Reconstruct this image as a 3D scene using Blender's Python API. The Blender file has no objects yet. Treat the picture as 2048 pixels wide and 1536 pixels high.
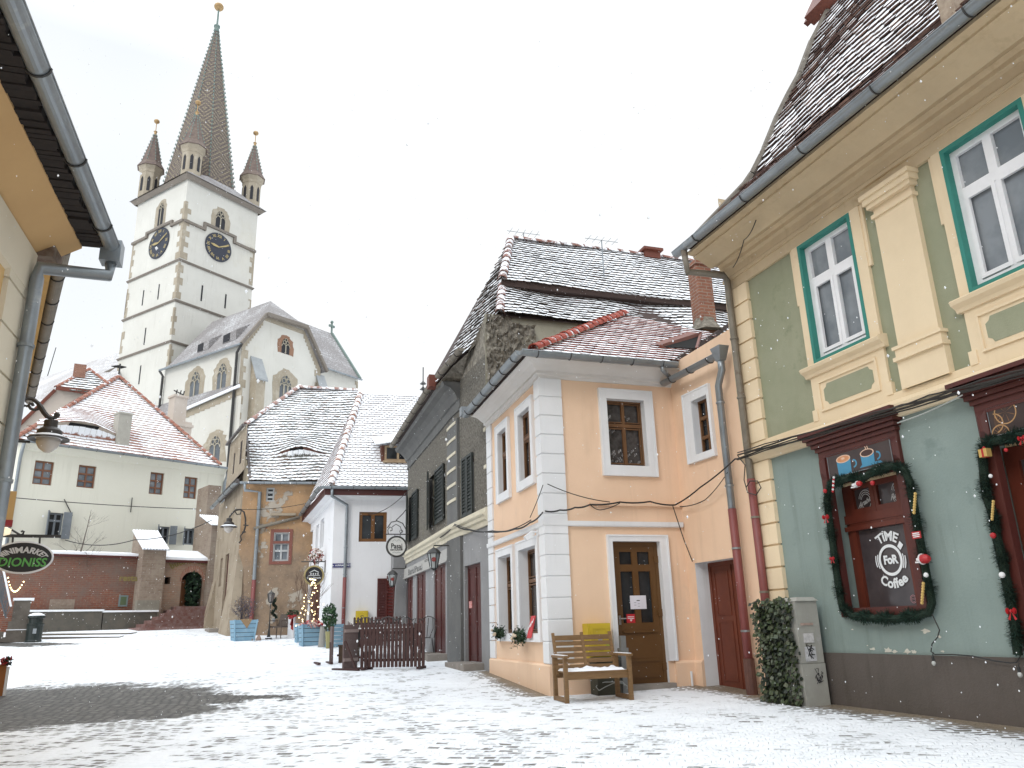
import bpy, math, random
from mathutils import Vector as V
R = math.radians
S = bpy.context.scene
C = S.collection
rnd = random.Random(7)

# ---------------------------------------------------------------- camera
PITCH, ROLL, FPX = R(17.16), R(1.697), 1577.6
ZC = 1.5
fw = V((0, math.cos(PITCH), math.sin(PITCH))); r0 = V((1, 0, 0)); d0 = fw.cross(r0)
rt = r0*math.cos(ROLL) + d0*math.sin(ROLL)
dn = -r0*math.sin(ROLL) + d0*math.cos(ROLL)
cam_data = bpy.data.cameras.new('camera')
cam = bpy.data.objects.new('camera', cam_data); C.objects.link(cam); S.camera = cam
cam_data.sensor_width = 36; cam_data.lens = FPX/2048*36
cam_data.clip_start = .05; cam_data.clip_end = 3000
from mathutils import Matrix
cam.matrix_world = Matrix(((rt.x, -dn.x, -fw.x, 0), (rt.y, -dn.y, -fw.y, 0), (rt.z, -dn.z, -fw.z, ZC), (0, 0, 0, 1)))
CO = V((0, 0, ZC))

# ---------------------------------------------------------------- world, sun, exposure
SUN_EL, SUN_AZ = R(32), R(215)          # azimuth measured clockwise from +y
w = bpy.data.worlds.new('World'); S.world = w; w.use_nodes = True
nt = w.node_tree; nt.nodes.clear()
sky = nt.nodes.new('ShaderNodeTexSky'); sky.sky_type = 'NISHITA'; sky.sun_disc = False
sky.sun_elevation = SUN_EL; sky.sun_rotation = SUN_AZ; sky.air_density = 1; sky.dust_density = 3
tc = nt.nodes.new('ShaderNodeTexCoord')
nz = nt.nodes.new('ShaderNodeTexNoise'); nz.inputs['Scale'].default_value = 1.0; nz.inputs['Detail'].default_value = 3
rp = nt.nodes.new('ShaderNodeValToRGB')
rp.color_ramp.elements[0].position = .4; rp.color_ramp.elements[0].color = (8.4, 9.2, 9.9, 1)
rp.color_ramp.elements[1].position = .6; rp.color_ramp.elements[1].color = (11.2, 11.4, 11.5, 1)
mx = nt.nodes.new('ShaderNodeMixRGB'); mx.inputs[0].default_value = .93
bg = nt.nodes.new('ShaderNodeBackground'); bg.inputs['Strength'].default_value = .1
ow = nt.nodes.new('ShaderNodeOutputWorld')
L = nt.links.new
L(tc.outputs['Generated'], nz.inputs['Vector']); L(nz.outputs['Fac'], rp.inputs[0])
sz = nt.nodes.new('ShaderNodeSeparateXYZ'); zr_ = nt.nodes.new('ShaderNodeMapRange'); vm = nt.nodes.new('ShaderNodeVectorMath'); vm.operation = 'SCALE'   # overcast sky: brighter overhead
zr_.inputs[1].default_value = .6; zr_.inputs[2].default_value = 1; zr_.inputs[3].default_value = .86; zr_.inputs[4].default_value = 3.1
L(tc.outputs['Generated'], sz.inputs[0]); L(sz.outputs[2], zr_.inputs[0]); L(rp.outputs[0], vm.inputs[0]); L(zr_.outputs[0], vm.inputs['Scale'])
L(sky.outputs[0], mx.inputs[1]); L(vm.outputs[0], mx.inputs[2]); L(mx.outputs[0], bg.inputs[0]); L(bg.outputs[0], ow.inputs[0])
sl = bpy.data.lights.new('sun', 'SUN'); sl.energy = .9; sl.angle = R(18); sl.color = (1, .97, .92)
so = bpy.data.objects.new('sun', sl); C.objects.link(so)
sd = V((math.sin(SUN_AZ)*math.cos(SUN_EL), math.cos(SUN_AZ)*math.cos(SUN_EL), math.sin(SUN_EL)))
so.rotation_euler = sd.to_track_quat('Z', 'Y').to_euler()
S.view_settings.view_transform = 'Standard'; S.view_settings.look = 'None'
S.view_settings.exposure = .2; S.view_settings.gamma = 1

# ---------------------------------------------------------------- measuring helpers
def ray(x, y): return rt*((x-1024)/FPX) + dn*((y-768)/FPX) + fw
def H(t): return V((math.sin(R(t)), math.cos(R(t)), 0))
def f_ground(y):
    k = [(-20, .3), (4, .36), (13.5, .44), (17.5, .66), (20, .74), (24, .97), (27.5, 1.2), (31, 1.36), (33.4, 1.44), (39.6, 1.78), (43, 2.1), (60, 2.7), (120, 5), (400, 5)]
    for (a, b), (c, d) in zip(k, k[1:]):
        if y <= c: return b + (d-b)*max(0, (y-a))/(c-a)
    return 5
def gz(x, y):
    z = f_ground(y)
    if x < -9: z += .028*(-9-x)*min(1, max(0, (y-20)/14))
    return z
def on_ground(px, py, far=90):
    r = ray(px, py); r = r/math.hypot(r.x, r.y); t = 3
    while t < far:
        p = CO + r*t
        if p.z <= gz(p.x, p.y): return p
        t += .03
    return CO + r*far
def at_dist(px, py, d): r = ray(px, py); return CO + r*(d/math.hypot(r.x, r.y))
class Fac:
    """a vertical facade plane: u along it, z up, o outwards towards the street"""
    def __init__(s, p, head):
        s.p = V((p[0], p[1], 0)); s.d = H(head); n = V((s.d.y, -s.d.x, 0))
        s.n = n if n.dot(-s.p) > 0 else -n
    def uz(s, px, py, o=0):
        r = ray(px, py); q = s.p + s.n*o; t = q.dot(s.n)/r.dot(s.n); p = CO + r*t
        return (p-q).dot(s.d), p.z
    def P(s, u, z, o=0): return s.p + s.d*u + s.n*o + V((0, 0, z))
    def rect(s, tl, tr, br, bl, o=0):
        a, b, c, d = [s.uz(*q, o) for q in (tl, tr, br, bl)]
        us = sorted([(a[0]+d[0])/2, (b[0]+c[0])/2]); zs = sorted([(a[1]+b[1])/2, (c[1]+d[1])/2])
        return us[0], us[1], zs[0], zs[1]
    def off(s, k): return FacO(s, k)
class FacO(Fac):
    def __init__(s, f, k): s.p = f.p + f.n*k; s.d = f.d; s.n = f.n
def shrink(r, a, b=None): b = a if b is None else b; return r[0]+a, r[1]-a, r[2]+b, r[3]-b
class Slope:
    """a sloped roof plane: eave line through p (with z) along heading, rising away in direction back"""
    def __init__(s, p, head, pitch):
        s.p = V(p); s.d = H(head); n = V((s.d.y, -s.d.x, 0)); n = n if n.dot(-V((p[0], p[1], 0))) > 0 else -n
        s.back = -n; s.up = s.back*math.cos(R(pitch)) + V((0, 0, math.sin(R(pitch))))
        s.n = n*math.sin(R(pitch)) + V((0, 0, math.cos(R(pitch))))
    def hit(s, px, py): r = ray(px, py); t = (s.p-CO).dot(s.n)/r.dot(s.n); return CO + r*t
    def st(s, q): return (q-s.p).dot(s.d), (q-s.p).dot(s.up)
    def Q(s, a, t, h=0): return s.p + s.d*a + s.up*t + s.n*h

# ---------------------------------------------------------------- materials
MATS = {}
def nodes(name):
    m = bpy.data.materials.new(name); m.use_nodes = True; t = m.node_tree; t.nodes.clear()
    o = t.nodes.new('ShaderNodeOutputMaterial'); b = t.nodes.new('ShaderNodeBsdfPrincipled'); t.links.new(b.outputs[0], o.inputs[0])
    return m, t, b
def N(t, typ, **k):
    n = t.nodes.new('ShaderNode'+typ)
    for a, v in k.items():
        if a.startswith('i_'): n.inputs[a[2:].replace('_', ' ')].default_value = v
        elif a.startswith('n_'): n.inputs[int(a[2:])].default_value = v
        else: setattr(n, a, v)
    return n
def c4(c): return (c[0], c[1], c[2], 1)
def noise(t, vec, scale, detail=4, rough=.6):
    n = N(t, 'TexNoise', i_Scale=scale, i_Detail=detail, i_Roughness=rough); t.links.new(vec, n.inputs['Vector']); return n.outputs['Fac']
def ramp(t, fac, lo, hi, a=0, b=1):
    m = N(t, 'MapRange', n_1=lo, n_2=hi, n_3=a, n_4=b); m.clamp = True; t.links.new(fac, m.inputs[0]); return m.outputs[0]
def mixc(t, fac, a, b):
    m = N(t, 'MixRGB')
    for i, v in ((0, fac), (1, a), (2, b)):
        if isinstance(v, (tuple, list)): m.inputs[i].default_value = c4(v)
        elif isinstance(v, (int, float)): m.inputs[i].default_value = v
        else: t.links.new(v, m.inputs[i])
    return m.outputs[0]
def mth(t, op, a, b=0):
    m = N(t, 'Math', operation=op)
    for i, v in ((0, a), (1, b)):
        if isinstance(v, (int, float)): m.inputs[i].default_value = v
        else: t.links.new(v, m.inputs[i])
    return m.outputs[0]
def bump(t, b, h, dist=.01, strength=1):
    n = N(t, 'Bump', i_Distance=dist, i_Strength=strength); t.links.new(h, n.inputs['Height']); t.links.new(n.outputs[0], b.inputs['Normal'])
def pos(t): return N(t, 'NewGeometry').outputs['Position']
def mat(name, col, rough=.75, var=None, vs=2.5, va=.6, grain=0, gs=60, metal=0, dirt=None, ds=.8, dl=.58, emit=None, spec=.5, alpha=1, bd=.01, stretch=None, streak=0):
    if name in MATS: return MATS[name]
    m, t, b = nodes(name); P = pos(t)
    if stretch:
        mp = N(t, 'Mapping'); mp.inputs['Scale'].default_value = stretch; t.links.new(P, mp.inputs[0]); P = mp.outputs[0]
    c = col
    if var is None: var = tuple(x*.8 for x in col)
    c = mixc(t, ramp(t, noise(t, P, vs, 6, .65), .35, .7, 0, va), col, var)
    if dirt: c = mixc(t, ramp(t, noise(t, P, ds, 8, .7), dl, dl+.1, 0, .85), c, dirt)
    if streak:
        mp = N(t, 'Mapping'); mp.inputs['Scale'].default_value = (2.4, 2.4, .16); t.links.new(P, mp.inputs[0])
        sk = mth(t, 'MULTIPLY', ramp(t, noise(t, mp.outputs[0], 2.2, 6, .7), .52, .70), ramp(t, noise(t, P, .55, 3), .42, .62))
        c = mixc(t, mth(t, 'MULTIPLY', sk, streak), c, tuple(x*y for x, y in zip(col, (.62, .60, .56)))); c = mixc(t, ramp(t, noise(t, P, .35, 3), .4, .65, 0, .22), c, tuple(min(.9, x*1.22) for x in col))
    t.links.new(c, b.inputs['Base Color'])
    b.inputs['Roughness'].default_value = rough; b.inputs['Metallic'].default_value = metal
    b.inputs['Specular IOR Level'].default_value = spec
    if grain: bump(t, b, noise(t, P, gs, 5, .7), bd, grain)
    if emit: b.inputs['Emission Color'].default_value = c4(emit); b.inputs['Emission Strength'].default_value = emit[3]
    MATS[name] = m; return m
SNOW = (.86, .88, .91)
def roofmat(name, cols, cover=.5, vgain=.5, ns=2.2, rough=.85, fine=30):
    """individual tiles: uv.x = random per tile, uv.y = 0 lower edge .. 1 top; negative = tile edge (never snowed)"""
    if name in MATS: return MATS[name]
    m, t, b = nodes(name); P = pos(t); uv = N(t, 'UVMap').outputs[0]
    s = N(t, 'SeparateXYZ'); t.links.new(uv, s.inputs[0])
    cr = N(t, 'ValToRGB'); cr.color_ramp.interpolation = 'LINEAR'
    els = cr.color_ramp.elements
    while len(els) < len(cols): els.new(.5)
    for i, c in enumerate(cols): els[i].position = i/(len(cols)-1); els[i].color = c4(c)
    t.links.new(s.outputs[0], cr.inputs[0])
    tile = mixc(t, ramp(t, noise(t, P, 14, 5), .35, .75, 0, .5), cr.outputs[0], tuple(x*.55 for x in cols[0]))
    n1 = noise(t, P, ns, 5, .6); n2 = noise(t, P, fine, 3, .6)
    a = mth(t, 'ADD', mth(t, 'MULTIPLY', n1, .9), mth(t, 'MULTIPLY', n2, .55))
    a = mth(t, 'ADD', a, mth(t, 'MULTIPLY', s.outputs[1], vgain))
    th = .725 + .5*vgain + (.5-cover)*.9
    k = ramp(t, a, th-.05, th+.05)
    k = mth(t, 'MULTIPLY', k, mth(t, 'GREATER_THAN', s.outputs[1], -.01))
    t.links.new(mixc(t, k, tile, SNOW), b.inputs['Base Color']); b.inputs['Roughness'].default_value = rough
    bump(t, b, k, .008, .6)
    MATS[name] = m; return m
def stonesnow(name, col, var, cover=.5, scale=3, row=None):
    """slate or sheet roof dusted with snow, rows as fine lines along uv.y"""
    if name in MATS: return MATS[name]
    m, t, b = nodes(name); P = pos(t); uv = N(t, 'UVMap').outputs[0]
    c = mixc(t, ramp(t, noise(t, P, 6, 5), .35, .7), col, var)
    br = N(t, 'TexBrick', offset=.5, i_Scale=1, i_Mortar_Size=.035, i_Brick_Width=row or .5, i_Row_Height=(row or .5)*.8, i_Mortar_Smooth=.4)
    t.links.new(uv, br.inputs[0])
    a = mth(t, 'ADD', mth(t, 'MULTIPLY', noise(t, P, scale*.4, 4, .6), .35), mth(t, 'MULTIPLY', noise(t, P, 7, 6, .8), .65)); a = mth(t, 'ADD', a, mth(t, 'MULTIPLY', br.outputs['Fac'], -.12))
    k = ramp(t, a, .64-cover*.4, .80-cover*.4, .12, .78)
    t.links.new(mixc(t, k, c, SNOW), b.inputs['Base Color']); b.inputs['Roughness'].default_value = .8
    bump(t, b, br.outputs['Fac'], .02, -.6)
    MATS[name] = m; return m
def brickmat(name, cols, mortar, w=.24, h=.075, blotch=None, ms=.012, bs=.7):
    if name in MATS: return MATS[name]
    m, t, b = nodes(name); P = pos(t); uv = N(t, 'UVMap').outputs[0]
    dv = N(t, 'Mapping'); t.links.new(uv, dv.inputs[0])
    br = N(t, 'TexBrick', offset=.5, i_Scale=1, i_Mortar_Size=ms, i_Brick_Width=w, i_Row_Height=h, i_Bias=-.1, i_Mortar_Smooth=.3)
    br.inputs['Color1'].default_value = c4(cols[0]); br.inputs['Color2'].default_value = c4(cols[1]); br.inputs['Mortar'].default_value = c4(mortar)
    t.links.new(dv.outputs[0], br.inputs[0])
    c = mixc(t, ramp(t, noise(t, P, 9, 6), .4, .7, 0, .6), br.outputs[0], cols[2])
    if blotch: c = mixc(t, ramp(t, noise(t, P, bs, 8, .75), .44, .62, 0, .85), c, blotch)
    t.links.new(c, b.inputs['Base Color']); b.inputs['Roughness'].default_value = .9
    bump(t, b, br.outputs['Fac'], .015, -.8)
    MATS[name] = m; return m
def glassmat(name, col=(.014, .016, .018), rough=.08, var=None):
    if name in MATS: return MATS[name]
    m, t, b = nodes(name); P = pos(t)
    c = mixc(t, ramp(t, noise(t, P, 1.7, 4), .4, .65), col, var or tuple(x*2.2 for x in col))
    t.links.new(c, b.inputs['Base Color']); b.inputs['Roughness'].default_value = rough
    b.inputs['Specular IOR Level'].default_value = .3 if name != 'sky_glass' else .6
    MATS[name] = m; return m

# ---------------------------------------------------------------- mesh builder
class MB:
    def __init__(s): s.v = []; s.f = []; s.uv = []; s.mi = []
    def face(s, pts, mi=0, uv=None):
        i = len(s.v); s.v += [V(p) for p in pts]; s.f.append(tuple(range(i, i+len(pts)))); s.uv.append(uv); s.mi.append(mi); return s
    def mesh(s, vs, fs, mi=0):
        i = len(s.v); s.v += [V(p) for p in vs]
        for f in fs: s.f.append(tuple(i+k for k in f)); s.uv.append(None); s.mi.append(mi)
        return s
    def hexa(s, b, t, mi=0):
        """box from bottom ring b and top ring t (4 points each)"""
        return s.mesh(list(b)+list(t), [(0, 3, 2, 1), (4, 5, 6, 7), (0, 1, 5, 4), (1, 2, 6, 5), (2, 3, 7, 6), (3, 0, 4, 7)], mi)
    def box(s, c, e, ax=None, mi=0):
        """centre c, half extents e, optional axes triple"""
        ax = ax or (V((1, 0, 0)), V((0, 1, 0)), V((0, 0, 1))); c = V(c); a, b, d = ax[0]*e[0], ax[1]*e[1], ax[2]*e[2]
        return s.hexa([c-a-b-d, c+a-b-d, c+a+b-d, c-a+b-d], [c-a-b+d, c+a-b+d, c+a+b+d, c-a+b+d], mi)
    def fbox(s, f, u0, u1, z0, z1, o0, o1, mi=0):
        """box on a facade"""
        return s.hexa([f.P(u0, z0, o0), f.P(u1, z0, o0), f.P(u1, z0, o1), f.P(u0, z0, o1)], [f.P(u0, z1, o0), f.P(u1, z1, o0), f.P(u1, z1, o1), f.P(u0, z1, o1)], mi)
    def fframe(s, f, r, w, o0, o1, mi=0, wb=None):
        u0, u1, z0, z1 = r; wb = w if wb is None else wb
        s.fbox(f, u0, u0+w, z0, z1, o0, o1, mi); s.fbox(f, u1-w, u1, z0, z1, o0, o1, mi)
        s.fbox(f, u0+w, u1-w, z1-w, z1, o0, o1, mi)
        if wb: s.fbox(f, u0+w, u1-w, z0, z0+wb, o0, o1, mi)
        return s
    def bar(s, a, b, w, h=None, up=None, mi=0):
        a = V(a); b = V(b); h = h or w; d = (b-a).normalized(); up = V(up) if up else (V((0, 0, 1)) if abs(d.z) < .95 else V((1, 0, 0)))
        x = d.cross(up).normalized()*w/2; y = x.cross(d).normalized()*h/2
        return s.hexa([a-x-y, a+x-y, a+x+y, a-x+y], [b-x-y, b+x-y, b+x+y, b-x+y], mi)
    def tube(s, pts, r, n=6, mi=0, cap=True, a0=0, a1=2*math.pi, ref=None):
        pts = [V(p) for p in pts]; rr = r if isinstance(r, (list, tuple)) else [r]*len(pts); rings = []; m = n if a1-a0 > 6.28 else n+1
        pn = None
        for i, p in enumerate(pts):
            d = (pts[min(i+1, len(pts)-1)] - pts[max(i-1, 0)]).normalized()
            if ref is not None: u = V(ref)
            elif pn is not None: u = pn
            else: u = V((0, 0, 1)) if abs(d.z) < .9 else V((1, 0, 0))
            y = (u - d*u.dot(d)); y = y.normalized() if y.length > 1e-5 else d.orthogonal().normalized(); x = d.cross(y); pn = y
            rings.append([p + x*math.cos(a0+(a1-a0)*k/n)*rr[i] + y*math.sin(a0+(a1-a0)*k/n)*rr[i] for k in range(m)])
        vs = [q for g in rings for q in g]; fs = []
        for i in range(len(pts)-1):
            for k in range(n):
                a, b = i*m+k, i*m+(k+1) % m
                if m > n and k == n: continue
                fs.append((a, b, b+m, a+m))
        if cap and m == n: fs += [tuple(range(n))[::-1], tuple(range((len(pts)-1)*m, len(pts)*m))]
        return s.mesh(vs, fs, mi)
    def lathe(s, base, prof, n=12, mi=0, ax=None):
        base = V(base); ax = ax or (V((1, 0, 0)), V((0, 1, 0)), V((0, 0, 1))); vs = []; fs = []
        for r, z in prof:
            for k in range(n): a = 2*math.pi*k/n; vs.append(base + ax[0]*r*math.cos(a) + ax[1]*r*math.sin(a) + ax[2]*z)
        for i in range(len(prof)-1):
            for k in range(n): fs.append((i*n+k, i*n+(k+1) % n, (i+1)*n+(k+1) % n, (i+1)*n+k))
        fs += [tuple(range(n))[::-1], tuple(range((len(prof)-1)*n, len(prof)*n))]
        return s.mesh(vs, fs, mi)
    def prism(s, pts, vec, mi=0):
        n = len(pts); pts = [V(p) for p in pts]; q = [p+V(vec) for p in pts]
        return s.mesh(pts+q, [tuple(range(n))[::-1], tuple(range(n, 2*n))]+[(i, (i+1) % n, n+(i+1) % n, n+i) for i in range(n)], mi)
    def ball(s, c, r, n=8, mi=0, sq=1):
        return s.lathe(c, [(max(.001, r*math.sin(math.pi*i/(n//2+1))), -r*sq*math.cos(math.pi*i/(n//2+1))) for i in range(n//2+2)], n, mi)
    def build(s, name, mats, parent=None, root=None, smooth=False):
        me = bpy.data.meshes.new(name)
        org = V((0, 0, 0)); q = parent
        while q is not None: org = org + q.location; q = q.parent
        me.from_pydata([tuple(v-org) for v in s.v], [], s.f)
        uvl = me.uv_layers.new(name='UVMap'); li = 0; data = [0.0]*(2*len(me.loops))
        for f, uv in zip(s.f, s.uv):
            if uv is None:
                a = s.v[f[0]]; nrm = V((0, 0, 0))
                for k in range(1, len(f)-1): nrm += (s.v[f[k]]-a).cross(s.v[f[k+1]]-a)
                if nrm.length > 0: nrm.normalize()
                ux = V((0, 0, 1)).cross(nrm)
                ux = ux.normalized() if ux.length > .05 else V((1, 0, 0))
                vx = nrm.cross(ux)
                if vx.z < -.01: vx = -vx
                for k in f:
                    data[li] = s.v[k].dot(ux); data[li+1] = s.v[k].dot(vx); li += 2
            else:
                for q2 in uv: data[li] = q2[0]; data[li+1] = q2[1]; li += 2
        uvl.data.foreach_set('uv', data)
        mats = mats if isinstance(mats, (list, tuple)) else [mats]
        for m in mats: me.materials.append(m)
        me.polygons.foreach_set('material_index', s.mi)
        if smooth: me.polygons.foreach_set('use_smooth', [True]*len(me.polygons))
        me.update()
        o = bpy.data.objects.new(name, me); C.objects.link(o)
        if parent: o.parent = parent
        return o

def tag(o, label, cat=None, group=None, kind=None):
    if label: o['label'] = label
    if cat: o['category'] = cat
    if group: o['group'] = group
    if kind: o['kind'] = kind
    return o
def thing(name, loc, label, cat, group=None):
    o = bpy.data.objects.new(name, None); o.empty_display_size = .2; C.objects.link(o); o.location = V(loc)
    return tag(o, label, cat, group)
def single(name, mb, m, loc, label, cat, group=None, smooth=False):
    """a thing that is one mesh, its origin at its base"""
    loc = V(loc); mb.v = [v-loc for v in mb.v]; o = mb.build(name, m, None, smooth=smooth); o.location = loc
    return tag(o, label, cat, group)
def struct(name, mb, m, smooth=False): o = mb.build(name, m, smooth=smooth); o['kind'] = 'structure'; return o

# ---------------------------------------------------------------- building helpers
def wall(mb, f, u0, u1, z0, z1, holes=(), o=0, mi=0, reveal=.2, rmi=None, slope=None):
    """facade sheet with rectangular holes and their reveals"""
    us = sorted({u0, u1, *[h[0] for h in holes], *[h[1] for h in holes]}); zs = sorted({z0, z1, *[h[2] for h in holes], *[h[3] for h in holes]})
    us = [x for x in us if u0 <= x <= u1]; zs = [x for x in zs if z0 <= x <= z1]
    for a, b in zip(us, us[1:]):
        for c, d in zip(zs, zs[1:]):
            um, zm = (a+b)/2, (c+d)/2
            if any(h[0] < um < h[1] and h[2] < zm < h[3] for h in holes): continue
            mb.face([f.P(a, c, o), f.P(b, c, o), f.P(b, d, o), f.P(a, d, o)], mi)
    rmi = mi if rmi is None else rmi
    for h in holes:
        a, b, c, d = max(h[0], u0), min(h[1], u1), max(h[2], z0), min(h[3], z1); q = o-reveal
        mb.face([f.P(a, c, o), f.P(a, d, o), f.P(a, d, q), f.P(a, c, q)], rmi); mb.face([f.P(b, c, o), f.P(b, d, o), f.P(b, d, q), f.P(b, c, q)], rmi)
        mb.face([f.P(a, d, o), f.P(b, d, o), f.P(b, d, q), f.P(a, d, q)], rmi); mb.face([f.P(a, c, o), f.P(b, c, o), f.P(b, c, q), f.P(a, c, q)], rmi)
    return mb
def window(par, f, r, o, fm, gm, cols=2, trans=(.62,), fw_=.06, bw=.045, dep=.05, name='window', extra=None, lab=None):
    """frame mesh with a pane under it"""
    u0, u1, z0, z1 = r; mb = MB(); mb.fframe(f, r, fw_, o-dep, o)
    h = z1-z0
    for k in range(1, cols): uc = u0+(u1-u0)*k/cols; mb.fbox(f, uc-bw/2-.01, uc+bw/2+.01, z0+fw_, z1-fw_, o-dep+.004, o+.003)
    for tt in trans:
        zc = z0+h*tt; mb.fbox(f, u0+fw_, u1-fw_, zc-bw/2-.015, zc+bw/2+.015, o-dep+.002, o+.012)
    if extra: extra(mb)
    w = mb.build(name, fm, par)
    if lab: w['label'] = lab
    p = MB(); p.fbox(f, u0+.01, u1-.01, z0+.01, z1-.01, o-dep-.012, o-dep+.012); p.build('pane', gm, w)
    return w
def inpoly(x, y, P):
    c = False; n = len(P)
    for i in range(n):
        (a, b), (d, e) = P[i], P[i-1]
        if (b > y) != (e > y) and x < (d-a)*(y-b)/(e-b)+a: c = not c
    return c
def tiles(mb, sl, poly, w=.18, e=.15, th=.022, seed=1, skip=None, jit=.006, shape='round', bend=None):
    """courses of single tiles over the polygon poly (list of 3D points in the roof plane)"""
    rr = random.Random(seed); Q = [sl.st(p) for p in poly]
    s0, s1 = min(q[0] for q in Q), max(q[0] for q in Q); t0, t1 = min(q[1] for q in Q), max(q[1] for q in Q)
    nr = int((t1-t0)/e)+1
    for i in range(nr):
        t = t0+i*e; off = (w/2 if i % 2 else 0)+rr.uniform(-.01, .01); k = 0; wave = rr.uniform(-.008, .008)
        while s0+off+k*w-w < s1:
            s = s0+off+k*w-w; k += 1
            if not inpoly(s+w/2, t+e*.5, Q): continue
            if skip and skip(s+w/2, t+e/2): continue
            dt = rr.uniform(-jit, jit)*1.5+wave; h = rr.uniform(0, jit*1.6); g = .004; r_ = rr.random(); T = t+dt
            if shape == 'round': pr = [(g, .32), (w*.16, .1), (w*.5, 0), (w*.84, .1), (w-g, .32)]
            else: pr = [(g, .04), (w*.5, 0), (w-g, .04)]
            hb = th+.012+h; ht = .004
            bd = bend or (lambda a, b: 0)
            def pt(a, fr, dh=0): tt = T+fr*e; return sl.Q(s+a, tt, (hb+(ht-hb)*max(0, fr)/1.25)+dh+bd(s+a, tt))
            low = [pt(a, fr) for a, fr in pr]; top = [pt(w-g, 1.25), pt(g, 1.25)]
            mb.face(low+top, 0, [(r_, fr) for a, fr in pr]+[(r_, 1), (r_, 1)])
            under = [pt(a, fr, -th) for a, fr in pr]
            for j in range(len(pr)-1): mb.face([low[j], low[j+1], under[j+1], under[j]], 0, [(r_, -1)]*4)
            mb.face([low[0], under[0], pt(g, 1.25, -th*.3), top[1]], 0, [(r_, -1)]*4); mb.face([low[-1], under[-1], pt(w-g, 1.25, -th*.3), top[0]], 0, [(r_, -1)]*4)
    return mb
def ridge(mb, a, b, r=.09, step=.33, seed=3, up=None):
    """overlapping half-round ridge tiles from a up to b; uv as roofmat wants"""
    rr = random.Random(seed); a = V(a); b = V(b); Ln = (b-a).length; d = (b-a)/Ln; up = V(up or (0, 0, 1)); y = (up-d*up.dot(d)).normalized(); x = d.cross(y); n = max(1, int(Ln/step))
    for i in range(n):
        p = a+d*(Ln*i/n); q = a+d*(Ln*(i+1.25)/n); k = 7; ra, rb = r*1.22*rr.uniform(.95, 1.06), r*.92; hr = rr.random(); lift = V((0, 0, rr.uniform(-.004, .006)))
        A = [p+lift+x*ra*math.cos(math.pi*j/(k-1))+y*ra*math.sin(math.pi*j/(k-1)) for j in range(k)]
        A2 = [p+lift+x*(ra-.02)*math.cos(math.pi*j/(k-1))+y*(ra-.02)*math.sin(math.pi*j/(k-1)) for j in range(k)]
        B = [q+lift+x*rb*math.cos(math.pi*j/(k-1))+y*rb*math.sin(math.pi*j/(k-1)) for j in range(k)]
        for j in range(k-1):
            mb.face([A[j], A[j+1], B[j+1], B[j]], 0, [(hr, .15), (hr, .15), (hr, .9), (hr, .9)])
            mb.face([A[j], A[j+1], A2[j+1], A2[j]], 0, [(hr, -1)]*4)
    return mb
def gutter(par, a, b, m, bm, r=.075, nbr=6, name='gutter', drop=.0, top=None):
    """half-round gutter with thin iron brackets as sub-parts"""
    a = V(a); b = V(b); g = MB(); g.tube([a, b], r, 10, 0, False, math.pi, 2*math.pi, ref=(0, 0, 1)); g.tube([a, b], r*.9, 10, 0, False, math.pi, 2*math.pi, ref=(0, 0, 1))
    d = (b-a).normalized(); x = V((d.y, -d.x, 0)).normalized()
    for sgn in (-1, 1): g.tube([a+x*sgn*r, b+x*sgn*r], .009, 5)
    for p in (a, b): g.mesh([p]+[p+x*r*math.cos(math.pi+math.pi*k/8)+V((0, 0, r*math.sin(math.pi+math.pi*k/8))) for k in range(9)], [(0, k, k+1) for k in range(1, 9)])
    o = g.build(name, m, par)
    for i in range(nbr):
        c = a+(b-a)*((i+.5)/nbr); k = MB(); k.tube([c+x*(r+.008)*math.cos(math.pi+math.pi*j/8)+V((0, 0, (r+.008)*math.sin(math.pi+math.pi*j/8))) for j in range(9)], .01, 4); k.build('gutter_bracket', bm, o)
    return o
def pipe(par, pts, r, m, name='downpipe', boot=None, bm=None, rings=None, rm=None):
    mb = MB(); mb.tube(pts, r, 10); o = mb.build(name, m, par, smooth=True)
    if boot: b = MB(); b.tube(boot, r*1.12, 10); b.build('pipe_boot', bm, o, smooth=True)
    for p, d in (rings or []):
        k = MB(); k.tube([V(p)-V(d).normalized()*.015, V(p)+V(d).normalized()*.015], r*1.22, 10); k.build('pipe_clamp', rm or m, o)
    return o
def cable(mb, pts, r=.012, sag=0, n=8):
    P = []
    for a, b in zip(pts, pts[1:]):
        a = V(a); b = V(b)
        for i in range(n): t = i/n; P.append(a+(b-a)*t+V((0, 0, -sag*4*t*(1-t))))
    P.append(V(pts[-1])); mb.tube(P, r, 4); return mb
def text(mb, s, fn, size=1, mi=0, bold=0, align='CENTER', shear=0, space=1):
    """flat lettering; fn maps (x, y) to a world point"""
    cu = bpy.data.curves.new('t', 'FONT'); cu.body = s; cu.size = size; cu.align_x = align; cu.align_y = 'CENTER'; cu.offset = bold; cu.shear = shear; cu.space_character = space; cu.resolution_u = 3
    o = bpy.data.objects.new('t', cu); C.objects.link(o); dg = bpy.context.evaluated_depsgraph_get(); dg.update(); me = bpy.data.meshes.new_from_object(o.evaluated_get(dg))
    mb.mesh([fn(v.co.x, v.co.y) for v in me.vertices], [tuple(p.vertices) for p in me.polygons], mi)
    bpy.data.objects.remove(o); bpy.data.curves.remove(cu); bpy.data.meshes.remove(me); return mb
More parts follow.
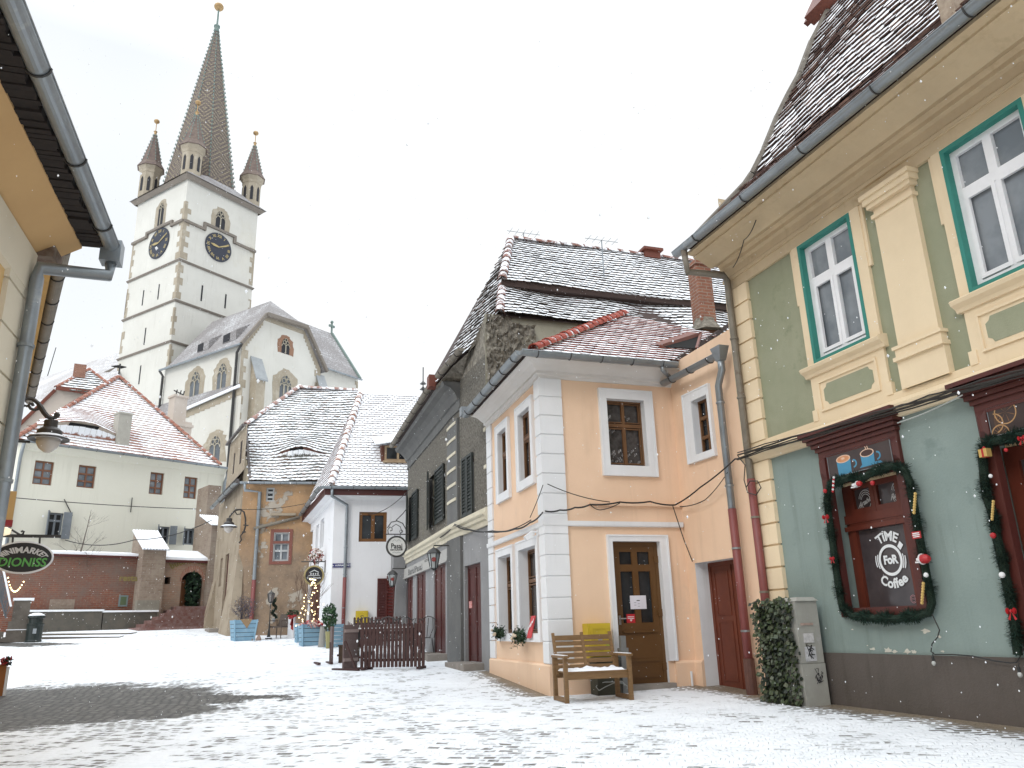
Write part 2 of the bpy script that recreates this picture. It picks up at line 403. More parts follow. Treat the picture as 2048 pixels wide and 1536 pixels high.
def leafblob(mb, c, rad, n, size, rr, mi=0, shell=.4, mis=1):
    c = V(c)
    for i in range(n):
        d = V((rr.gauss(0, 1), rr.gauss(0, 1), rr.gauss(0, 1))).normalized(); k = shell+(1-shell)*rr.random()**.5
        p = c+V((d.x*rad[0], d.y*rad[1], d.z*rad[2]))*k; a = V((rr.gauss(0, 1), rr.gauss(0, 1), rr.gauss(0, 1))).normalized(); b = a.orthogonal().normalized(); s = size*rr.uniform(.6, 1.3)
        mb.face([p-a*s, p-b*s*.45, p+a*s, p+b*s*.45], mi+rr.randrange(mis))
    return mb
# ================================================================ anchors of the street
A = at_dist(1105.5, 1392, 13.5); A.z = 0; PR = Fac(A, 71.34)
ub, _ = PR.uz(1366, 1050); B = PR.P(ub, 0); PL = Fac(A, -16.63); WG = Fac(B, -22)
uc, _ = WG.uz(1565, 1392); CP = WG.P(uc, 0); Y = Fac(CP+WG.n*.1, -20.18)
ue, _ = PL.uz(984, 1330); E_ = PL.P(ue, 0); GR = Fac(E_, -20); PW = Fac(E_, 71.34)
ug, _ = GR.uz(909, 1329); G_ = GR.P(ug, 0); GL = Fac(G_, -16.8); ul, _ = GL.uz(812, 1300)
W_ = V((-6.35, 27.6, 0)); WR = Fac(W_, 75); WL = Fac(W_, -21)
uo, _ = WL.uz(612, 1262); O0 = WL.P(uo, 0); OF = Fac(O0, 80); uq, _ = OF.uz(465, 1275); OC = OF.P(uq, 0); OL = Fac(OC, -28)
def lohi(a, b): return (a, b) if a < b else (b, a)
def line_u(f, *pp): q = [f.uz(*p)[0] for p in pp]; return sum(q)/len(q)
def line_z(f, *pp, o=0): q = [f.uz(*p, o)[1] for p in pp]; return sum(q)/len(q)
def mold(mb, pts, prof, mi=0, cap=True):
    """extrude profile [(outward, z)] along plan polyline, mitred; outward = towards the camera side"""
    pts = [V((p[0], p[1], 0)) for p in pts]; ns = []
    for a, b in zip(pts, pts[1:]):
        d = (b-a).normalized(); n = V((d.y, -d.x, 0)); ns.append(n if n.dot(-(a+b)/2) > 0 else -n)
    rows = []
    for i, p in enumerate(pts):
        n = ns[0] if i == 0 else ns[-1] if i == len(pts)-1 else (ns[i-1]+ns[i])/(1+ns[i-1].dot(ns[i]))
        rows.append([p+n*o+V((0, 0, z)) for o, z in prof])
    k = len(prof); vs = [q for r_ in rows for q in r_]; fs = []
    for i in range(len(pts)-1):
        for j in range(k): fs.append((i*k+j, i*k+(j+1) % k, (i+1)*k+(j+1) % k, (i+1)*k+j))
    if cap: fs += [tuple(range(k)), tuple(range((len(pts)-1)*k, len(pts)*k))]
    return mb.mesh(vs, fs, mi)

# ---------------------------------------------------------------- shared materials
m_zinc = mat('zinc', (.30, .33, .35), .4, (.2, .22, .24), 3, .7, metal=.6, dirt=(.42, .43, .43), ds=2.5, grain=.15, gs=30)
m_iron = mat('iron', (.03, .03, .03), .5, (.05, .045, .04))
m_oldzinc = mat('old_zinc', (.17, .15, .12), .65, (.27, .24, .2), 3, .8, metal=.3, dirt=(.12, .08, .05), ds=3)
m_redpipe = mat('red_pipe', (.22, .06, .055), .5, (.15, .04, .04), 5, .6, dirt=(.38, .22, .2), ds=6, dl=.66)
m_white = mat('white_plaster', (.74, .75, .77), .8, (.62, .63, .65), 1.2, .5, .25, streak=0.4)
m_soffit = mat('white_cornice', (.66, .64, .62), .8, (.55, .53, .51), 1.2, .5, .2)
m_peach = mat('peach_plaster', (.80, .57, .405), .85, (.71, .485, .335), .9, .7, .3, 45, dirt=(.62, .47, .36), ds=.5, dl=.62, streak=0.4)
m_snow = mat('snow', (.86, .88, .91), .9, (.78, .8, .84), 3, .5, .4, 12, bd=.02)
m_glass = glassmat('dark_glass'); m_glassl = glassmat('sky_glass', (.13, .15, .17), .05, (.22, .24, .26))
m_brown = mat('brown_wood', (.16, .075, .028), .55, (.10, .042, .016), 5, .7, .25, 40, stretch=(1, 1, .15))
m_redwood = mat('dark_red_wood', (.085, .018, .013), .5, (.05, .010, .008), 4, .7, .3, 40, stretch=(1, 1, .12))
m_redpaint = mat('red_brown_paint', (.16, .04, .02), .55, (.10, .025, .014), 3, .7, .2, 30)
m_bulb = mat('lit_bulb', (1, .85, .5), .4, emit=(1, .78, .4, 3.5))
m_cable = mat('black_cable', (.02, .02, .02), .6)
m_stone = mat('step_stone', (.28, .25, .22), .9, (.18, .16, .14), 3, .8, .8, 20)

# ---------------------------------------------------------------- ground
def ground_mat():
    m, t, b = nodes('snowy_cobbles'); P = pos(t)
    rotm = N(t, 'Mapping'); rotm.inputs['Rotation'].default_value = (0, 0, R(14)); t.links.new(P, rotm.inputs[0])
    ds = N(t, 'TexNoise', i_Scale=1.1, i_Detail=2); t.links.new(P, ds.inputs['Vector'])
    av = N(t, 'VectorMath', operation='MULTIPLY_ADD'); t.links.new(ds.outputs['Color'], av.inputs[0]); av.inputs[1].default_value = (.45, .45, 0); t.links.new(rotm.outputs[0], av.inputs[2])
    br = N(t, 'TexBrick', offset=.5, i_Scale=1, i_Mortar_Size=.025, i_Brick_Width=.165, i_Row_Height=.14, i_Mortar_Smooth=.4)
    br.inputs['Color1'].default_value = (0, 0, 0, 1); br.inputs['Color2'].default_value = (1, 1, 1, 1); br.inputs['Mortar'].default_value = (.5, .5, .5, 1)
    t.links.new(av.outputs[0], br.inputs[0]); rv = br.outputs['Color']; joint = br.outputs['Fac']
    big = noise(t, P, .22, 4, .6); mid = noise(t, P, 1.3, 5, .65); fine = noise(t, P, 9, 5, .75); xf = noise(t, P, 55, 3, .7)
    stone = mixc(t, rv, (.06, .058, .053), (.20, .19, .17)); stone = mixc(t, ramp(t, fine, .4, .7), stone, (.10, .095, .085))
    stone = mixc(t, joint, stone, (.018, .016, .015))
    # how far the snow has gone: bare patches (ellipses), trodden areas, strips at the wall feet
    w1 = N(t, 'TexNoise', i_Scale=.8, i_Detail=6, i_Roughness=.7); t.links.new(P, w1.inputs['Vector']); w2 = N(t, 'VectorMath', operation='MULTIPLY_ADD'); t.links.new(w1.outputs['Color'], w2.inputs[0]); w2.inputs[1].default_value = (3.4, 3.0, 0); w2.inputs[2].default_value = (-1.7, -1.5, 0); w3 = N(t, 'VectorMath', operation='ADD'); t.links.new(w2.outputs[0], w3.inputs[0]); t.links.new(P, w3.inputs[1]); PW2 = w3.outputs[0]
    def ell(px, py, rx, ry, rot):
        c = V((px, py, 0)); mp = N(t, 'Mapping', vector_type='POINT'); sb = N(t, 'VectorMath', operation='SUBTRACT'); t.links.new(PW2, sb.inputs[0]); sb.inputs[1].default_value = (c.x, c.y, 0)
        mp.inputs['Rotation'].default_value = (0, 0, R(rot)); mp.inputs['Scale'].default_value = (1/rx, 1/ry, 0); t.links.new(sb.outputs[0], mp.inputs[0])
        ln = N(t, 'VectorMath', operation='LENGTH'); t.links.new(mp.outputs[0], ln.inputs[0]); return ramp(t, ln.outputs['Value'], 1.4, .6, 0, 1)
    e1 = ell(-8.9, 13.6, 3.3, 3.0, 0); e2 = ell(-4.9, 14.35, 1.1, .42, 8); e3 = ell(-19, 29, 3.2, .8, 0); e4 = ell(-6.0, 13.0, 1.2, 1.1, 0); e5 = ell(-6, 9, 7.5, 5.5, 20)
    bare = mth(t, 'MAXIMUM', mth(t, 'MAXIMUM', e1, e4), mth(t, 'MAXIMUM', e2, e3))
    def foot(f, o, wd, u0, u1):
        dt = N(t, 'VectorMath', operation='DOT_PRODUCT'); t.links.new(P, dt.inputs[0]); dt.inputs[1].default_value = f.n
        d = mth(t, 'SUBTRACT', dt.outputs['Value'], f.p.dot(f.n)+o); a = ramp(t, d, wd, 0, 0, 1)
        du = N(t, 'VectorMath', operation='DOT_PRODUCT'); t.links.new(P, du.inputs[0]); du.inputs[1].default_value = f.d
        u = mth(t, 'SUBTRACT', du.outputs['Value'], f.p.dot(f.d)); ins = mth(t, 'MULTIPLY', mth(t, 'GREATER_THAN', u, u0), mth(t, 'LESS_THAN', u, u1)); return mth(t, 'MULTIPLY', a, ins)
    ft = mth(t, 'MAXIMUM', foot(Y, .05, .95, -9, .4), mth(t, 'MAXIMUM', foot(PL, .05, .6, 0, 4.2), foot(WG, .05, .7, -2.2, 0)))
    cov = mth(t, 'ADD', mth(t, 'MULTIPLY', bare, .70), mth(t, 'MULTIPLY', ft, .6)); cov = mth(t, 'SUBTRACT', mth(t, 'ADD', cov, mth(t, 'MULTIPLY', e5, .10)), .035)
    cov = mth(t, 'ADD', cov, mth(t, 'MULTIPLY', mth(t, 'SUBTRACT', big, .5), .42)); cov = mth(t, 'ADD', cov, mth(t, 'MULTIPLY', mth(t, 'SUBTRACT', mid, .5), .72))
    cov = mth(t, 'ADD', cov, mth(t, 'MULTIPLY', mth(t, 'SUBTRACT', fine, .5), .6)); cov = mth(t, 'ADD', cov, mth(t, 'MULTIPLY', mth(t, 'SUBTRACT', rv, .5), .28))
    cov = mth(t, 'SUBTRACT', cov, mth(t, 'MULTIPLY', joint, mth(t, 'SUBTRACT', .22, mth(t, 'MULTIPLY', bare, .22))))
    k = ramp(t, cov, .06, .20, 1, 0)
    grit = mixc(t, ramp(t, xf, .4, .65), (.26, .21, .15), (.12, .09, .06))
    under = mixc(t, ramp(t, ft, .25, .8), stone, grit)
    sn = mixc(t, ramp(t, mid, .35, .7, 0, .6), (.84, .86, .89), (.66, .68, .71))
    t.links.new(mixc(t, k, under, sn), b.inputs['Base Color'])
    t.links.new(ramp(t, k, 0, 1, .55, .9), b.inputs['Roughness'])
    h = mth(t, 'ADD', mth(t, 'MULTIPLY', k, .6), mth(t, 'MULTIPLY', joint, -.6)); h = mth(t, 'ADD', h, mth(t, 'MULTIPLY', fine, .5))
    bump(t, b, h, .022, .9)
    return m
g = MB(); xs = [-400, -150, -70]+[-45+i*1.5 for i in range(50)]+[32, 50, 90, 200, 400]; ys = [-60, -20, -5]+[-2+i*1.2 for i in range(50)]+[62, 70, 85, 110, 200, 400, 800]
vs = [V((x, y, gz(x, min(y, 120)))) for y in ys for x in xs]; nx = len(xs)
g.mesh(vs, [(j*nx+i, j*nx+i+1, (j+1)*nx+i+1, (j+1)*nx+i) for j in range(len(ys)-1) for i in range(nx-1)])
struct('ground', g, ground_mat(), True)

# ================================================================ YELLOW HOUSE (right)
m_ybeige = mat('beige_stucco', (.75, .61, .42), .85, (.66, .53, .36), 1.3, .8, .35, 40, dirt=(.50, .38, .24), ds=1.2, dl=.62, streak=0.55)
m_ycorn = mat('cornice_stucco', (.58, .46, .30), .85, (.44, .34, .22), 1.2, .8, .3, 40, dirt=(.33, .23, .12), ds=1.0, dl=.6, streak=0.6)
m_ygreen = mat('olive_stucco', (.255, .27, .18), .9, (.33, .33, .235), 1.6, .8, .5, 45, dirt=(.17, .20, .12), ds=1.4, dl=.6, streak=0.6)
m_sea = mat('sea_green_stucco', (.20, .255, .238), .85, (.255, .315, .295), .7, .9, .5, 30, dirt=(.165, .215, .20), ds=1.7, dl=.62, streak=0.5)
m_plinth = mat('plinth_render', (.085, .072, .062), .9, (.12, .10, .09), 1.2, .8, .8, 30, dirt=(.24, .21, .18), ds=1.5, dl=.66, streak=0.6)
m_teal = mat('teal_paint', (.03, .22, .18), .6, (.025, .17, .14), 4)
m_upvc = mat('white_window_frame', (.82, .82, .84), .35)
yel = thing('house', Y.P(-3, gz(*Y.P(-3, 0).xy)), 'yellow and olive two-storey house with a sea green cafe ground floor, nearest on the right', 'house')
zc0 = line_z(Y, (1534, 880), (1936, 738)); zcb = line_z(Y, (1545, 915), (1623, 893)); zf = line_z(Y, (1578.5, 487), (1848, 300.7)); zp = line_z(Y, (1637, 1305), (2020, 1314)); UR = -13
# eave line from the photo, 0.75 m out
ge = Y.uz(1400, 503, .85); ge2 = Y.uz(1850, 62, .85); zg = (ge[1]+ge2[1])/2; ueL = Y.uz(1368, 505, .85)[0]
W1 = Y.rect((1599, 494), (1703, 427), (1747, 681), (1634, 728)); W2u = line_u(Y, (1884, 300), (1945, 587)); W2 = (W2u-(W1[1]-W1[0]), W2u, W1[2], W1[3])
sp = W1[0]-W2[0]; W3 = (W2[0]-sp, W2[1]-sp, W1[2], W1[3])
CW = Y.rect((1643, 906), (1801, 853), (1858, 1228), (1688, 1236)); cw2r = line_u(Y, (1963, 860), (1976, 920)); CW2 = (cw2r-1.35, cw2r, .45, CW[3])
# garland door starts lower: its opening reaches the plinth
mb = MB()
wall(mb, Y, UR, 0, zc0, zf+.02, [W1, W2, W3], reveal=.16, rmi=1)
wall(mb, Y, UR, 0, zp, zcb, [CW, CW2], mi=2, reveal=.3)
mb.face([Y.P(0, .2), Y.P(0, 8.6), Y.P(0, 8.6, -5), Y.P(0, .2, -5)], 1)
mb.face([Y.P(UR, .2), Y.P(UR, 8.6), Y.P(UR, 8.6, -5), Y.P(UR, .2, -5)], 1); mb.face([Y.P(0, .2, -5), Y.P(UR, .2, -5), Y.P(UR, 8.6, -5), Y.P(0, 8.6, -5)], 1)
mb.build('wall', [m_ygreen, m_ybeige, m_sea], yel)
mb = MB(); wall(mb, Y, UR, .03, .1, zp, [(CW2[0], CW2[1], 0, 9)], o=.045, reveal=.3); mb.face([Y.P(UR, zp, .045), Y.P(.03, zp, .045), Y.P(.03, zp, 0), Y.P(UR, zp, 0)]); mb.face([Y.P(.03, .1, .045), Y.P(.03, .1, 0), Y.P(.03, zp, 0), Y.P(.03, zp, .045)])
mb.build('plinth', m_plinth, yel)
a, b = Y.P(.02, 0), Y.P(UR, 0); mb = MB()
hz = zg-zf
mold(mb, [a, b], [(-.02, zf-.16), (.05, zf-.16), (.05, zf), (.09, zf), (.09, zf+.05), (.06, zf+.08), (.06, zf+.2), (.12, zf+.22), (.12, zf+.28), (.16, zf+.33), (.30, zf+hz*.55), (.52, zf+hz*.8), (.62, zf+hz*.86), (.62, zf+hz*.93), (.74, zf+hz*.95), (.74, zg+.02), (-.02, zg+.02)])
mb.build('eave_cornice', m_ycorn, yel)
mb = MB(); mold(mb, [a, b], [(-.02, zcb), (.06, zcb), (.10, zcb+.05), (.17, zcb+.09), (.17, zcb+.13), (.10, zcb+.16), (.08, zc0-.1), (.045, zc0-.08), (.045, zc0+.01), (-.02, zc0+.01)]); mb.build('string_course', m_ybeige, yel)
# corner quoins
uq0 = line_u(Y, (1496, 546), (1535, 880)); mb = MB(); nb = 8; hh = (zf-.16-zc0)/nb
for i in range(nb): mb.fbox(Y, uq0, .03, zc0+i*hh+.016, zc0+(i+1)*hh-.016, -.02, .06)
nb = 9; hh = (zcb-zp+.1)/nb
for i in range(nb): mb.fbox(Y, uq0-.01, .03, zp-.1+i*hh+.014, zp-.1+(i+1)*hh-.014, -.02, .065)
mb.fbox(Y, uq0+.02, .03, zp, zf, -.02, .035); mb.build('quoins', m_ybeige, yel)
# window surrounds with the green cartouche below
def ysurround(W):
    mb = MB(); su0 = W[0]-.17; su1 = W[1]+.13
    zs = W[2]-.14
    for r_ in ((su0, W[0], zs, zf-.16), (W[1], su1, zs, zf-.16), (W[0], W[1], W[3], zf-.16), (W[0], W[1], zs, W[2])): mb.fbox(Y, r_[0], r_[1], r_[2], r_[3], -.01, .05)
    mb.fbox(Y, su0-.05, su0, zs+1.1, zf-.16, -.01, .035); mb.fbox(Y, su1, su1+.05, zs+1.1, zf-.16, -.01, .035)
    # apron with cartouche
    mb.fbox(Y, su0, su1, zc0, zs, -.01, .04)
    p = (su0+.14, su1-.14, zc0+.1, zs-.12); mb.fframe(Y, p, .03, .04, .062)
    mb.fbox(Y, su0-.04, su0+.06, zc0, zc0+.16, .0, .055); mb.fbox(Y, su1-.06, su1+.04, zc0, zc0+.16, .0, .055)
    s_ = mb.build('window_surround', m_ybeige, yel)
    q = shrink(p, .09, .07); n = .07; u0, u1, z0, z1 = q
    sh = [(u0+n, z0), (u1-n, z0), (u1-n*.7, z0+n*.6), (u1, z0+n), (u1, z1-n), (u1-n*.7, z1-n*.6), (u1-n, z1), (u0+n, z1), (u0+n*.7, z1-n*.6), (u0, z1-n), (u0, z0+n), (u0+n*.7, z0+n*.6)]
    c = MB(); c.prism([Y.P(x, z, .0405) for x, z in sh], Y.n*.004); c.build('cartouche', m_ygreen, s_)
    s = MB(); mold(s, [Y.P(su1+.06, 0), Y.P(su0-.06, 0)], [(.0, zs-.03), (.07, zs-.03), (.09, zs+.01), (.15, zs+.05), (.17, zs+.09), (.15, zs+.11), (.05, zs+.14), (0, zs+.14)]); s.build('sill', m_ybeige, s_)
    t_ = MB(); t_.fframe(Y, W, .055, -.1, .056); t_.build('painted_border', m_teal, s_)
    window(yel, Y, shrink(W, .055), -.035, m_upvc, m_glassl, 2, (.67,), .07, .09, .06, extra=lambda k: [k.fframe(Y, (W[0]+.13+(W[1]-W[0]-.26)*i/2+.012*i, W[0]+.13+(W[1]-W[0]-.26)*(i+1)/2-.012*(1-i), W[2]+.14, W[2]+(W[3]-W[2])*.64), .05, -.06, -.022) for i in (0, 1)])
for W in (W1, W2, W3): ysurround(W)
pu = line_u(Y, (1751, 401), (1804, 690)), line_u(Y, (1827, 360), (1888, 668)); ppu = sorted(pu); zb = line_z(Y, (1804.6, 701), (1890.8, 673))
for dx in (0, -sp):
    mb = MB(); x0, x1 = ppu[0]+dx, ppu[1]+dx; mb.fbox(Y, x0, x1, zc0, zf-.16, -.01, .07)
    mb.fbox(Y, x0-.04, x1+.04, zc0, zb-.1, -.01, .09)
    for e, z0, z1, oo in ((.06, zb-.13, zb-.08, .13), (.035, zb-.08, zb+.02, .1), (.06, zb+.02, zb+.06, .12)): mb.fbox(Y, x0-e, x1+e, z0, z1, -.01, oo)
    for e, z0, z1, oo in ((.03, zf-.5, zf-.45, .1), (.05, zf-.36, zf-.30, .13), (.08, zf-.30, zf-.22, .16), (.1, zf-.22, zf-.161, .19)): mb.fbox(Y, x0-e, x1+e, z0, z1, -.01, oo)
    mb.build('pilaster', m_ybeige, yel)
# ---- cafe window
FG = Y.off(-.27); gl = FG.rect((1717.7, 1059), (1809, 1046), (1840, 1212), (1738.5, 1216)); pic = Y.off(.045).rect((1654, 912), (1778, 877), (1786, 925), (1661, 955))
zt = CW[3]; mb = MB(); fr = (CW[0], CW[1], CW[2], CW[3])
mb.fframe(Y, fr, .11, -.05, .05)
zpan = pic[2]-.1
mb.fbox(Y, fr[0]+.11, fr[1]-.11, zpan, fr[3]-.11, -.05, .03)
pa = FG.rect((1693, 982), (1741, 969), (1748, 1027), (1702, 1036)); 
for s_ in (0, 1):                                        # carved side posts beside the picture
    u = fr[0]+.005 if s_ else fr[1]-.105; mb.hexa([Y.P(u, pic[2], .05), Y.P(u+.1, pic[2], .05), Y.P(u+.1, pic[3], .05), Y.P(u, pic[3], .05)], [Y.P(u+.03, pic[2]+.07, .09), Y.P(u+.07, pic[2]+.07, .09), Y.P(u+.07, pic[3]-.07, .09), Y.P(u+.03, pic[3]-.07, .09)])
cf = mb.build('window', m_redwood, yel); cf['label'] = 'dark red wooden cafe window with coffee lettering on the glass'
h_ = MB()
for i, (e, z, oo) in enumerate(((.02, zt-.02, .08), (.05, zt+.035, .12), (.08, zt+.09, .16), (.11, zt+.145, .20), (.15, zt+.2, .24))): h_.fbox(Y, fr[0]-e, fr[1]+e, z, z+.048, 0, oo)
h_.build('window_head', m_redwood, cf)
def sash(fr, par, gl, both=True):
    s = MB(); q = -.27
    s.fbox(Y, fr[0]+.02, gl[0]-.02, fr[2]+.03, zpan, q-.03, q+.02); s.fbox(Y, gl[1]+.02, fr[1]-.02, fr[2]+.03, zpan, q-.03, q+.02)
    s.fframe(Y, (gl[0]-.09, gl[1]+.09, gl[2]-.09, gl[3]+.09), .09, q-.03, q+.04)
    zm0, zm1 = gl[3]+.09, gl[3]+.2; s.fbox(Y, fr[0]+.02, fr[1]-.02, zm0, zm1, q-.03, q+.05); s.fbox(Y, fr[0]+.02, fr[1]-.02, zm0-.1, zm0-.04, q-.03, q+.07)
    s.fframe(Y, (gl[0]-.03, (gl[0]+gl[1])/2+.01, zm1, zpan), .07, q-.03, q+.035); s.fframe(Y, ((gl[0]+gl[1])/2-.01, gl[1]+.03, zm1, zpan), .07, q-.031, q+.04)
    s.fbox(Y, fr[0], fr[1], fr[2], gl[2]-.085, q-.03, q+.05)
    s.build('sash', m_brown2, par)
    p = MB(); p.fbox(Y, gl[0]-.04, gl[1]+.04, gl[2]-.03, zpan-.02, q-.02, q-.005); p.build('pane', m_cafeglass, par)
m_brown2 = mat('cafe_sash_wood', (.13, .028, .014), .45, (.08, .015, .01), 3, .7, .2, 40, stretch=(1, 1, .15))
m_cafeglass = glassmat('cafe_glass', (.055, .045, .048), .1, (.085, .07, .072)); m_letter = mat('white_lettering', (.8, .82, .84), .6, (.76, .78, .8), 1, .3)
sash(fr, cf, gl)
m_picdark = mat('picture_background', (.035, .022, .022), .35, (.07, .045, .04), 5); m_cup = mat('blue_cup_print', (.05, .24, .40), .4, (.07, .3, .47), 6, .6)
m_foam = mat('coffee_foam_print', (.55, .22, .09), .4, (.66, .36, .2), 20, .6); m_rim = mat('cup_rim_print', (.75, .52, .38), .4); m_cofdark = mat('coffee_print', (.05, .015, .01), .3)
pm = MB(); pm.fbox(Y, pic[0], pic[1], pic[2], pic[3], .03, .045)
pic_o = pm.build('picture_panel', m_picdark, cf)
pd = MB(); pw, ph = pic[1]-pic[0], pic[3]-pic[2]; sgn = -1                       # u decreases to the right in the picture
def pp(x, z, o): return Y.P(pic[1]+sgn*x*pw, pic[2]+z*ph, o)
def disc(mb, cx, cz, rx, rz, o, mi, n=18, a0=0, a1=2*math.pi): mb.face([pp(cx+rx*math.cos(a0+(a1-a0)*k/n), cz+rz*math.sin(a0+(a1-a0)*k/n), o) for k in range(n)], mi)
def ringq(mb, cx, cz, rx, rz, t_, o, mi, fn, a0=0, a1=2*math.pi, n=24, dep=.002):
    for k in range(n):
        a, b = a0+(a1-a0)*k/n, a0+(a1-a0)*(k+1)/n
        mb.face([fn(cx+rx*math.cos(a), cz+rz*math.sin(a), o), fn(cx+rx*math.cos(b), cz+rz*math.sin(b), o), fn(cx+(rx-t_[0])*math.cos(b), cz+(rz-t_[1])*math.sin(b), o), fn(cx+(rx-t_[0])*math.cos(a), cz+(rz-t_[1])*math.sin(a), o)], mi)
for cx, w_, top, bot, mi2 in ((.26, .115, .68, .0, 2), (.645, .105, .66, .16, 4)):
    pd.face([pp(cx-w_, top, .047), pp(cx-w_*.93, bot, .047), pp(cx+w_*.93, bot, .047), pp(cx+w_, top, .047)], 0)
    disc(pd, cx, top, w_*1.03, .17, .0485, 1); disc(pd, cx, top, w_*.88, .135, .0495, mi2)
    ringq(pd, cx+w_+.035, (top+bot)/2+.03, .06, .19, (.022, .07), .0465, 0, pp, -math.pi/2, math.pi/2)
for x in (.635, .665): pd.face([pp(x, .82, .048), pp(x+.012, .82, .048), pp(x+.0, .97, .048), pp(x-.012, .97, .048)], 1)
disc(pd, .26, .70, .03, .05, .0505, 1)
pd.face([pp(.50, .1, .0468), pp(.86, .1, .0468), pp(.83, .2, .0468), pp(.55, .22, .0468)], 0)
pd.build('cup_print', [m_cup, m_rim, m_foam, m_upvc, m_cofdark], pic_o)
fm_ = MB(); fm_.fframe(Y, (pic[0]-.008, pic[1]+.008, pic[2]-.008, pic[3]+.008), .008, .03, .05); fm_.build('picture_edge', m_zinc, pic_o)
# lettering on the lower pane
lt = MB(); gc = gl; gw, gh = gl[1]-gl[0], gl[3]-gl[2]
def gp(px, py):
    u, z = FG.uz(px, py); return u, z
cu_, cz_ = gp(1782, 1120); rad = abs(gp(1782, 1152)[1]-gp(1782, 1088)[1])/2
def lf(x, z, o=-.2615): return Y.P(cu_-x, cz_+z, o)
ringq(lt, 0, 0, rad, rad, (rad*.19, rad*.19), -.2615, 0, lf, n=40)
lt.face([lf(rad*.75, rad*.8), lf(rad*.95, rad*.55), lf(rad*1.25, rad*.85), lf(rad*1.0, rad*1.12)], 0)
for q_, (s0, s1) in ((1.13, (2.75, 3.6)), (1.28, (2.85, 3.45)), (1.13, (-.55, .3)), (1.28, (-.5, .15))): ringq(lt, 0, 0, rad*q_, rad*q_, (rad*.08, rad*.08), -.2615, 0, lf, s0, s1, 10)
def arc(rad0, a_mid, scale, flip=1, cx=0, cz=0):
    def fn(x, y):
        rr_ = rad0+y*flip; a = a_mid - flip*x/rad0; return lf(cx+math.cos(a)*rr_, cz+math.sin(a)*rr_)
    return fn
text(lt, 'TiME', arc(rad*1.52, math.pi/2, 1), rad*.86, bold=rad*.03, space=1.0)
text(lt, 'FoR', lambda x, y: lf(x, y), rad*.74, bold=rad*.035, space=.95)
text(lt, 'Coffee', arc(rad*1.5, -math.pi/2, 1, -1), rad*.84, bold=rad*.03, space=1.0)
lt.build('lettering', m_letter, cf)
lt = MB(); uA, zA = FG.uz(1733, 1003); uB, zB = FG.uz(1800, 985); m_letter2 = mat('faded_lettering', (.5, .49, .49), .6)
for uu, zz, tx in ((uA, zA, 'Arabica'), (uB, zB, 'Robusta')):
    def l2(x, z, o=-.262, uu=uu, zz=zz): return Y.P(uu-x, zz+z, o)
    for q_ in (.13, .108, .086): ringq(lt, 0, 0, q_, q_*1.2, (.009, .009), -.262, 0, l2, .3, 2.8, 20); ringq(lt, 0, 0, q_, q_*1.2, (.009, .009), -.262, 0, l2, 3.44, 5.9, 20)
    text(lt, tx, lambda x, y: l2(x+y*.15, y+x*.3, -.2618), .095, bold=.003, shear=.3)
lt.build('lettering', m_letter2, cf)
st_ = MB(); uS, zS = FG.uz(1828, 1198)
def l3(x, z, o=-.2615): return Y.P(uS-x, zS+z, o)
ringq(st_, 0, 0, .05, .05, (.006, .006), -.2615, 0, l3); ringq(st_, 0, 0, .035, .035, (.004, .004), -.2615, 0, l3); text(st_, 'STOP', lambda x, y: l3(x, y), .03)
st_.build('round_sticker', mat('pink_sticker', (.5, .25, .27), .6), cf)
# ---- cafe door to the right
mb = MB(); fr2 = CW2; mb.fframe(Y, (fr2[0], fr2[1], .2, fr2[3]), .13, -.05, .05, wb=0); pic2 = (fr2[0]+.14, fr2[1]-.15, pic[2], pic[3]); mb.fbox(Y, fr2[0]+.13, fr2[1]-.13, zpan, fr2[3]-.13, -.05, .03)
u = fr2[1]-.125; mb.hexa([Y.P(u, pic[2], .05), Y.P(u+.12, pic[2], .05), Y.P(u+.12, pic[3], .05), Y.P(u, pic[3], .05)], [Y.P(u+.04, pic[2]+.07, .09), Y.P(u+.08, pic[2]+.07, .09), Y.P(u+.08, pic[3]-.07, .09), Y.P(u+.04, pic[3]-.07, .09)])
dr = mb.build('door', m_redwood, yel); dr['label'] = 'dark red cafe door framed by a garland at the right edge'
h_ = MB()
for e, z, oo in ((.02, zt-.02, .08), (.05, zt+.035, .12), (.08, zt+.09, .16), (.11, zt+.145, .20), (.15, zt+.2, .24)): h_.fbox(Y, fr2[0]-e, fr2[1]+e, z, z+.048, 0, oo)
h_.build('door_head', m_redwood, dr)
lf2 = MB(); lf2.fframe(Y, (fr2[0]+.03, fr2[1]-.03, .42, zpan), .16, -.27, -.2); lf2.fbox(Y, fr2[0]+.19, fr2[1]-.19, zpan-.85, zpan-.75, -.27, -.2); lf2.fbox(Y, fr2[0]+.19, fr2[1]-.19, .5, 1.25, -.26, -.21); lf2.fbox(Y, fr2[0]+.3, fr2[1]-.3, .62, 1.1, -.21, -.19); lf2.build('door_leaf', m_brown2, dr)
p = MB(); p.fbox(Y, fr2[0]+.17, fr2[1]-.17, 1.2, zpan-.1, -.25, -.24); p.build('pane', m_cafeglass, dr)
p = MB(); p.fbox(Y, *pic2, .03, .045); po = p.build('picture_panel', m_picdark, dr)
l = MB(); pw2 = pic2[1]-pic2[0]
def pq(x, z, o): return Y.P(pic2[1]-x, pic2[2]+z*ph, o)
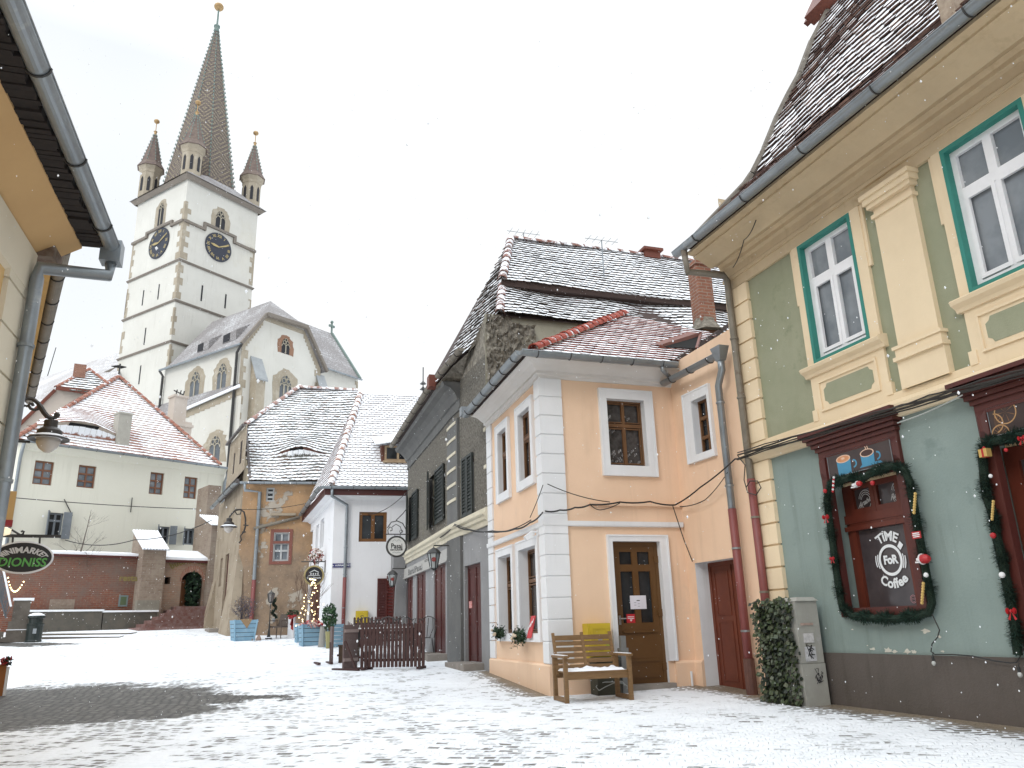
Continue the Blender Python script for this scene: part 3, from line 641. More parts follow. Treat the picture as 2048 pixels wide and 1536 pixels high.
for cx, cz, r_ in ((.20, .72, .13), (.05, .42, .11), (.10, -.02, .11), (.62, .97, .12)):
    a0, a1 = (0, 2*math.pi) if cx == .20 else (-1.4, 1.5) if cx == .05 else (.1, 2.9) if cz < 0 else (3.3, 6.1)
    def rq(x, z, o, cx=cx, cz=cz): return pq(cx+x, cz+z/ph, o)
    ringq(l, 0, 0, r_, r_, (.014, .014), .0475, 0, rq, a0, a1)
    for k in range(7): a = a0+(a1-a0)*(k+.5)/7; l.face([rq(0, 0, .0472), rq(r_*.8*math.cos(a-.05), r_*.8*math.sin(a-.05), .0472), rq(r_*.8*math.cos(a+.05), r_*.8*math.sin(a+.05), .0472)], 1)
text(l, '2 Espresso', lambda x, y: pq(.42+x, .28+.5*x+y/ph, .0478), .13, 2, bold=.004, align='LEFT')
l.build('orange_slice_print', [mat('orange_rim_print', (.45, .26, .12), .5), mat('orange_flesh_print', (.22, .11, .05), .5), m_letter], po)
fm_ = MB(); fm_.fframe(Y, (pic2[0]-.008, pic2[1]+.008, pic2[2]-.008, pic2[3]+.008), .008, .03, .05); fm_.build('picture_edge', m_zinc, po)
# ---- roof
m_ytile = roofmat('old_brown_tiles', [(.07, .035, .028), (.10, .05, .04), (.14, .075, .055), (.085, .05, .04), (.26, .15, .11)], cover=.78, vgain=.75, ns=1.6, fine=7)
pe = Y.P(ueL, zg, .85)
SY1 = Slope(pe, -20.18, 51); hit = lambda s, *pp_: [s.hit(*q) for q in pp_]
brk = 1.0
kp = SY1.Q(0, brk); SY2 = Slope(kp, -20.18, 61); UR2 = UR-1
e0 = SY1.st(SY1.hit(1384, 476))[0]; lowL = [SY1.Q(e0, -.05), SY1.Q(SY1.st(SY1.hit(1490, 372))[0], brk)]
upx = [(1505, 350), (1530, 300), (1556, 235), (1578, 190), (1600, 150), (1624, 85), (1655, 25), (1700, -60), (1760, -170)]
upL = [SY2.hit(*q) for q in upx]; upT = SY2.st(upL[-1])[1]
mb = MB(); tiles(mb, SY1, lowL+[SY1.Q(UR2, brk), SY1.Q(UR2, -.05)], .19, .155, .02, 5, jit=.012)
kk = SY2.st(lowL[1])[0]
poly2 = [SY2.Q(kk, 0)]+upL+[SY2.Q(UR2, upT), SY2.Q(UR2, 0)]
tiles(mb, SY2, poly2, .19, .155, .02, 6, jit=.014, bend=lambda a, t_: .03*math.sin(a*1.7)+.02*math.sin(t_*2.1+a))
rf = mb.build('roof', m_ytile, yel)
mb = MB(); m_board = mat('roof_boards', (.05, .03, .025), .9)
mb.face([p-SY1.n*.02 for p in lowL+[SY1.Q(UR2, brk), SY1.Q(UR2, -.05)]]); mb.face([p-SY2.n*.02 for p in poly2])
back = [p+SY2.back*3+V((0, 0, 0)) for p in upL]; 
for i in range(len(upL)-1): mb.face([upL[i]-SY2.n*.03, upL[i+1]-SY2.n*.03, back[i+1], back[i]])
mb.fbox(Y.off(.85), UR2, ueL, zg+.04, zg+.12, -.25, -.02); mb.build('roof_deck', m_board, rf)
mb = MB()
for a_, b_ in zip([SY2.Q(kk, 0)]+upL, upL): mb.tube([a_+V((0, 0, .02)), b_+V((0, 0, .02))], .06, 6)
mb.tube([lowL[0]+V((0, 0, .03)), lowL[1]+V((0, 0, .03))], .055, 6)
mb.build('verge_mortar', mat('mossy_mortar', (.14, .12, .10), .9, (.22, .2, .17), 6, .8, .8, 20), rf)
q = SY2.hit(1650, 30); mb = MB(); ax = (SY2.d, SY2.up, SY2.n); mb.box(q+SY2.up*.3-SY2.d*.05+SY2.n*.12, (.35, .28, .12), ax); mb.box(q+SY2.up*.12+SY2.d*.2+SY2.n*.12, (.2, .09, .05), ax); mb.build('roof_cap', m_redpaint, rf)
q = SY1.hit(1900, 40); mb = MB(); mb.box(q+V((0, 0, .35))-Y.n*.1, (.09, .12, .5), (Y.d, Y.n, V((0, 0, 1)))); mb.box(q+V((0, 0, .9))-Y.n*.1, (.14, .17, .04), (Y.d, Y.n, V((0, 0, 1)))); mb.build('chimney', mat('pale_weathered_wood', (.42, .34, .26), .9, (.2, .14, .1), 6, .9, .5), rf)
gutter(yel, Y.P(ueL+.12, zg, .93), Y.P(UR2, zg-.02, .93), m_zinc, m_iron, .085, 11)
dp = [Y.P(ueL-.12, zg-.08, .93), Y.P(ueL-.14, zg-.28, .90), Y.P(ueL-.16, zg-.55, .75)]
uu = line_u(Y, (1458, 560)); dpx = Y.off(.13); ud = dpx.uz(1478, 760)[0]; udb = dpx.uz(1534, 1180)[0]
top = V(Y.P(ud, dpx.uz(1462, 556)[1], .13))
pipe(yel, [Y.P(ueL-.12, zg-.06, .93), Y.P(ueL-.12, zg-.45, .90), Y.P(ud+.05, top.z+.12, .16), top, Y.P(ud, .5, .13)], .055, m_oldzinc, boot=[Y.P(ud, zcb-.25, .13), Y.P(ud, .42, .13)], bm=m_redpipe,
     rings=[(Y.P(ud, z, .13), (0, 0, 1)) for z in (5.9, 4.9, 3.0, 1.9)])
# ================================================================ PEACH HOUSE
pea = thing('house', A+V((0, 0, .44)), 'small peach house with white corner quoins and a brown glazed door, behind the wooden bench', 'house')
zcB = (line_z(PR, (1121.6, 756.8), (1330, 770.8))+line_z(PL, (1073, 767), (978, 857)))/2
GO = .42; PRo = PR.off(GO); zG = (PRo.uz(1200, 718)[1]+PRo.uz(1300, 727)[1])/2
Bn = B; uB = ub
PW1 = PR.rect((1210, 797), (1285, 803), (1296, 934), (1220, 930)); PW1o = PR.rect((1195, 777), (1301, 784), (1315, 955), (1204, 951))
PD = PR.rect((1221, 1083), (1318, 1083), (1339, 1368), (1243, 1370)); PDo = PR.rect((1208, 1069), (1333, 1071), (1354, 1322), (1230, 1322))
zt_w = (line_z(PL, (1040.5, 829), (1061, 812))+line_z(PL, (999.6, 868.5), (1015, 854)))/2; zb_w = (line_z(PL, (1066, 950.5), (1044, 963.5))+line_z(PL, (1019, 980.5), (1001, 989.6)))/2
def plr(a, b, z0, z1): q = sorted([PL.uz(*a)[0], PL.uz(*b)[0]]); return (q[0], q[1], z0, z1)
LW2 = plr((1041.5, 900), (1065, 890), zb_w, zt_w); LW1 = plr((1000, 930), (1017, 920), zb_w, zt_w)
zlt = line_z(PL, (1041, 1101), (1073, 1091)); zlb = line_z(PL, (1044, 1268), (1002, 1266)); LL2 = plr((1042, 1150), (1077, 1150), zlb, zlt); LL1 = plr((1000.5, 1150), (1026.5, 1150), zlb, zlt)
WW = WG.rect((1386, 803), (1416, 790), (1429, 899), (1396, 909)); WWo = WG.rect((1367, 793), (1420, 766), (1436, 911), (1381, 929))
WD = WG.rect((1391, 1130), (1475, 1110), (1500, 1382), (1412, 1374)); WD = (WD[0]-.05, WD[1], .2, WD[3])
mb = MB(); ZB = .1
wall(mb, PR, 0, uB, ZB, zG, [PW1, PD], reveal=.17, rmi=1); wall(mb, PL, 0, ue, ZB, zG, [LW1, LW2, LL1, LL2], reveal=.2, rmi=1)
ztop = line_z(WG, (1452, 668)); wall(mb, WG, uc-.02, 0, ZB, zG-.1, [WW, WD], reveal=.3, rmi=1)
# gable part of the wing rising to the right
g0 = WG.uz(1345, 728); g1 = WG.uz(1452, 662); mb.face([WG.P(0, zG-.1), WG.P(uc-.02, zG-.1), WG.P(uc-.02, g1[1]+(g1[1]-g0[1])/(g1[0]-g0[0])*(uc-g1[0])), WG.P(g0[0], g0[1])])
mb.build('wall', [m_peach, m_white], pea)
zpl = line_z(PL, (984, 1317), (1099, 1327)); mb = MB()
mold(mb, [PL.P(ue, 0), A, PR.P(PD[0]-.11, 0)], [(0, .1), (.06, .1), (.055, zpl-.03), (.03, zpl), (0, zpl)]); mold(mb, [PR.P(PD[1]+.12, 0), B, WG.P(WD[1]+.0, 0)], [(0, .1), (.06, .1), (.055, zpl-.07), (.03, zpl-.03), (0, zpl-.03)]); mb.build('plinth', m_peach, pea)
mb = MB(); H_ = zG-zcB
mold(mb, [PL.P(ue, 0), A, PR.P(uB+.02, 0)], [(-.02, zcB), (.03, zcB), (.04, zcB+.05), (.09, zcB+.07), (.09, zcB+.12), (.12, zcB+.14), (.14, zcB+H_*.5), (.2, zcB+H_*.68), (.27, zcB+H_*.8), (.36, zcB+H_*.85), (.36, zG-.03), (-.02, zG-.03)]); mb.build('eave_cornice', m_soffit, pea)
# quoins
nq = 12; z0 = zpl; z1 = zcB; zbd = (line_z(PR, (1133, 1042), (1370, 1046)), line_z(PR, (1133, 1052), (1370, 1056))); qw = line_u(PR, (1119, 758), (1134, 1046)); qwl = line_u(PL, (1071, 768)); qe = line_u(PL, (985, 900)); mb = MB()
hq = (z1-z0)/14
for i in range(14):
    a_, b_ = z0+i*hq+.008, z0+(i+1)*hq-.008
    mold(mb, [PL.P(qwl, 0), A, PR.P(qw, 0)], [(-.01, a_), (.04, a_), (.048, a_+.008), (.048, b_-.008), (.04, b_), (-.01, b_)])
mold(mb, [PL.P(qwl, 0), A, PR.P(qw, 0)], [(-.01, z0), (.03, z0), (.03, z1), (-.01, z1)]); mb.build('quoins', m_white, pea)
mb = MB()
for i in range(14): mb.fbox(PL, qe, ue, z0+i*hq+.008, z0+(i+1)*hq-.008, -.01, .035)
mb.build('quoins', m_white, pea)
mb = MB(); mold(mb, [PL.P(ue, 0), A, PR.P(uB-.03, 0)], [(-.01, zbd[1]), (.055, zbd[1]), (.065, zbd[1]+.02), (.07, zbd[0]), (-.01, zbd[0]+.01)]); mb.build('string_course', m_white, pea)
mb = MB(); q = sorted([PR.uz(1178, 1009)[0], PR.uz(1365, 1013)[0]]); zz = PR.uz(1270, 1010)[1]; mb.fbox(PR, q[0], q[1], zz-.025, zz+.025, 0, .05); mb.build('wall_ledge', m_peach, pea)
m_lace = mat('lace_curtain_glass', (.03, .027, .027), .2, (.10, .095, .095), 9, .8)
def surround(par, f, out, inn, mt, o=.05):
    mb = MB(); u0, u1, z0, z1 = out; a, b, c, d = inn
    for r_ in ((u0, a, z0, z1), (b, u1, z0, z1), (a, b, d, z1)) + (((a, b, z0, c),) if c > z0+.01 else ()): mb.fbox(f, *r_, -.01, o)
    mb.fframe(f, (u0+.0, u1-.0, z0, z1), .03, o, o+.012, wb=.03 if c > z0+.01 else 0)
    return mb.build('surround', mt, par)
def sashes(mb, f, r, o):  # inner sash frames
    u0, u1, z0, z1 = r; h = z1-z0; m_ = (u0+u1)/2
    for a, b in ((u0+.05, m_-.01), (m_+.01, u1-.05)): mb.fframe(f, (a, b, z0+.05, z0+h*.58), .02, o-.03, o+.008); mb.fframe(f, (a, b, z0+h*.66, z1-.05), .018, o-.03, o+.008)
w = window(pea, PR, PW1, -.1, m_brown, m_lace, 2, (.62,), .035, .035, .06, extra=lambda k: sashes(k, PR, PW1, -.1)); surround(w, PR, PW1o, PW1, m_white)
lm = MB()                                                # lace pattern on the curtains
for r_ in range(26):
    uu = rnd.uniform(PW1[0]+.08, PW1[1]-.08); z_ = PW1[2]+rnd.choice((.1, .16, .25, .3, PW1[3]-PW1[2]-.3, PW1[3]-PW1[2]-.45, .55*(PW1[3]-PW1[2])))+rnd.uniform(-.03, .03)
    lm.tube([PR.P(uu+.03*math.cos(k), z_+.035*math.sin(k*1.3), -.148) for k in range(7)], .004, 3)
lm.build('lace', mat('white_lace', (.45, .44, .44), .8), w)
for r_ in (LW1, LW2): w = window(pea, PL, r_, -.06, m_brown, m_lace, 2, (.62,), .035, .035, .06, extra=lambda k: sashes(k, PL, r_, -.06)); surround(w, PL, (r_[0]-.17, r_[1]+.17, r_[2]-.17, r_[3]+.17), r_, m_white)
for r_ in (LL1, LL2): w = window(pea, PL, r_, -.14, m_brown, m_lace, 2, (.62,), .035, .035, .05, extra=lambda k: sashes(k, PL, r_, -.14)); surround(w, PL, (r_[0]-.16, r_[1]+.14, r_[2]-.14, r_[3]+.16), r_, m_white)
w = window(pea, WG, WW, -.1, m_brown, m_glass, 2, (.3, .66,), .04, .03, .05); surround(w, WG, WWo, WW, m_white); 
# glazed brown door
m_door = mat('brown_door_paint', (.115, .052, .012), .5, (.09, .038, .008), 4, .6, .2, 50)
D_ = PD; mb = MB(); o = -.08; mb.fframe(PR, D_, .06, o-.06, o+.01, wb=0); u0, u1, z0, z1 = D_; hD = z1-z0; mid = (u0+u1)/2
gz1 = z0+hD*.42; gz2 = z0+hD*.785; gz3 = z0+hD*.835; gz4 = z1-.17
mb.fbox(PR, u0+.06, u0+.17, z0, z1-.06, o-.05, o); mb.fbox(PR, u1-.17, u1-.06, z0, z1-.06, o-.05, o)
mb.fbox(PR, mid-.055, mid+.055, gz1, gz4, o-.05, o+.002)
for a, b in ((z0, gz1), (gz2, gz3), (gz4, z1-.06)): mb.fbox(PR, u0+.17, u1-.17, a, b, o-.05, o+.001)
mb.fbox(PR, u0+.14, u1-.14, z0+.36, z0+.40, o, o+.02); mb.fbox(PR, u0+.14, u1-.14, gz1-.16, gz1-.12, o, o+.03); mb.fbox(PR, u0+.14, u1-.14, z0+.1, z0+.28, o, o+.012)
dd = mb.build('door', m_door, pea); dd['label'] = 'brown door with four glass panes and notices'
surround(dd, PR, PDo[:2]+(zpl-.03, PDo[3]), (u0, u1, zpl-.03, z1), m_white)
mb = MB(); mb.fbox(PR, u0+.1, u1-.1, gz1-.02, gz4+.02, o-.04, o-.03); mb.build('pane', m_glass, dd)
mb = MB(); c_ = PR.uz(1288, 1240, o); hu = u0+.1; hz_ = PR.uz(1248, 1237, o)[1]; mb.fbox(PR, hu-.02, hu+.02, hz_-.1, hz_+.05, o, o+.012); mb.tube([PR.P(hu, hz_, o), PR.P(hu, hz_, o+.05), PR.P(hu+.1, hz_, o+.05)], .01, 6); mb.build('handle', mat('steel', (.5, .5, .5), .3, metal=.9), dd)
for i, zz in enumerate((1118, 1225, 1333)):
    z_ = PR.uz(1322, zz)[1]; mb = MB(); mb.fbox(PR, u1-.08, u1+.02, z_-.06, z_+.06, o, o+.025); mb.build('hinge', m_door, dd)
r_ = PR.off(o+.02).rect((1260, 1191), (1292, 1191), (1294, 1218), (1262, 1218)); mb = MB(); mb.fbox(PR, *r_, o+.008, o+.012); mb.fbox(PR, (r_[0]+r_[1])/2-.03, (r_[0]+r_[1])/2+.03, r_[3]-.09, r_[3]-.075, o+.0121, o+.013, 1)
for i in range(4): mb.fbox(PR, r_[0]+.07+.07*(i % 2), r_[0]+.11+.07*(i % 2), r_[3]-.12-.02*i, r_[3]-.115-.02*i, o+.0121, o+.013, 1)
mb.build('paper_notice', [mat('paper', (.72, .70, .76), .8), m_cable], dd)
r_ = PR.off(o).rect((1254, 1228), (1271, 1228), (1272, 1247), (1255, 1247)); mb = MB(); mb.fbox(PR, *r_, o-.029, o-.02); mm = (r_[0]+r_[1])/2
for i in range(2): mb.fbox(PR, r_[0]+.02, r_[1]-.02, r_[3]-.05-.025*i, r_[3]-.04-.025*i, o-.0199, o-.019, 1)
mb.fbox(PR, mm-.02, mm+.02, r_[2]+.05, r_[2]+.06, o-.0199, o-.019, 1); mb.fbox(PR, mm-.006, mm+.006, r_[2]+.035, r_[2]+.075, o-.0199, o-.0185, 1)
mb.build('red_sticker', [mat('red_sticker_paint', (.5, .02, .03), .5), m_upvc], dd)
mb = MB(); mb.fbox(PR, u0-.05, u1+.05, .1, z0+.01, -.1, .14); mb.build('doorstep', m_stone, pea)
# red-brown boarded door in the wing
D2 = (WD[0]+.02, WG.uz(1409, 1127, -.32)[0], gz(*WG.P(-1.5, 0).xy)+.02, WD[3]-.02); mb = MB(); o = -.28; fD = (WD[0], WD[1], .3, WD[3]); mb.fframe(WG, fD, .06, o-.04, o+.02, wb=0)
mm = (fD[0]+fD[1])/2
for a, b in ((fD[0]+.06, mm-.005), (mm+.005, fD[1]-.06)):
    mb.fbox(WG, a, b, .3, fD[3]-.06, o-.03, o); 
    for c, d in ((.55, 1.5), (1.6, fD[3]-.16)): mb.fframe(WG, (a+.08, b-.08, c, d), .02, o, o+.012)
mb.fbox(WG, mm-.02, mm+.02, .3, fD[3]-.06, o, o+.018)
dd = mb.build('door', m_redpaint, pea); dd['label'] = 'red-brown boarded door deep in a white reveal'
# roof
pe = PR.P(0, zG+.03, GO+.05); zpk = PW.uz(1250, 632, .02)[1]; back_d = abs((E_-A).dot(PR.n))
pit = math.degrees(math.atan2(zpk-zG, back_d+GO)); pit = 37; SP = Slope(pe, 71.34, pit)
m_rubble = mat('old_cement_wall', (.33, .30, .25), .95, (.12, .105, .085), 8, 1, 1, 7, dirt=(.42, .39, .32), ds=2.6, dl=.56, bd=.12)
m_ptile = roofmat('red_new_tiles', [(.20, .05, .035), (.27, .07, .045), (.33, .10, .06), (.22, .06, .04)], cover=1.25, vgain=1.0, ns=1.6, fine=10)
polyR = hit(SP, (1062, 697), (1250, 630), (1430, 668), (1458, 650), (1345, 726)); polyR[0] = SP.Q(SP.st(polyR[0])[0], -.03); polyR[4] = SP.Q(SP.st(polyR[4])[0], -.03)
eyeu, eyet = SP.st(SP.hit(1378, 696)); 
def pbend(a, t_): k = max(0, 1-abs(a-eyeu)/.9); return .28*(k*k*(3-2*k))*(max(0, 1-abs(t_-eyet-.15)/.9) if t_ > eyet-.02 else 0)
mb = MB(); tiles(mb, SP, polyR, .18, .15, .02, 11, jit=.007); rfo = mb.build('roof', m_ptile, pea)
pk = polyR[1]; cn = polyR[0]; eL = PL.P(ue, zG+.03, GO+.05)
mb = MB(); mb.face([p-SP.n*.02 for p in polyR]); pkb = pk-SP.n*.02; mb.face([cn-SP.n*.02, pkb, eL]); fb_ = lambda p: p+SP.back*max(0, (back_d-(A-p).dot(PR.n)))-V((0, 0, .1)); mb.face([polyR[1], polyR[2], fb_(polyR[2]), fb_(polyR[1])]); mb.fbox(PR.off(GO), -.3, SP.st(polyR[4])[0], zG-.0, zG+.05, -.3, .02); mb.fbox(PL.off(GO), -.3, ue, zG, zG+.05, -.3, .02)
mb.build('roof_deck', m_board, rfo)
mb = MB(); ridge(mb, cn+V((0, 0, .03)), pk+V((0, 0, .03)), .10, .26, 4, up=(0, 0, 1)); mb.build('hip_tiles', roofmat('red_hip_tiles', [(.30, .05, .03), (.36, .07, .04)], cover=.32, vgain=.6, ns=5), rfo)
mb = MB(); sE = 20; ed = polyR[4], polyR[3]
mb.bar(ed[0]+V((0, 0, .0)), ed[1]+V((0, 0, 0)), .04, .09); mb.build('verge_board', m_board, rfo)
ex = [SP.hit(*q) for q in ((1320, 698), (1392, 702), (1398, 682))]; rg_ = MB(); hn = SP.n*.1; rg_.bar(ex[0]+SP.n*.05, ex[2]+SP.n*.16, .05, .07); rg_.bar(ex[1]+SP.n*.05, ex[2]+SP.n*.16, .05, .05); rg_.face([ex[0]+SP.n*.05, ex[2]+SP.n*.16, ex[2]+SP.up*.5+SP.n*.05, ex[0]+SP.up*.25+SP.n*.05]); rg_.build('eyebrow_hood', m_redpaint, rfo)
mb = MB(); mb.face([ex[0]+SP.n*.052, ex[1]+SP.n*.052, ex[2]+SP.n*.14]); mb.build('eyebrow_opening', mat('black_opening', (.006, .006, .006), 1), rfo)
c_ = SP.hit(1410, 652); mb = MB(); ztc = at_dist(1400, 532, math.hypot(c_.x, c_.y)).z; ax = (PR.d, PR.n, V((0, 0, 1))); hh = (ztc-c_.z)/2; wq = .24
m_brick = brickmat('chimney_brick', ((.24, .09, .055), (.31, .13, .08), (.17, .08, .06)), (.30, .24, .19), .25, .08)
mb.box(c_+V((0, 0, hh-.1)), (wq*.8, wq*.8, hh+.1), ax); mb.box(c_+V((0, 0, 2*hh)), (wq*.8+.04, wq*.8+.04, .05), ax); ch = mb.build('chimney', m_brick, rfo)
mb = MB(); mb.lathe(c_+V((0, 0, -.05)), [(.42, -.12), (.34, .02), (.27, .1), (.24, .2)], 7); mb.build('chimney_flashing', m_rubble, ch)
gcn = SP.p; cnr = PRo.P(0, 0)
pA = (lambda: (PL.off(GO+.09).P(ue, zG, 0), (lambda n1, n2, k: A+(n1+n2)/(1+n1.dot(n2))*k+V((0, 0, zG)))(PL.n, PR.n, GO+.09), PR.off(GO+.09).P(PR.uz(1353, 730, GO+.09)[0], zG, 0)))()
gutter(pea, pA[0], pA[1], m_zinc, m_iron, .085, 6); gutter(pea, pA[1], pA[2], m_zinc, m_iron, .085, 5)
mb = MB(); mb.box(pA[0]+V((0, 0, .06)), (.1, .1, .1), (PL.d, PL.n, V((0, 0, 1)))); mb.build('gutter_box', m_zinc, pea)
w0 = WG.P(*WG.uz(1327, 765, .22), .22); w1 = WG.P(*WG.uz(1440, 706, .22), .22); gutter(pea, w0, w1, m_zinc, m_iron, .08, 3)
jx = pA[2]+(pA[1]-pA[2]).normalized()*.3; jb = w0+(w1-w0)*.12; pipe(pea, [jx+V((0, 0, -.06)), jx+V((0, 0, -.14)), jb+V((0, 0, .05))], .04, m_zinc)
px_ = WG.off(.15); uD = px_.uz(1462, 1000)[0]; zr = px_.uz(1476, 1015)[1]
mb = MB(); mb.hexa([w1+WG.d*a_+WG.n*b_+V((0, 0, -.14)) for a_, b_ in ((-.06, -.06), (.06, -.06), (.06, .06), (-.06, .06))], [w1+WG.d*a_+WG.n*b_+V((0, 0, .1)) for a_, b_ in ((-.13, -.1), (.13, -.1), (.13, .1), (-.13, .1))]); mb.build('rain_hopper', m_zinc, pea)
pipe(pea, [w1+V((0, 0, -.1)), w1+V((0, 0, -.3)), px_.P(uD, w1.z-.5), px_.P(uD, .5)], .06, m_zinc, boot=[px_.P(uD, zr), px_.P(uD, .5)], bm=m_redpipe, rings=[(px_.P(uD, z), (0, 0, 1)) for z in (5.0, 3.6, 2.6, 1.35)])
mb = MB(); mb.tube([px_.P(uD, .95), px_.P(uD, .3)], .085, 10); mb.build('cast_iron_boot', mat('rusty_iron', (.10, .045, .035), .7, (.16, .07, .05), 8, .7, .5), pea)
mb = MB(); mb.tube([PR.P(line_u(PR, (1378, 1360)), .3, .1), PR.P(line_u(PR, (1378, 1360)), line_z(PR, (1378, 1342)), .1)], .02, 6); mb.build('vent_pipe', m_white, pea)

# ================================================================ GREY HOUSE
gre = thing('house', G_+V((0, 0, .7)), 'weathered grey pebble-dashed house with dark shutters and a large snowy tiled roof', 'house')
m_pebble = mat('dark_pebbledash', (.24, .22, .185), .95, (.055, .05, .042), 19, 1, 1, 28, dirt=(.15, .14, .10), ds=1.1, dl=.6, bd=.05)
m_greyr = mat('grey_render', (.27, .27, .275), .9, (.20, .20, .205), 1.4, .9, .4, 30, dirt=(.15, .15, .16), ds=1.3, dl=.6, streak=0.7)
m_greyd = mat('dark_grey_render', (.14, .14, .135), .9, (.10, .10, .10), 2, .8, .4, 30)
m_creamm = mat('cream_moulding', (.62, .57, .45), .8, (.48, .44, .34), 3, .7, .2)
m_cement = mat('greenish_cement', (.33, .315, .25), .95, (.43, .40, .33), 1.6, .8, .5, 20, dirt=(.22, .21, .15), ds=1.1, dl=.55)
zL = GL.uz(909, 1056)[1]; zst = (zL+.08, line_z(GL, (909, 1078)))
gE = GL.off(.5); pE0 = gE.P(*gE.uz(792, 889)); ze = (gE.uz(792, 889)[1]+gE.uz(866, 770)[1])/2; GRo = GR.off(.5)
zdT = line_z(GL, (867, 1136), (891, 1131)); zsb = line_z(GL, (810.5, 1157), (867, 1133.6))
def gd(f, a, b, zt_, ref=1240): q = sorted([f.uz(a, ref)[0], f.uz(b, ref)[0]]); return (q[0], q[1], .55, zt_)
GD = [gd(GL, 868, 891, zsb-.02), gd(GL, 832.5, 851, zsb-.02), gd(GL, 810.5, 825, zsb-.02)]
GS = [GL.rect((858, 953), (888, 933.6), (892, 1041.7), (859, 1049.5)), GL.rect((817, 995), (836, 978), (838.6, 1058.6), (817.8, 1069))]
zs0 = min(GS[0][2], GS[1][2]+.2); GS = [(a, b, GS[0][2], GS[0][3]) for a, b, c, d in GS]; GRD = gd(GR, 930, 962.5, GR.uz(945, 1128)[1])
GRS = GR.rect((926.4, 916.7), (946.7, 907.5), (949.8, 1027.4), (928.5, 1035)); ugr, _ = GR.uz(909, 1200); uLend = ul-.3
uLend = ul
mb = MB(); zw = ze-.05
wall(mb, GL, 0, uLend, zst[0], zw, GS, reveal=.15, rmi=3); wall(mb, GL, 0, uLend, .3, zst[0], GD, mi=1, reveal=.1); wall(mb, GR, 0, ugr, zst[0], zw, [GRS], reveal=.1, rmi=3); wall(mb, GR, 0, ugr, .3, zst[0], [GRD], mi=1, reveal=.12)
mb.face([GL.P(uLend, .3), GL.P(uLend, zw), GL.P(uLend, zw, -6), GL.P(uLend, .3, -6)], 1)
mb.build('wall', [m_pebble, m_greyr, m_rubble, m_greyd], gre)
# party wall above the peach roof: rough cement with a ragged left edge
zE2 = (PW.uz(998, 628)[1]+PW.uz(1240, 622)[1])/2; zE2 = PW.uz(1000, 634)[1]; k = [PW.uz(*q) for q in ((1064, 655), (1030, 650))]
mb = MB(); wall(mb, PW, -0.02, 9.5, 4.8, zE2+.05); pwo = mb.build('party_wall', m_cement, gre); mb = MB()
q3 = [GR.P(0, zw), GR.P(0, zE2)]; us_ = GR.uz(920, 728)[0]; mb.face([GR.P(0, zw), GR.P(0, zE2), GR.P(us_*.35, zE2-.25), GR.P(us_*.75, zw+.55), GR.P(us_, zw+.05), GR.P(us_, zw)])
mb.build('corner_wall', m_rubble, gre)
rr = random.Random(9); mb = MB(); ur0 = PW.uz(1064, 655)[0]; nu, nv = 26, 40; zA_, zB_ = 5.0, zE2+.02
gq = [[PW.P(ur0*1.05*i/nu+rr.uniform(-.02, .02), zA_+(zB_-zA_)*j/nv+rr.uniform(-.02, .02), .015+.13*rr.random()**2) for j in range(nv+1)] for i in range(nu+1)]
for i in range(nu):
    for j in range(nv):
        u_, v_ = i/nu, j/nv
        if u_ < .78+.2*math.sin(v_*9)+.1*math.sin(v_*23) and not (v_ > .93 and u_ > .5): mb.face([gq[i][j], gq[i+1][j], gq[i+1][j+1], gq[i][j+1]])
mb.build('rubble_patch', m_rubble, pwo)
# mouldings, pilaster strips
mb = MB(); mold(mb, [GL.P(uLend, 0), G_, GR.P(-.0, 0)], [(-.01, zst[1]), (.05, zst[1]), (.05, zst[1]+.1), (.10, zst[1]+.13), (.10, zst[1]+.2), (.15, zst[1]+.23), (.16, zst[0]-.1), (.09, zst[0]-.07), (.08, zst[0]+.03), (-.01, zst[0]+.06)]); mb.build('string_course', m_creamm, gre)
mb = MB(); hw = ze-.1
mold(mb, [GL.P(uLend, 0), G_, GR.P(us_, 0)], [(-.01, hw-.72), (.04, hw-.72), (.05, hw-.67), (.02, hw-.64), (.03, hw-.46), (.08, hw-.44), (.10, hw-.38), (.16, hw-.26), (.27, hw-.15), (.42, hw-.10), (.46, hw), (-.01, hw)]); mb.build('eave_cornice', m_greyd, gre)
mb = MB(); mold(mb, [GL.P(.45, 0), G_, GR.P(GR.uz(920, 1000)[0]*1.0, 0)], [(-.01, zst[0]), (.07, zst[0]), (.07, hw-.9), (-.01, hw-.9)]); mold(mb, [GL.P(.5, 0), G_, GR.P(GR.uz(925, 1000)[0], 0)], [(-.01, .5), (.07, .5), (.07, zst[1]), (-.01, zst[1])]); pil = mb.build('pilaster', m_greyd, gre)
nz_ = 6
for i in range(nz_):
    z_ = zst[0]+.55+i*(hw-1.2-zst[0])/nz_; mb = MB(); mold(mb, [GL.P(.38, 0), G_, GR.P(GR.uz(918, 1000)[0], 0)], [(.05, z_), (.09, z_), (.09, z_+.07), (.05, z_+.07)]); mb.build('pilaster_band', m_creamm, pil)
for i in range(3):
    z_ = zst[0]+.9+i*.85; mb = MB(); mb.fbox(GR, 0.02, GR.uz(972, 1000)[0], z_, z_+.08, 0, .04); mb.build('pilaster_band', m_creamm, pil)
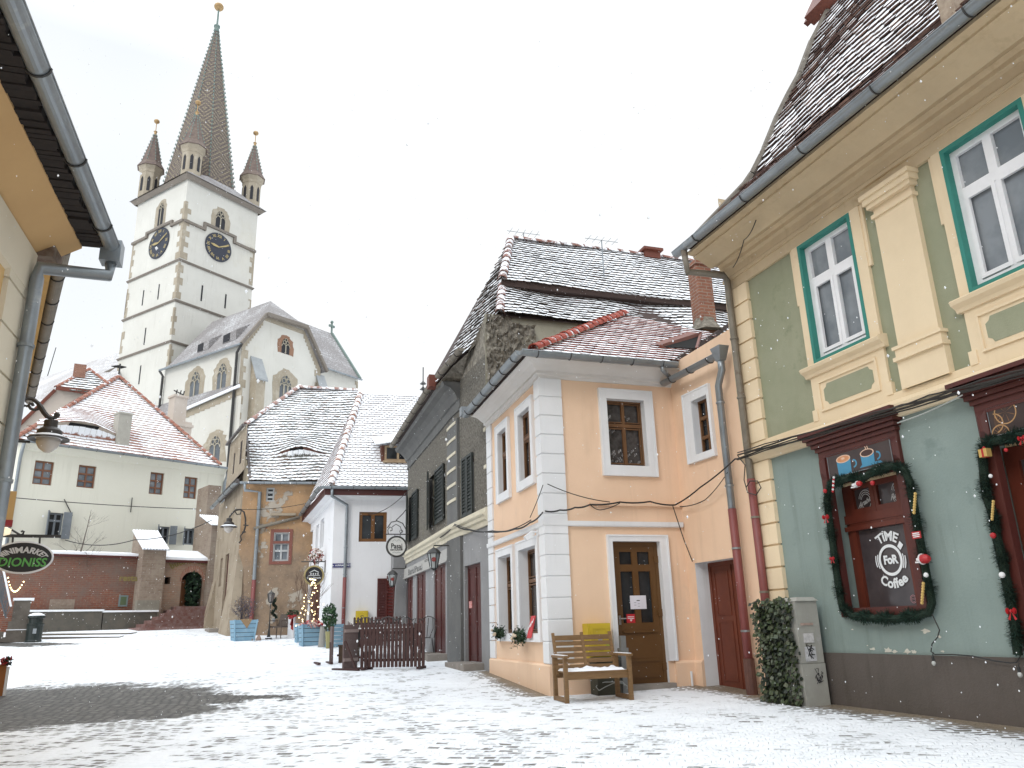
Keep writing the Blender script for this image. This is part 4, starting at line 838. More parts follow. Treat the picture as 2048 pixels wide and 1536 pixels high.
# sign fascia with ghost lettering
mb = MB(); sgu = sorted([GL.uz(811, 1130)[0], GL.uz(898, 1130)[0]]); mb.fbox(GL, sgu[0], sgu[1], zsb, zst[1]-.16, 0, .05); mb.fbox(GL, sgu[0]-.1, sgu[1], zsb-.03, zsb, 0, .09)
sb_ = mb.build('sign_fascia', mat('pale_fascia', (.40, .39, .37), .8, (.33, .32, .31), 3, .5), gre)
mb = MB(); hz_ = (zst[1]-.16-zsb)
def gt(x, z): return GL.P(sgu[1]-x, zsb+z, .054)
text(mb, 'BarulPasaj', lambda x, y: gt(x*3.1+.9, y*1.4+hz_*.4), hz_*.62, align='LEFT', bold=.004, space=1.1); text(mb, 'BZZCE', lambda x, y: gt(x*3+(sgu[1]-sgu[0])*.55, y+hz_*.8), hz_*.3, align='LEFT', bold=.003)
mb.build('faded_lettering', m_greyd, sb_)
# shutters and doors
m_shut = mat('black_green_shutter', (.018, .024, .022), .6, (.03, .036, .033), 6)
def louvre(mb, f, r_, o, n=14, w=.06):
    mb.fframe(f, r_, w, o, o+.045); zz0, zz1 = r_[2]+w, r_[3]-w; h = (zz1-zz0)/n
    for i in range(n):
        z_ = zz0+i*h; mb.hexa([f.P(r_[0]+w, z_, o+.04), f.P(r_[1]-w, z_, o+.04), f.P(r_[1]-w, z_+.012, o+.04), f.P(r_[0]+w, z_+.012, o+.04)], [f.P(r_[0]+w, z_+h*.8, o+.005), f.P(r_[1]-w, z_+h*.8, o+.005), f.P(r_[1]-w, z_+h*.8+.012, o+.005), f.P(r_[0]+w, z_+h*.8+.012, o+.005)])
def shut_pair(par, f, r_, o, m_, n=14):
    mm = (r_[0]+r_[1])/2
    for a, b in ((r_[0], mm-.006), (mm+.006, r_[1])): mb = MB(); louvre(mb, f, (a, b, r_[2], r_[3]), o, n); mb.fbox(f, a+.03, b-.03, r_[2]+.03, r_[3]-.03, o-.01, o+.002); mb.build('shutter', m_, par)
shut_pair(gre, GR, GRS, .02, m_shut, 16)
for r_ in GS:
    w = window(gre, GL, r_, -.1, m_creamm, m_glass, 2, (.62,), .05, .04)
    for sd_, ang in ((0, 0), (1, 10)):
        fo = FacO.__new__(FacO); ww = (r_[1]-r_[0])/2+.03; ca, sa = math.cos(R(ang)), math.sin(R(ang))
        if sd_: fo.p = GL.P(r_[1]+.03, 0, .03); fo.d = -GL.d*ca+GL.n*sa; fo.n = GL.n*ca+GL.d*sa
        else: fo.p = GL.P(r_[0]-.03, 0, .03); fo.d = GL.d*ca+GL.n*sa; fo.n = GL.n*ca-GL.d*sa
        mb = MB(); louvre(mb, fo, (0, ww-.01, r_[2]-.05, r_[3]), 0, 14); mb.fbox(fo, .03, ww-.04, r_[2], r_[3]-.03, -.01, .002); mb.build('shutter', m_shut, gre)
m_dred = mat('dark_red_door', (.085, .016, .013), .4, (.06, .012, .010), 3, .7, .2, 30)
def paneldoor(par, f, r_, o, n=3, lab=None, mt=None):
    mb = MB(); mb.fframe(f, r_, .07, o-.05, o+.02, wb=0); mm = (r_[0]+r_[1])/2
    for a, b in ((r_[0]+.07, mm-.004), (mm+.004, r_[1]-.07)):
        mb.fbox(f, a, b, r_[2], r_[3]-.07, o-.05, o); h = (r_[3]-.2-r_[2])/n
        for i in range(n): q = (a+.05, b-.05, r_[2]+.1+i*h, r_[2]+.02+(i+1)*h); mb.fframe(f, q, .02, o, o+.012); mb.fbox(f, q[0]+.05, q[1]-.05, q[2]+.05, q[3]-.05, o, o+.008)
    mb.fbox(f, mm-.02, mm+.02, r_[2], r_[3]-.07, o, o+.02); d_ = mb.build('door', mt or m_dred, par)
    if lab: d_['label'] = lab
    return d_
for r_, lb in zip(GD, ('red-brown double door beside the lantern', 'red-brown double door in the middle', 'red-brown double door farthest along the street')): paneldoor(gre, GL, (r_[0], r_[1], gz(*GL.P(r_[0], 0).xy)+.12, r_[3]), -.05, 3, lb)
d_ = paneldoor(gre, GR, (GRD[0], GRD[1], gz(*GR.P(GRD[0], 0).xy)+.14, GRD[3]), -.1, 3, 'dark red double door next to the peach house')
mb = MB(); f_ = GR; a_, b_ = GRD[0]+.16, GRD[0]+.32
mb = MB(); r_ = GR.rect((932, 1203), (937, 1202), (937, 1216), (932, 1217)); mb.fbox(GR, *r_, -.09, -.075); mb.build('notice', mat('red_white_notice', (.55, .15, .13), .7, (.7, .6, .6), 30), d_)
for r_, w_ in ((GD[0], .5),): mb = MB(); mb.fbox(GL, r_[0]-.25, r_[1]+.9, .4, gz(*GL.P(r_[0], 0).xy)+.14, -.1, w_); mb.build('doorstep', m_stone, gre)
mb = MB(); mb.fbox(GR, GRD[0]-.15, GRD[1]+.12, .4, gz(*GR.P(GRD[0], 0).xy)+.13, -.1, .45); mb.build('doorstep', m_stone, gre)
# roof, slope towards the camera in two tiers
m_gtile = roofmat('dark_mossy_tiles', [(.055, .045, .038), (.085, .065, .052), (.12, .09, .07), (.07, .06, .055), (.17, .10, .075)], cover=.82, vgain=.5, ns=1.5, fine=9)
pe = PW.P(0, zE2, .12); pk1 = Slope(pe, 71.34, 47); u_, t1_ = pk1.st(pk1.hit(1010, 573)); SG1 = pk1
SG2 = Slope(SG1.Q(0, t1_, .22), 71.34, 50)
p1 = hit(SG1, (1000, 632), (1007, 573)); far1 = SG1.st(SG1.hit(1475, 640))[0]+2
q2 = hit(SG2, (1004, 562), (1021, 478)); far2 = far1; tT = SG2.st(q2[1])[1]; tB = SG2.st(q2[0])[1]
sag = lambda a, t_: -.10*math.sin(max(0, min(math.pi, a/7*math.pi)))*1
mb = MB(); po1 = [SG1.Q(SG1.st(p1[0])[0], 0), SG1.Q(SG1.st(p1[1])[0], t1_+.1), SG1.Q(far1, t1_+.1), SG1.Q(far1, 0)]; tiles(mb, SG1, po1, .19, .155, .024, 21, jit=.016, bend=lambda a, t_: .05*math.sin(a*.9+t_)+.03*math.sin(a*2.3))
po2 = [SG2.Q(SG2.st(q2[0])[0], tB), q2[1], SG2.Q(far2, tT), SG2.Q(far2, tB)]; tiles(mb, SG2, po2, .19, .155, .024, 22, jit=.012, bend=lambda a, t_: .03*math.sin(a*1.1+t_*.7))
grf = mb.build('roof', m_gtile, gre)
mb = MB(); mb.face([p-SG1.n*.03 for p in po1]); mb.face([p-SG2.n*.03 for p in po2]); mb.face([po2[0]-SG2.n*.03, po2[3]-SG2.n*.03, po2[3]-SG2.n*.4, po2[0]-SG2.n*.4]); mb.bar(po2[0]-SG2.n*.05, po2[3]-SG2.n*.05, .06, .16)
# far side of the ridge
rg0, rg1 = po2[1], po2[2]; bk = SG2.back*9; mb.face([rg0, rg1, rg1+bk-V((0, 0, 6)), rg0+bk-V((0, 0, 6))])
# street slope (hip) from the street eave up to the ridge end
zfe = ze+.0; s0 = GL.off(.5).P(uLend, ze); s1 = GRo.P(us_, ze); sC = (G_+(GL.n+GR.n)/2*.5)+V((0, 0, ze)); hp = po1[0]
mb.build('roof_deck', m_board, grf)
class Tri(Slope):
    def __init__(s, a, b, c):
        s.p = a; s.n = (b-a).cross(c-a).normalized(); s.n = -s.n if s.n.z < 0 else s.n; s.d = V((0, 0, 1)).cross(s.n).normalized(); s.up = s.n.cross(s.d); s.up = -s.up if s.up.z < 0 else s.up
sCp = gE.P(*gE.uz(874, 764)); ST = Tri(sCp, po1[0], rg0); polyS = [ST.hit(*q) for q in ((872, 768), (905, 730), (936, 702), (998, 632), (1004, 564), (1020, 479))]
mb = MB(); tiles(mb, ST, polyS, .19, .155, .03, 23, jit=.02); mb.build('street_slope', m_gtile, grf)
mb = MB(); fa = GR.P(0, zE2, -.02); fb2 = GR.P(us_, zw, -.02); dz_ = V((0, 0, -.05)); fc = GR.P(us_*2.2, zw, -.02)
for q in ((fa, fb2, polyS[2]+dz_), (fa, polyS[2]+dz_, polyS[3]+dz_), (fb2, polyS[1]+dz_, polyS[2]+dz_), (fb2, fc, polyS[0]+dz_), (fb2, polyS[0]+dz_, polyS[1]+dz_)): mb.face(q)
mb.build('eave_closure', m_rubble, gre)
mb = MB(); mb.face([p-ST.n*.05 for p in polyS]); mb.face([gE.P(uLend, ze), sCp, sCp+(rg0-sCp)*.8, gE.P(uLend, ze)+(rg0-sCp)*.45+GL.n*(-1.5)]); mb.build('roof_deck', m_board, grf)
mb = MB(); ridge(mb, po2[0]+SG2.n*.03, q2[1]+SG2.n*.03, .10, .33, 5); ridge(mb, po1[0]+SG1.n*.03, po1[1]+SG1.n*.03, .10, .33, 6); ridge(mb, rg0, rg1, .1, .36, 7)
mb.build('ridge_tiles', roofmat('ridge_tile_red', [(.20, .08, .06), (.28, .13, .10), (.10, .06, .05)], cover=.5, vgain=.3, ns=3), grf)
c_ = SG2.Q(SG2.st(SG2.hit(1305, 520))[0], tT, 0); mb = MB(); mb.box(c_+V((0, 0, .02)), (.25, .2, .12), (SG2.d, SG2.back, V((0, 0, 1)))); mb.box(c_+V((0, 0, .16)), (.32, .28, .04), (SG2.d, SG2.back, V((0, 0, 1)))); mb.build('chimney', m_redpaint, grf)
gutter(gre, GL.off(.58).P(uLend, ze+.02), GL.off(.58).P(0.1, ze+.02), m_oldzinc, m_iron, .08, 7); gutter(gre, GRo.P(0, ze+.02, .08), GRo.P(us_, ze+.02, .08), m_oldzinc, m_iron, .08, 3)
mb = MB(); mb.box(sC+V((0, 0, .08)), (.16, .16, .16), (GL.d, GL.n, V((0, 0, 1)))); mb.build('gutter_corner', m_redpaint, gre)
for px in ((1035, 478), (1208, 545)):
    a_ = SG2.hit(px[0], px[1]+8) if px[0] > 1100 else rg0+SG2.d*.4; mb = MB(); mb.tube([a_, a_+V((0, 0, 1.1 if px[0] > 1100 else .25))], .015, 4); t_ = a_+V((0, 0, 1.1 if px[0] > 1100 else .25))
    mb.tube([t_-SG2.d*.5, t_+SG2.d*.5], .01, 4)
    for i in range(5): mb.tube([t_+SG2.d*(-.4+.2*i)-SG2.back*.2, t_+SG2.d*(-.4+.2*i)+SG2.back*.2], .007, 3)
    single('aerial', mb, m_zinc, a_, 'thin metal aerial on the slope of the big snowy roof' if px[0] > 1100 else 'low thin aerial at the left end of the big roof ridge', 'aerial')
# ================================================================ WHITE HOUSE (centre)
whi = thing('house', W_+V((0, 0, 1.1)), 'small white corner house with an even snow-covered roof and dark red shutter', 'house')
WRo = WR.off(.4); zwg = (WRo.uz(664, 970)[1]+WRo.uz(815, 977)[1])/2; uwr = WR.uz(850, 1100)[0]; zww = WR.uz(740, 1003)[1]
uw0 = 0
WN = WR.rect((719, 1024), (775, 1024), (772, 1084), (717, 1083))
def wlr(x0, x1, y0, y1): q = sorted([WL.uz(x0, y0)[0], WL.uz(x1, y0)[0]]); z = sorted([WL.uz((x0+x1)/2, y0)[1], WL.uz((x0+x1)/2, y1)[1]]); return (q[0], q[1], z[0], z[1])
WLs = [wlr(621, 626, 1062, 1101), wlr(632.5, 638, 1050, 1097), wlr(641.5, 648.5, 1038, 1094)]; WDr = wlr(620, 641, 1164, 1252)
m_whitew = mat('white_house_plaster', (.76, .76, .78), .85, (.66, .66, .67), .9, .5, .3, 30, dirt=(.60, .56, .48), ds=.6, dl=.66, streak=0.35)
mb = MB(); zt_ = zww
wall(mb, WR, 0, uwr, .8, zwg, [WN], reveal=.12); wall(mb, WL, 0, uo+.3, .8, zwg, WLs+[WDr], reveal=.2); mb.face([WR.P(uwr, .8), WR.P(uwr, zwg), WR.P(uwr, zwg, -6), WR.P(uwr, .8, -6)]); mb.build('wall', m_whitew, whi)
mb = MB(); mold(mb, [WL.P(uo+.1, 0), W_, WR.P(uwr, 0)], [(-.01, zwg-.42), (.06, zwg-.4), (.1, zwg-.36), (.14, zwg-.33), (.36, zwg-.31), (.36, zwg-.3), (-.01, zwg-.3)]); mb.build('eave_soffit', m_whitew, whi)
mb = MB(); mold(mb, [WL.P(uo+.1, 0), W_, WR.P(uwr, 0)], [(.30, zwg-.3), (.38, zwg-.3), (.38, zwg-.04), (.30, zwg-.04)]); mb.build('fascia', m_dred, whi)
m_brown3 = mat('brown_window_wood', (.17, .07, .015), .5, (.12, .045, .01), 5)
window(whi, WR, WN, -.05, m_brown3, m_glass, 2, (), .11, .1, .06)
for r_ in WLs: window(whi, WL, r_, -.1, m_white, m_glass, 1, (), .05, .05)
dW = paneldoor(whi, WL, WDr, -.1, 4, 'dark red door behind the fairy-light shrub')
r_ = WR.rect((755, 1157), (776, 1157), (774, 1240), (753, 1240)); mb = MB(); louvre(mb, WR, r_, .02, 15, .07); mb.fbox(WR, r_[0]+.05, r_[1]-.05, r_[2]+.05, r_[3]-.05, .0, .018); mb.build('shutter', m_dred, whi)
fo = FacO.__new__(FacO); fo.p = WR.P(r_[1], 0, .02); fo.d = (WR.d*.35+WR.n*.94).normalized(); fo.n = V((fo.d.y, -fo.d.x, 0)); mb = MB(); louvre(mb, fo, (0, .55, r_[2]-.12, r_[3]+.08), 0, 14, .07); mb.build('shutter', m_dred, whi)
# roof
pe = WRo.P(-.5, zwg, .02); SW = Slope(pe, 75, 48); m_wtile = roofmat('snowed_brown_tiles', [(.16, .08, .06), (.22, .11, .08), (.12, .07, .06)], cover=1.02, vgain=.35, ns=1.8, fine=20)
P4 = hit(SW, (661, 967), (722, 785), (846, 793), (860, 800)); P4[0] = SW.Q(SW.st(P4[0])[0], 0); rt_ = SW.st(P4[1])[1]; ur_ = SW.st(P4[2])[0]+2; pol = [P4[0], P4[1], SW.Q(ur_, rt_), SW.Q(ur_, 0)]
mb = MB(); tiles(mb, SW, pol, .2, .165, .022, 31, jit=.006); wrf = mb.build('roof', m_wtile, whi)
apx = P4[1]; eLw = WL.off(.4).P(uo-.1, zwg); mb = MB(); mb.face([p-SW.n*.03 for p in pol]); mb.face([SW.Q(SW.st(apx)[0], rt_), SW.Q(ur_, rt_), SW.Q(ur_, rt_)+SW.back*5-V((0, 0, 5)), apx+SW.back*5-V((0, 0, 5))]); mb.face([P4[0]-SW.n*.05, apx-SW.n*.05, eLw]); mb.build('roof_deck', m_board, wrf)
SWL = Tri(P4[0], apx, eLw); mb = MB(); tiles(mb, SWL, [P4[0], apx, eLw], .2, .165, .022, 32, jit=.006); mb.build('street_slope', m_wtile, wrf)
mb = MB(); ridge(mb, P4[0]+V((0, 0, .03)), apx+V((0, 0, .03)), .12, .33, 8); mb.build('hip_tiles', roofmat('pale_hip_tiles', [(.30, .15, .10), (.38, .2, .14)], cover=.6, vgain=.4, ns=4), wrf)
# timber dormer against the grey house
c_ = SW.hit(792, 925); dz = V((0, 0, 1)); mb = MB(); m_timb = mat('weathered_timber', (.40, .30, .19), .85, (.25, .16, .1), 6, .8, .3); m_timbd = mat('red_brown_timber', (.14, .05, .03), .8, (.08, .04, .03), 6)
wd = .55; bs = c_+SW.n*.02; mb.hexa([bs-SW.d*wd, bs+SW.d*wd*1.4, bs+SW.d*wd*1.4+SW.back*.3, bs-SW.d*wd+SW.back*.3], [bs-SW.d*wd+dz*.62, bs+SW.d*wd*1.4+dz*.62, bs+SW.d*wd*1.4+SW.back*1.1+dz*.8, bs-SW.d*wd+SW.back*1.1+dz*.8]); do_ = mb.build('dormer', m_timbd, wrf)
mb = MB(); fd = Fac(bs-SW.back*.02, 75); fd.n = -SW.back; r_ = (-wd+.12, wd*1.2, bs.z+.03, bs.z+.6); mb.fframe(fd, r_, .07, 0, .05); mb.fbox(fd, .02, .1, bs.z+.1, bs.z+.53, 0, .045); mb.fbox(fd, r_[0]-.06, r_[1]+.06, bs.z-.04, bs.z+.03, 0, .1); mb.build('dormer_frame', m_timb, do_)
mb = MB(); mb.fbox(fd, r_[0]+.05, r_[1]-.05, bs.z+.08, bs.z+.55, .005, .02); mb.build('pane', m_glass, do_)
mb = MB(); a0_, b0_ = bs-SW.d*(wd+.25)+dz*.55-SW.back*.35, bs+SW.d*wd*1.5+dz*.85-SW.back*.35; mb.hexa([a0_, b0_, b0_+SW.back*1.9+dz*.75, a0_+SW.back*1.9+dz*.75], [p+dz*.05 for p in (a0_, b0_, b0_+SW.back*1.9+dz*.75, a0_+SW.back*1.9+dz*.75)]); mb.build('dormer_roof', m_snow, do_)
gutter(whi, WRo.P(-.5, zwg-.03, .08), WRo.P(uwr, zwg-.03, .08), m_zinc, m_iron, .08, 5); gutter(whi, WRo.P(-.52, zwg-.03, .08), WL.off(.48).P(uo-.3, zwg-.05), m_zinc, m_iron, .08, 4)
pu_ = WR.off(.08).uz(692, 1080)[0]; zrd = WR.uz(691, 1155)[1]; g0_ = WRo.P(WRo.uz(664, 980)[0], zwg-.1, .08)
pipe(whi, [g0_, g0_-V((0, 0, .25)), WR.P(pu_, zww-.15, .08), WR.P(pu_, zww-.5, .08), WR.P(pu_, 1.1, .08)], .055, m_zinc, boot=[WR.P(pu_, zrd, .08), WR.P(pu_, 1.1, .08)], bm=m_redpipe, rings=[(WR.P(pu_, z, .08), (0, 0, 1)) for z in (2.3, 3.4, 4.3)])
# low grey wall between the white and grey houses
GWf = Fac(WR.P(WR.uz(782, 1200)[0], 0, .8), 75); a_, b_ = 0, GWf.uz(818, 1200)[0]; zt1 = GWf.uz(800, 1110)[1]; mb = MB(); mb.prism([GWf.P(a_, .9), GWf.P(b_, .9), GWf.P(b_, zt1+.25), GWf.P(a_+.15, zt1+.25), GWf.P(a_-.02, zt1+.05), GWf.P(a_-.02, zt1-.5), GWf.P(a_+.08, zt1-.8)], -GWf.n*.9)
single('garden_wall', mb, m_greyr, GWf.P(.2, .95), 'plain grey rendered wall closing the gap between the white and the grey house', 'wall')

# ================================================================ ORANGE HOUSE
ora = thing('house', OC+V((0, 0, 1.4)), 'peeling orange and brown corner house with an eyebrow dormer in its snowy roof', 'house')
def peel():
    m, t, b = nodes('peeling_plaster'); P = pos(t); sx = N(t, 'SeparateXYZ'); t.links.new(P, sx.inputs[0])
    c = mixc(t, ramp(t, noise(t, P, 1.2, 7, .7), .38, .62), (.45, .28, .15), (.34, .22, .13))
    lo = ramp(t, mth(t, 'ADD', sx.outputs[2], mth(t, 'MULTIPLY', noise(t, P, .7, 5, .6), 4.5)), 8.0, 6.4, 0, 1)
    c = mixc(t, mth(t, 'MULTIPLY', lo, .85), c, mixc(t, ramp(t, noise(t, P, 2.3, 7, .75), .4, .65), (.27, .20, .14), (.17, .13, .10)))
    n2 = noise(t, P, .85, 7, .65); c = mixc(t, ramp(t, n2, .60, .62), c, (.40, .35, .29)); c = mixc(t, ramp(t, noise(t, P, 1.6, 8, .7), .66, .68), c, (.30, .11, .06))
    t.links.new(c, b.inputs['Base Color']); b.inputs['Roughness'].default_value = .95; bump(t, b, mth(t, 'ADD', ramp(t, n2, .60, .62), noise(t, P, 9, 6, .7)), .05, .7); return m
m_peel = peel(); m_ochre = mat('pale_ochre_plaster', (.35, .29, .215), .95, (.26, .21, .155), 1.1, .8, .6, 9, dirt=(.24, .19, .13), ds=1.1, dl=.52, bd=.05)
OFo = OF.off(.25); zog = OFo.uz(560, 962)[1]; OLo = OL.off(.25)
ulen = line_u(OF, (620, 1100)); u_hi = 0.6
uqq = 0
OFc = uq                                                  # u of the corner on OF
N1 = OF.rect((545, 1061), (582, 1062), (581, 1126), (541, 1125.5)); N2 = OF.rect((533, 975), (549, 975), (548, 1003), (531, 1003))
ull = OL.uz(418, 1262)[0]; lo_, hi_ = min(0, ull), max(0, ull)
DL = OL.rect((452, 1110), (459, 1105), (447, 1252), (440, 1250)); NL = [OL.rect((441, 1075), (446, 1070), (441, 1130), (437, 1133)), OL.rect((478, 1075), (483, 1070), (479, 1130), (474, 1133))]
NL = [OL.rect((441, 1118), (446, 1115), (441, 1172), (437, 1174))]
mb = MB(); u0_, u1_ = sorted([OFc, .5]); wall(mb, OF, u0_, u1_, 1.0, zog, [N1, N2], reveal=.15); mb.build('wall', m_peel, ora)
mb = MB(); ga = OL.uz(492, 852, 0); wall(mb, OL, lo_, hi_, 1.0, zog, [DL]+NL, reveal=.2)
gT = OL.uz(493, 852, 0)[1]; sgL = 1 if ull > 0 else -1; gb = OL.uz(462, 888)
def olp(px, py): return OL.P(*OL.uz(px, py))
slu = [OL.rect((470, 907), (472, 905), (468, 947), (466, 949)), OL.rect((483, 884), (486, 881), (483, 926), (480, 928))]
mb.build('street_wall', m_ochre, ora)
mb = MB(); mb.face([OL.P(.0, zog-.02, .02), OL.P(0, gT, .02), OL.P(gb[0], gb[1], .02), OL.P(gb[0]+sgL*.6, zog-.02, .02)]); mb.build('attic_gable', m_ochre, ora)
for r_ in slu:
    mb = MB(); mb.fbox(OL, *r_, .0, .03); mb.build('attic_opening', mat('dark_opening', (.03, .02, .018), 1), ora)
m_wf = mat('old_white_frame', (.45, .46, .46), .7, (.3, .3, .3), 6)
w = window(ora, OF, N2, -.06, m_wf, m_glass, 1, (.33, .66), .07, .05)
w = window(ora, OF, shrink(N1, .08), -.06, m_wf, m_glassl, 2, (.36, .62), .06, .05); mb = MB(); mb.fframe(OF, (N1[0]-.06, N1[1]+.06, N1[2]-.06, N1[3]+.06), .13, -.08, .03); mb.fbox(OF, N1[0]-.04, N1[1]+.04, N1[2]+(N1[3]-N1[2])*.6, N1[2]+(N1[3]-N1[2])*.68, -.07, .01); mb.build('surround', mat('faded_red_frame', (.20, .07, .05), .7), w)
mb = MB(); mb.fbox(OF, N1[0]-.1, N1[1]+.15, N1[3]+.62, N1[3]+.72, 0, .18); mb.build('hood_moulding', m_ochre, ora)
d_ = paneldoor(ora, OL, DL, -.12, 3, 'tall dark red door on the street side'); window(ora, OL, NL[0], -.1, m_brown2, m_glass, 1, (.5,), .05)
# buttress foot at the corner and left end
m_foot = m_ochre
for (f, u, w_, h) in ((OL, lo_ if ull < 0 else hi_, .9, 1.9), (OF, OFc, .5, 2.2)):
    pass
base_ = lambda f, u: gz(*f.P(u, 0).xy)
mb = MB(); uu_ = ull; zb_ = base_(OL, uu_); s_ = -sgL; mb.hexa([OL.P(uu_, zb_-.2, -.3), OL.P(uu_+s_*1.3, zb_-.2, -.3), OL.P(uu_+s_*1.4, zb_-.2, .45), OL.P(uu_-s_*.1, zb_-.2, .4)], [OL.P(uu_, zb_+2.1, -.3), OL.P(uu_+s_*1.1, zb_+2.1, -.3), OL.P(uu_+s_*1.0, zb_+2.1, .02), OL.P(uu_, zb_+2.1, .02)]); mb.build('buttress', m_ochre, ora)
mb = MB(); cR = OC; zb_ = base_(OF, OFc); mb.hexa([OL.P(-sgL*.25, zb_-.2, .3), OL.P(sgL*1.9, zb_-.2, .35), OL.P(sgL*1.9, zb_-.2, -.2), OF.P(OFc+.3, zb_-.2, .25)], [OL.P(0, zb_+3.3, .01), OL.P(sgL*1.5, zb_+2.8, .02), OL.P(sgL*1.5, zb_+2.8, -.2), OF.P(OFc+.2, zb_+3.3, -.05)]); mb.build('buttress', m_ochre, ora)
mb = MB(); mb.fbox(OL, DL[0]-.1, DL[1]+.3, 1.3, base_(OL, DL[0])+.16, -.1, .6); mb.build('doorstep', m_stone, ora)
# roof
pe = OFo.P(0, zog, .03); SO = Slope(pe, 80, 50)
m_otile = roofmat('grey_mossy_tiles', [(.10, .10, .09), (.14, .14, .12), (.17, .11, .08), (.12, .12, .11)], cover=.70, vgain=.75, ns=1.3, fine=12)
P5 = hit(SO, (500, 962), (492, 852), (598, 777), (722, 784), (645, 962)); P5[0] = SO.Q(SO.st(P5[0])[0], 0); P5[4] = SO.Q(SO.st(P5[4])[0], 0)
ey, et = SO.st(SO.hit(598, 910))
def obend(a, t_): k = max(0, 1-abs(a-ey)/1.25); return .06*math.sin(a*1.3+t_*.8)+(.42*(k*k*(3-2*k))*max(0, 1-abs(t_-et-.1)/1.3) if t_ > et-.05 else 0)
mb = MB(); tiles(mb, SO, P5, .235, .2, .035, 41, jit=.014, bend=obend); orf = mb.build('roof', m_otile, ora)
mb = MB(); mb.face([p-SO.n*.1 for p in P5]); bkv = SO.back*5-V((0, 0, 5)); mb.face([P5[2], P5[3], P5[3]+bkv, P5[2]+bkv]); mb.face([P5[1], P5[2], P5[2]+bkv, olp(462, 888)+V((0, 0, 0))]); mb.build('roof_deck', m_board, orf)
mb = MB(); N_ = 12; up_ = [SO.Q(ey-1.15+2.3*i/N_, et-.02, .05) for i in range(N_+1)]; lo2 = [SO.Q(ey-1.15+2.3*i/N_, et-.02, .05)+SO.n*obend(ey-1.15+2.3*i/N_, et+.1)*.95 for i in range(N_+1)]
for i in range(N_): mb.face([up_[i], up_[i+1], lo2[i+1], lo2[i]])
eb = mb.build('eyebrow_dormer', m_timbd, orf); mb = MB(); 
mb.face([up_[4]-SO.back*.02, up_[7]-SO.back*.02, lo2[7]-SO.back*.02, lo2[4]-SO.back*.02]); mb.build('eyebrow_opening', mat('black_opening', (0, 0, 0)), eb)
m_hipo = roofmat('pink_ridge_tiles', [(.34, .20, .17), (.42, .27, .23)], cover=.5, vgain=.4, ns=4)
mb = MB(); ridge(mb, P5[1]+V((0, 0, .05)), P5[2]+V((0, 0, .05)), .13, .45, 9); ridge(mb, P5[2]+V((0, 0, .02)), P5[3]+V((0, 0, .02)), .13, .4, 10); mb.build('ridge_tiles', m_hipo, orf)
mb = MB(); mb.bar(P5[0], P5[1], .1, .1); mb.bar(olp(494, 850)+OL.n*.15, olp(460, 890)+OL.n*.15, .12, .1); e_ = OLo.P(*OLo.uz(438, 1008)); mb.bar(OLo.P(0, zog), OLo.P(OLo.uz(438, 1008)[0], zog), .12, .25); mb.face([OLo.P(0, zog+.1, .1), OLo.P(OLo.uz(438, 1008)[0], zog+.1, .1), OL.P(OLo.uz(438, 1008)[0], zog+1.0, -.4), OL.P(gb[0], zog+1.0, -.4), OL.P(0, zog+.6, -.02)]); mb.build('verge_board', mat('dark_snowy_board', (.06, .045, .04), .9, (.3, .3, .31), 8, .6), orf)
gutter(ora, OFo.P(OFc-.1, zog-.06, .1), OFo.P(.35, zog-.08, .1), m_zinc, m_iron, .09, 5); gutter(ora, OLo.P(-.1, zog-.08, .1), OLo.P(ull, zog-.1, .1), m_zinc, m_iron, .09, 4)
pu_ = OF.off(.1).uz(512, 1100)[0]; zrd = OF.uz(510, 1160)[1]
pipe(ora, [OFo.P(OFc+.1, zog-.12, .1), OFo.P(OFc+.12, zog-.4, .05), OF.P(pu_, OF.uz(517, 985)[1], .1), OF.P(pu_, 3.6, .1), OF.P(pu_+.0, 1.3, .12)], .075, m_zinc, boot=[OF.P(pu_, zrd, .1), OF.P(pu_, 1.3, .12)], bm=m_redpipe)
a_ = OF.P(*OF.uz(508, 1058), .12); b_ = OF.P(*OF.uz(600, 1035), .12); pipe(ora, [a_, b_], .07, m_oldzinc)

# ================================================================ CREAM HOUSE, BRICK WALL
CRp = at_dist(426, 1240, 50); CRp.z = 0; CF = Fac(CRp, 42)
cre = thing('house', CRp+V((0, 0, 2.3)), 'large cream house with small brown windows, grey shutters and a red hipped roof', 'house')
m_cream = mat('cream_plaster', (.72, .70, .60), .9, (.65, .63, .54), .35, .7, .3, 12, dirt=(.62, .58, .47), ds=.25, dl=.6, streak=0.35)
zcr = (CF.uz(441, 936)[1]+CF.uz(32, 880)[1])/2; ucl = line_u(CF, (24, 1000)); cs = 1 if ucl > 0 else -1
CWs = [CF.rect(*q) for q in (((70, 920), (109, 924), (103, 971), (65, 968)), ((158, 929), (194, 933), (188, 977), (153, 974)), ((302, 943), (330, 947), (324, 990), (297, 987)), ((370, 952), (397, 956), (391, 998), (366, 996)))]
CLs = [CF.rect(*q) for q in (((97, 1024), (128, 1027), (121, 1075), (92, 1075)), ((316, 1052), (340, 1054), (337, 1087), (313, 1086)), ((368, 1056), (390, 1058), (387, 1090), (365, 1089)))]
mb = MB(); u0_, u1_ = sorted([0, ucl]); wall(mb, CF, u0_, u1_, 1.8, zcr, CWs+CLs, reveal=.22)
mb.face([CF.P(0, 1.8), CF.P(0, zcr), CF.P(0, zcr, -9), CF.P(0, 1.8, -9)]); mb.face([CF.P(ucl, 1.8), CF.P(ucl, zcr), CF.P(ucl, zcr, -9), CF.P(ucl, 1.8, -9)]); mb.build('wall', m_cream, cre)
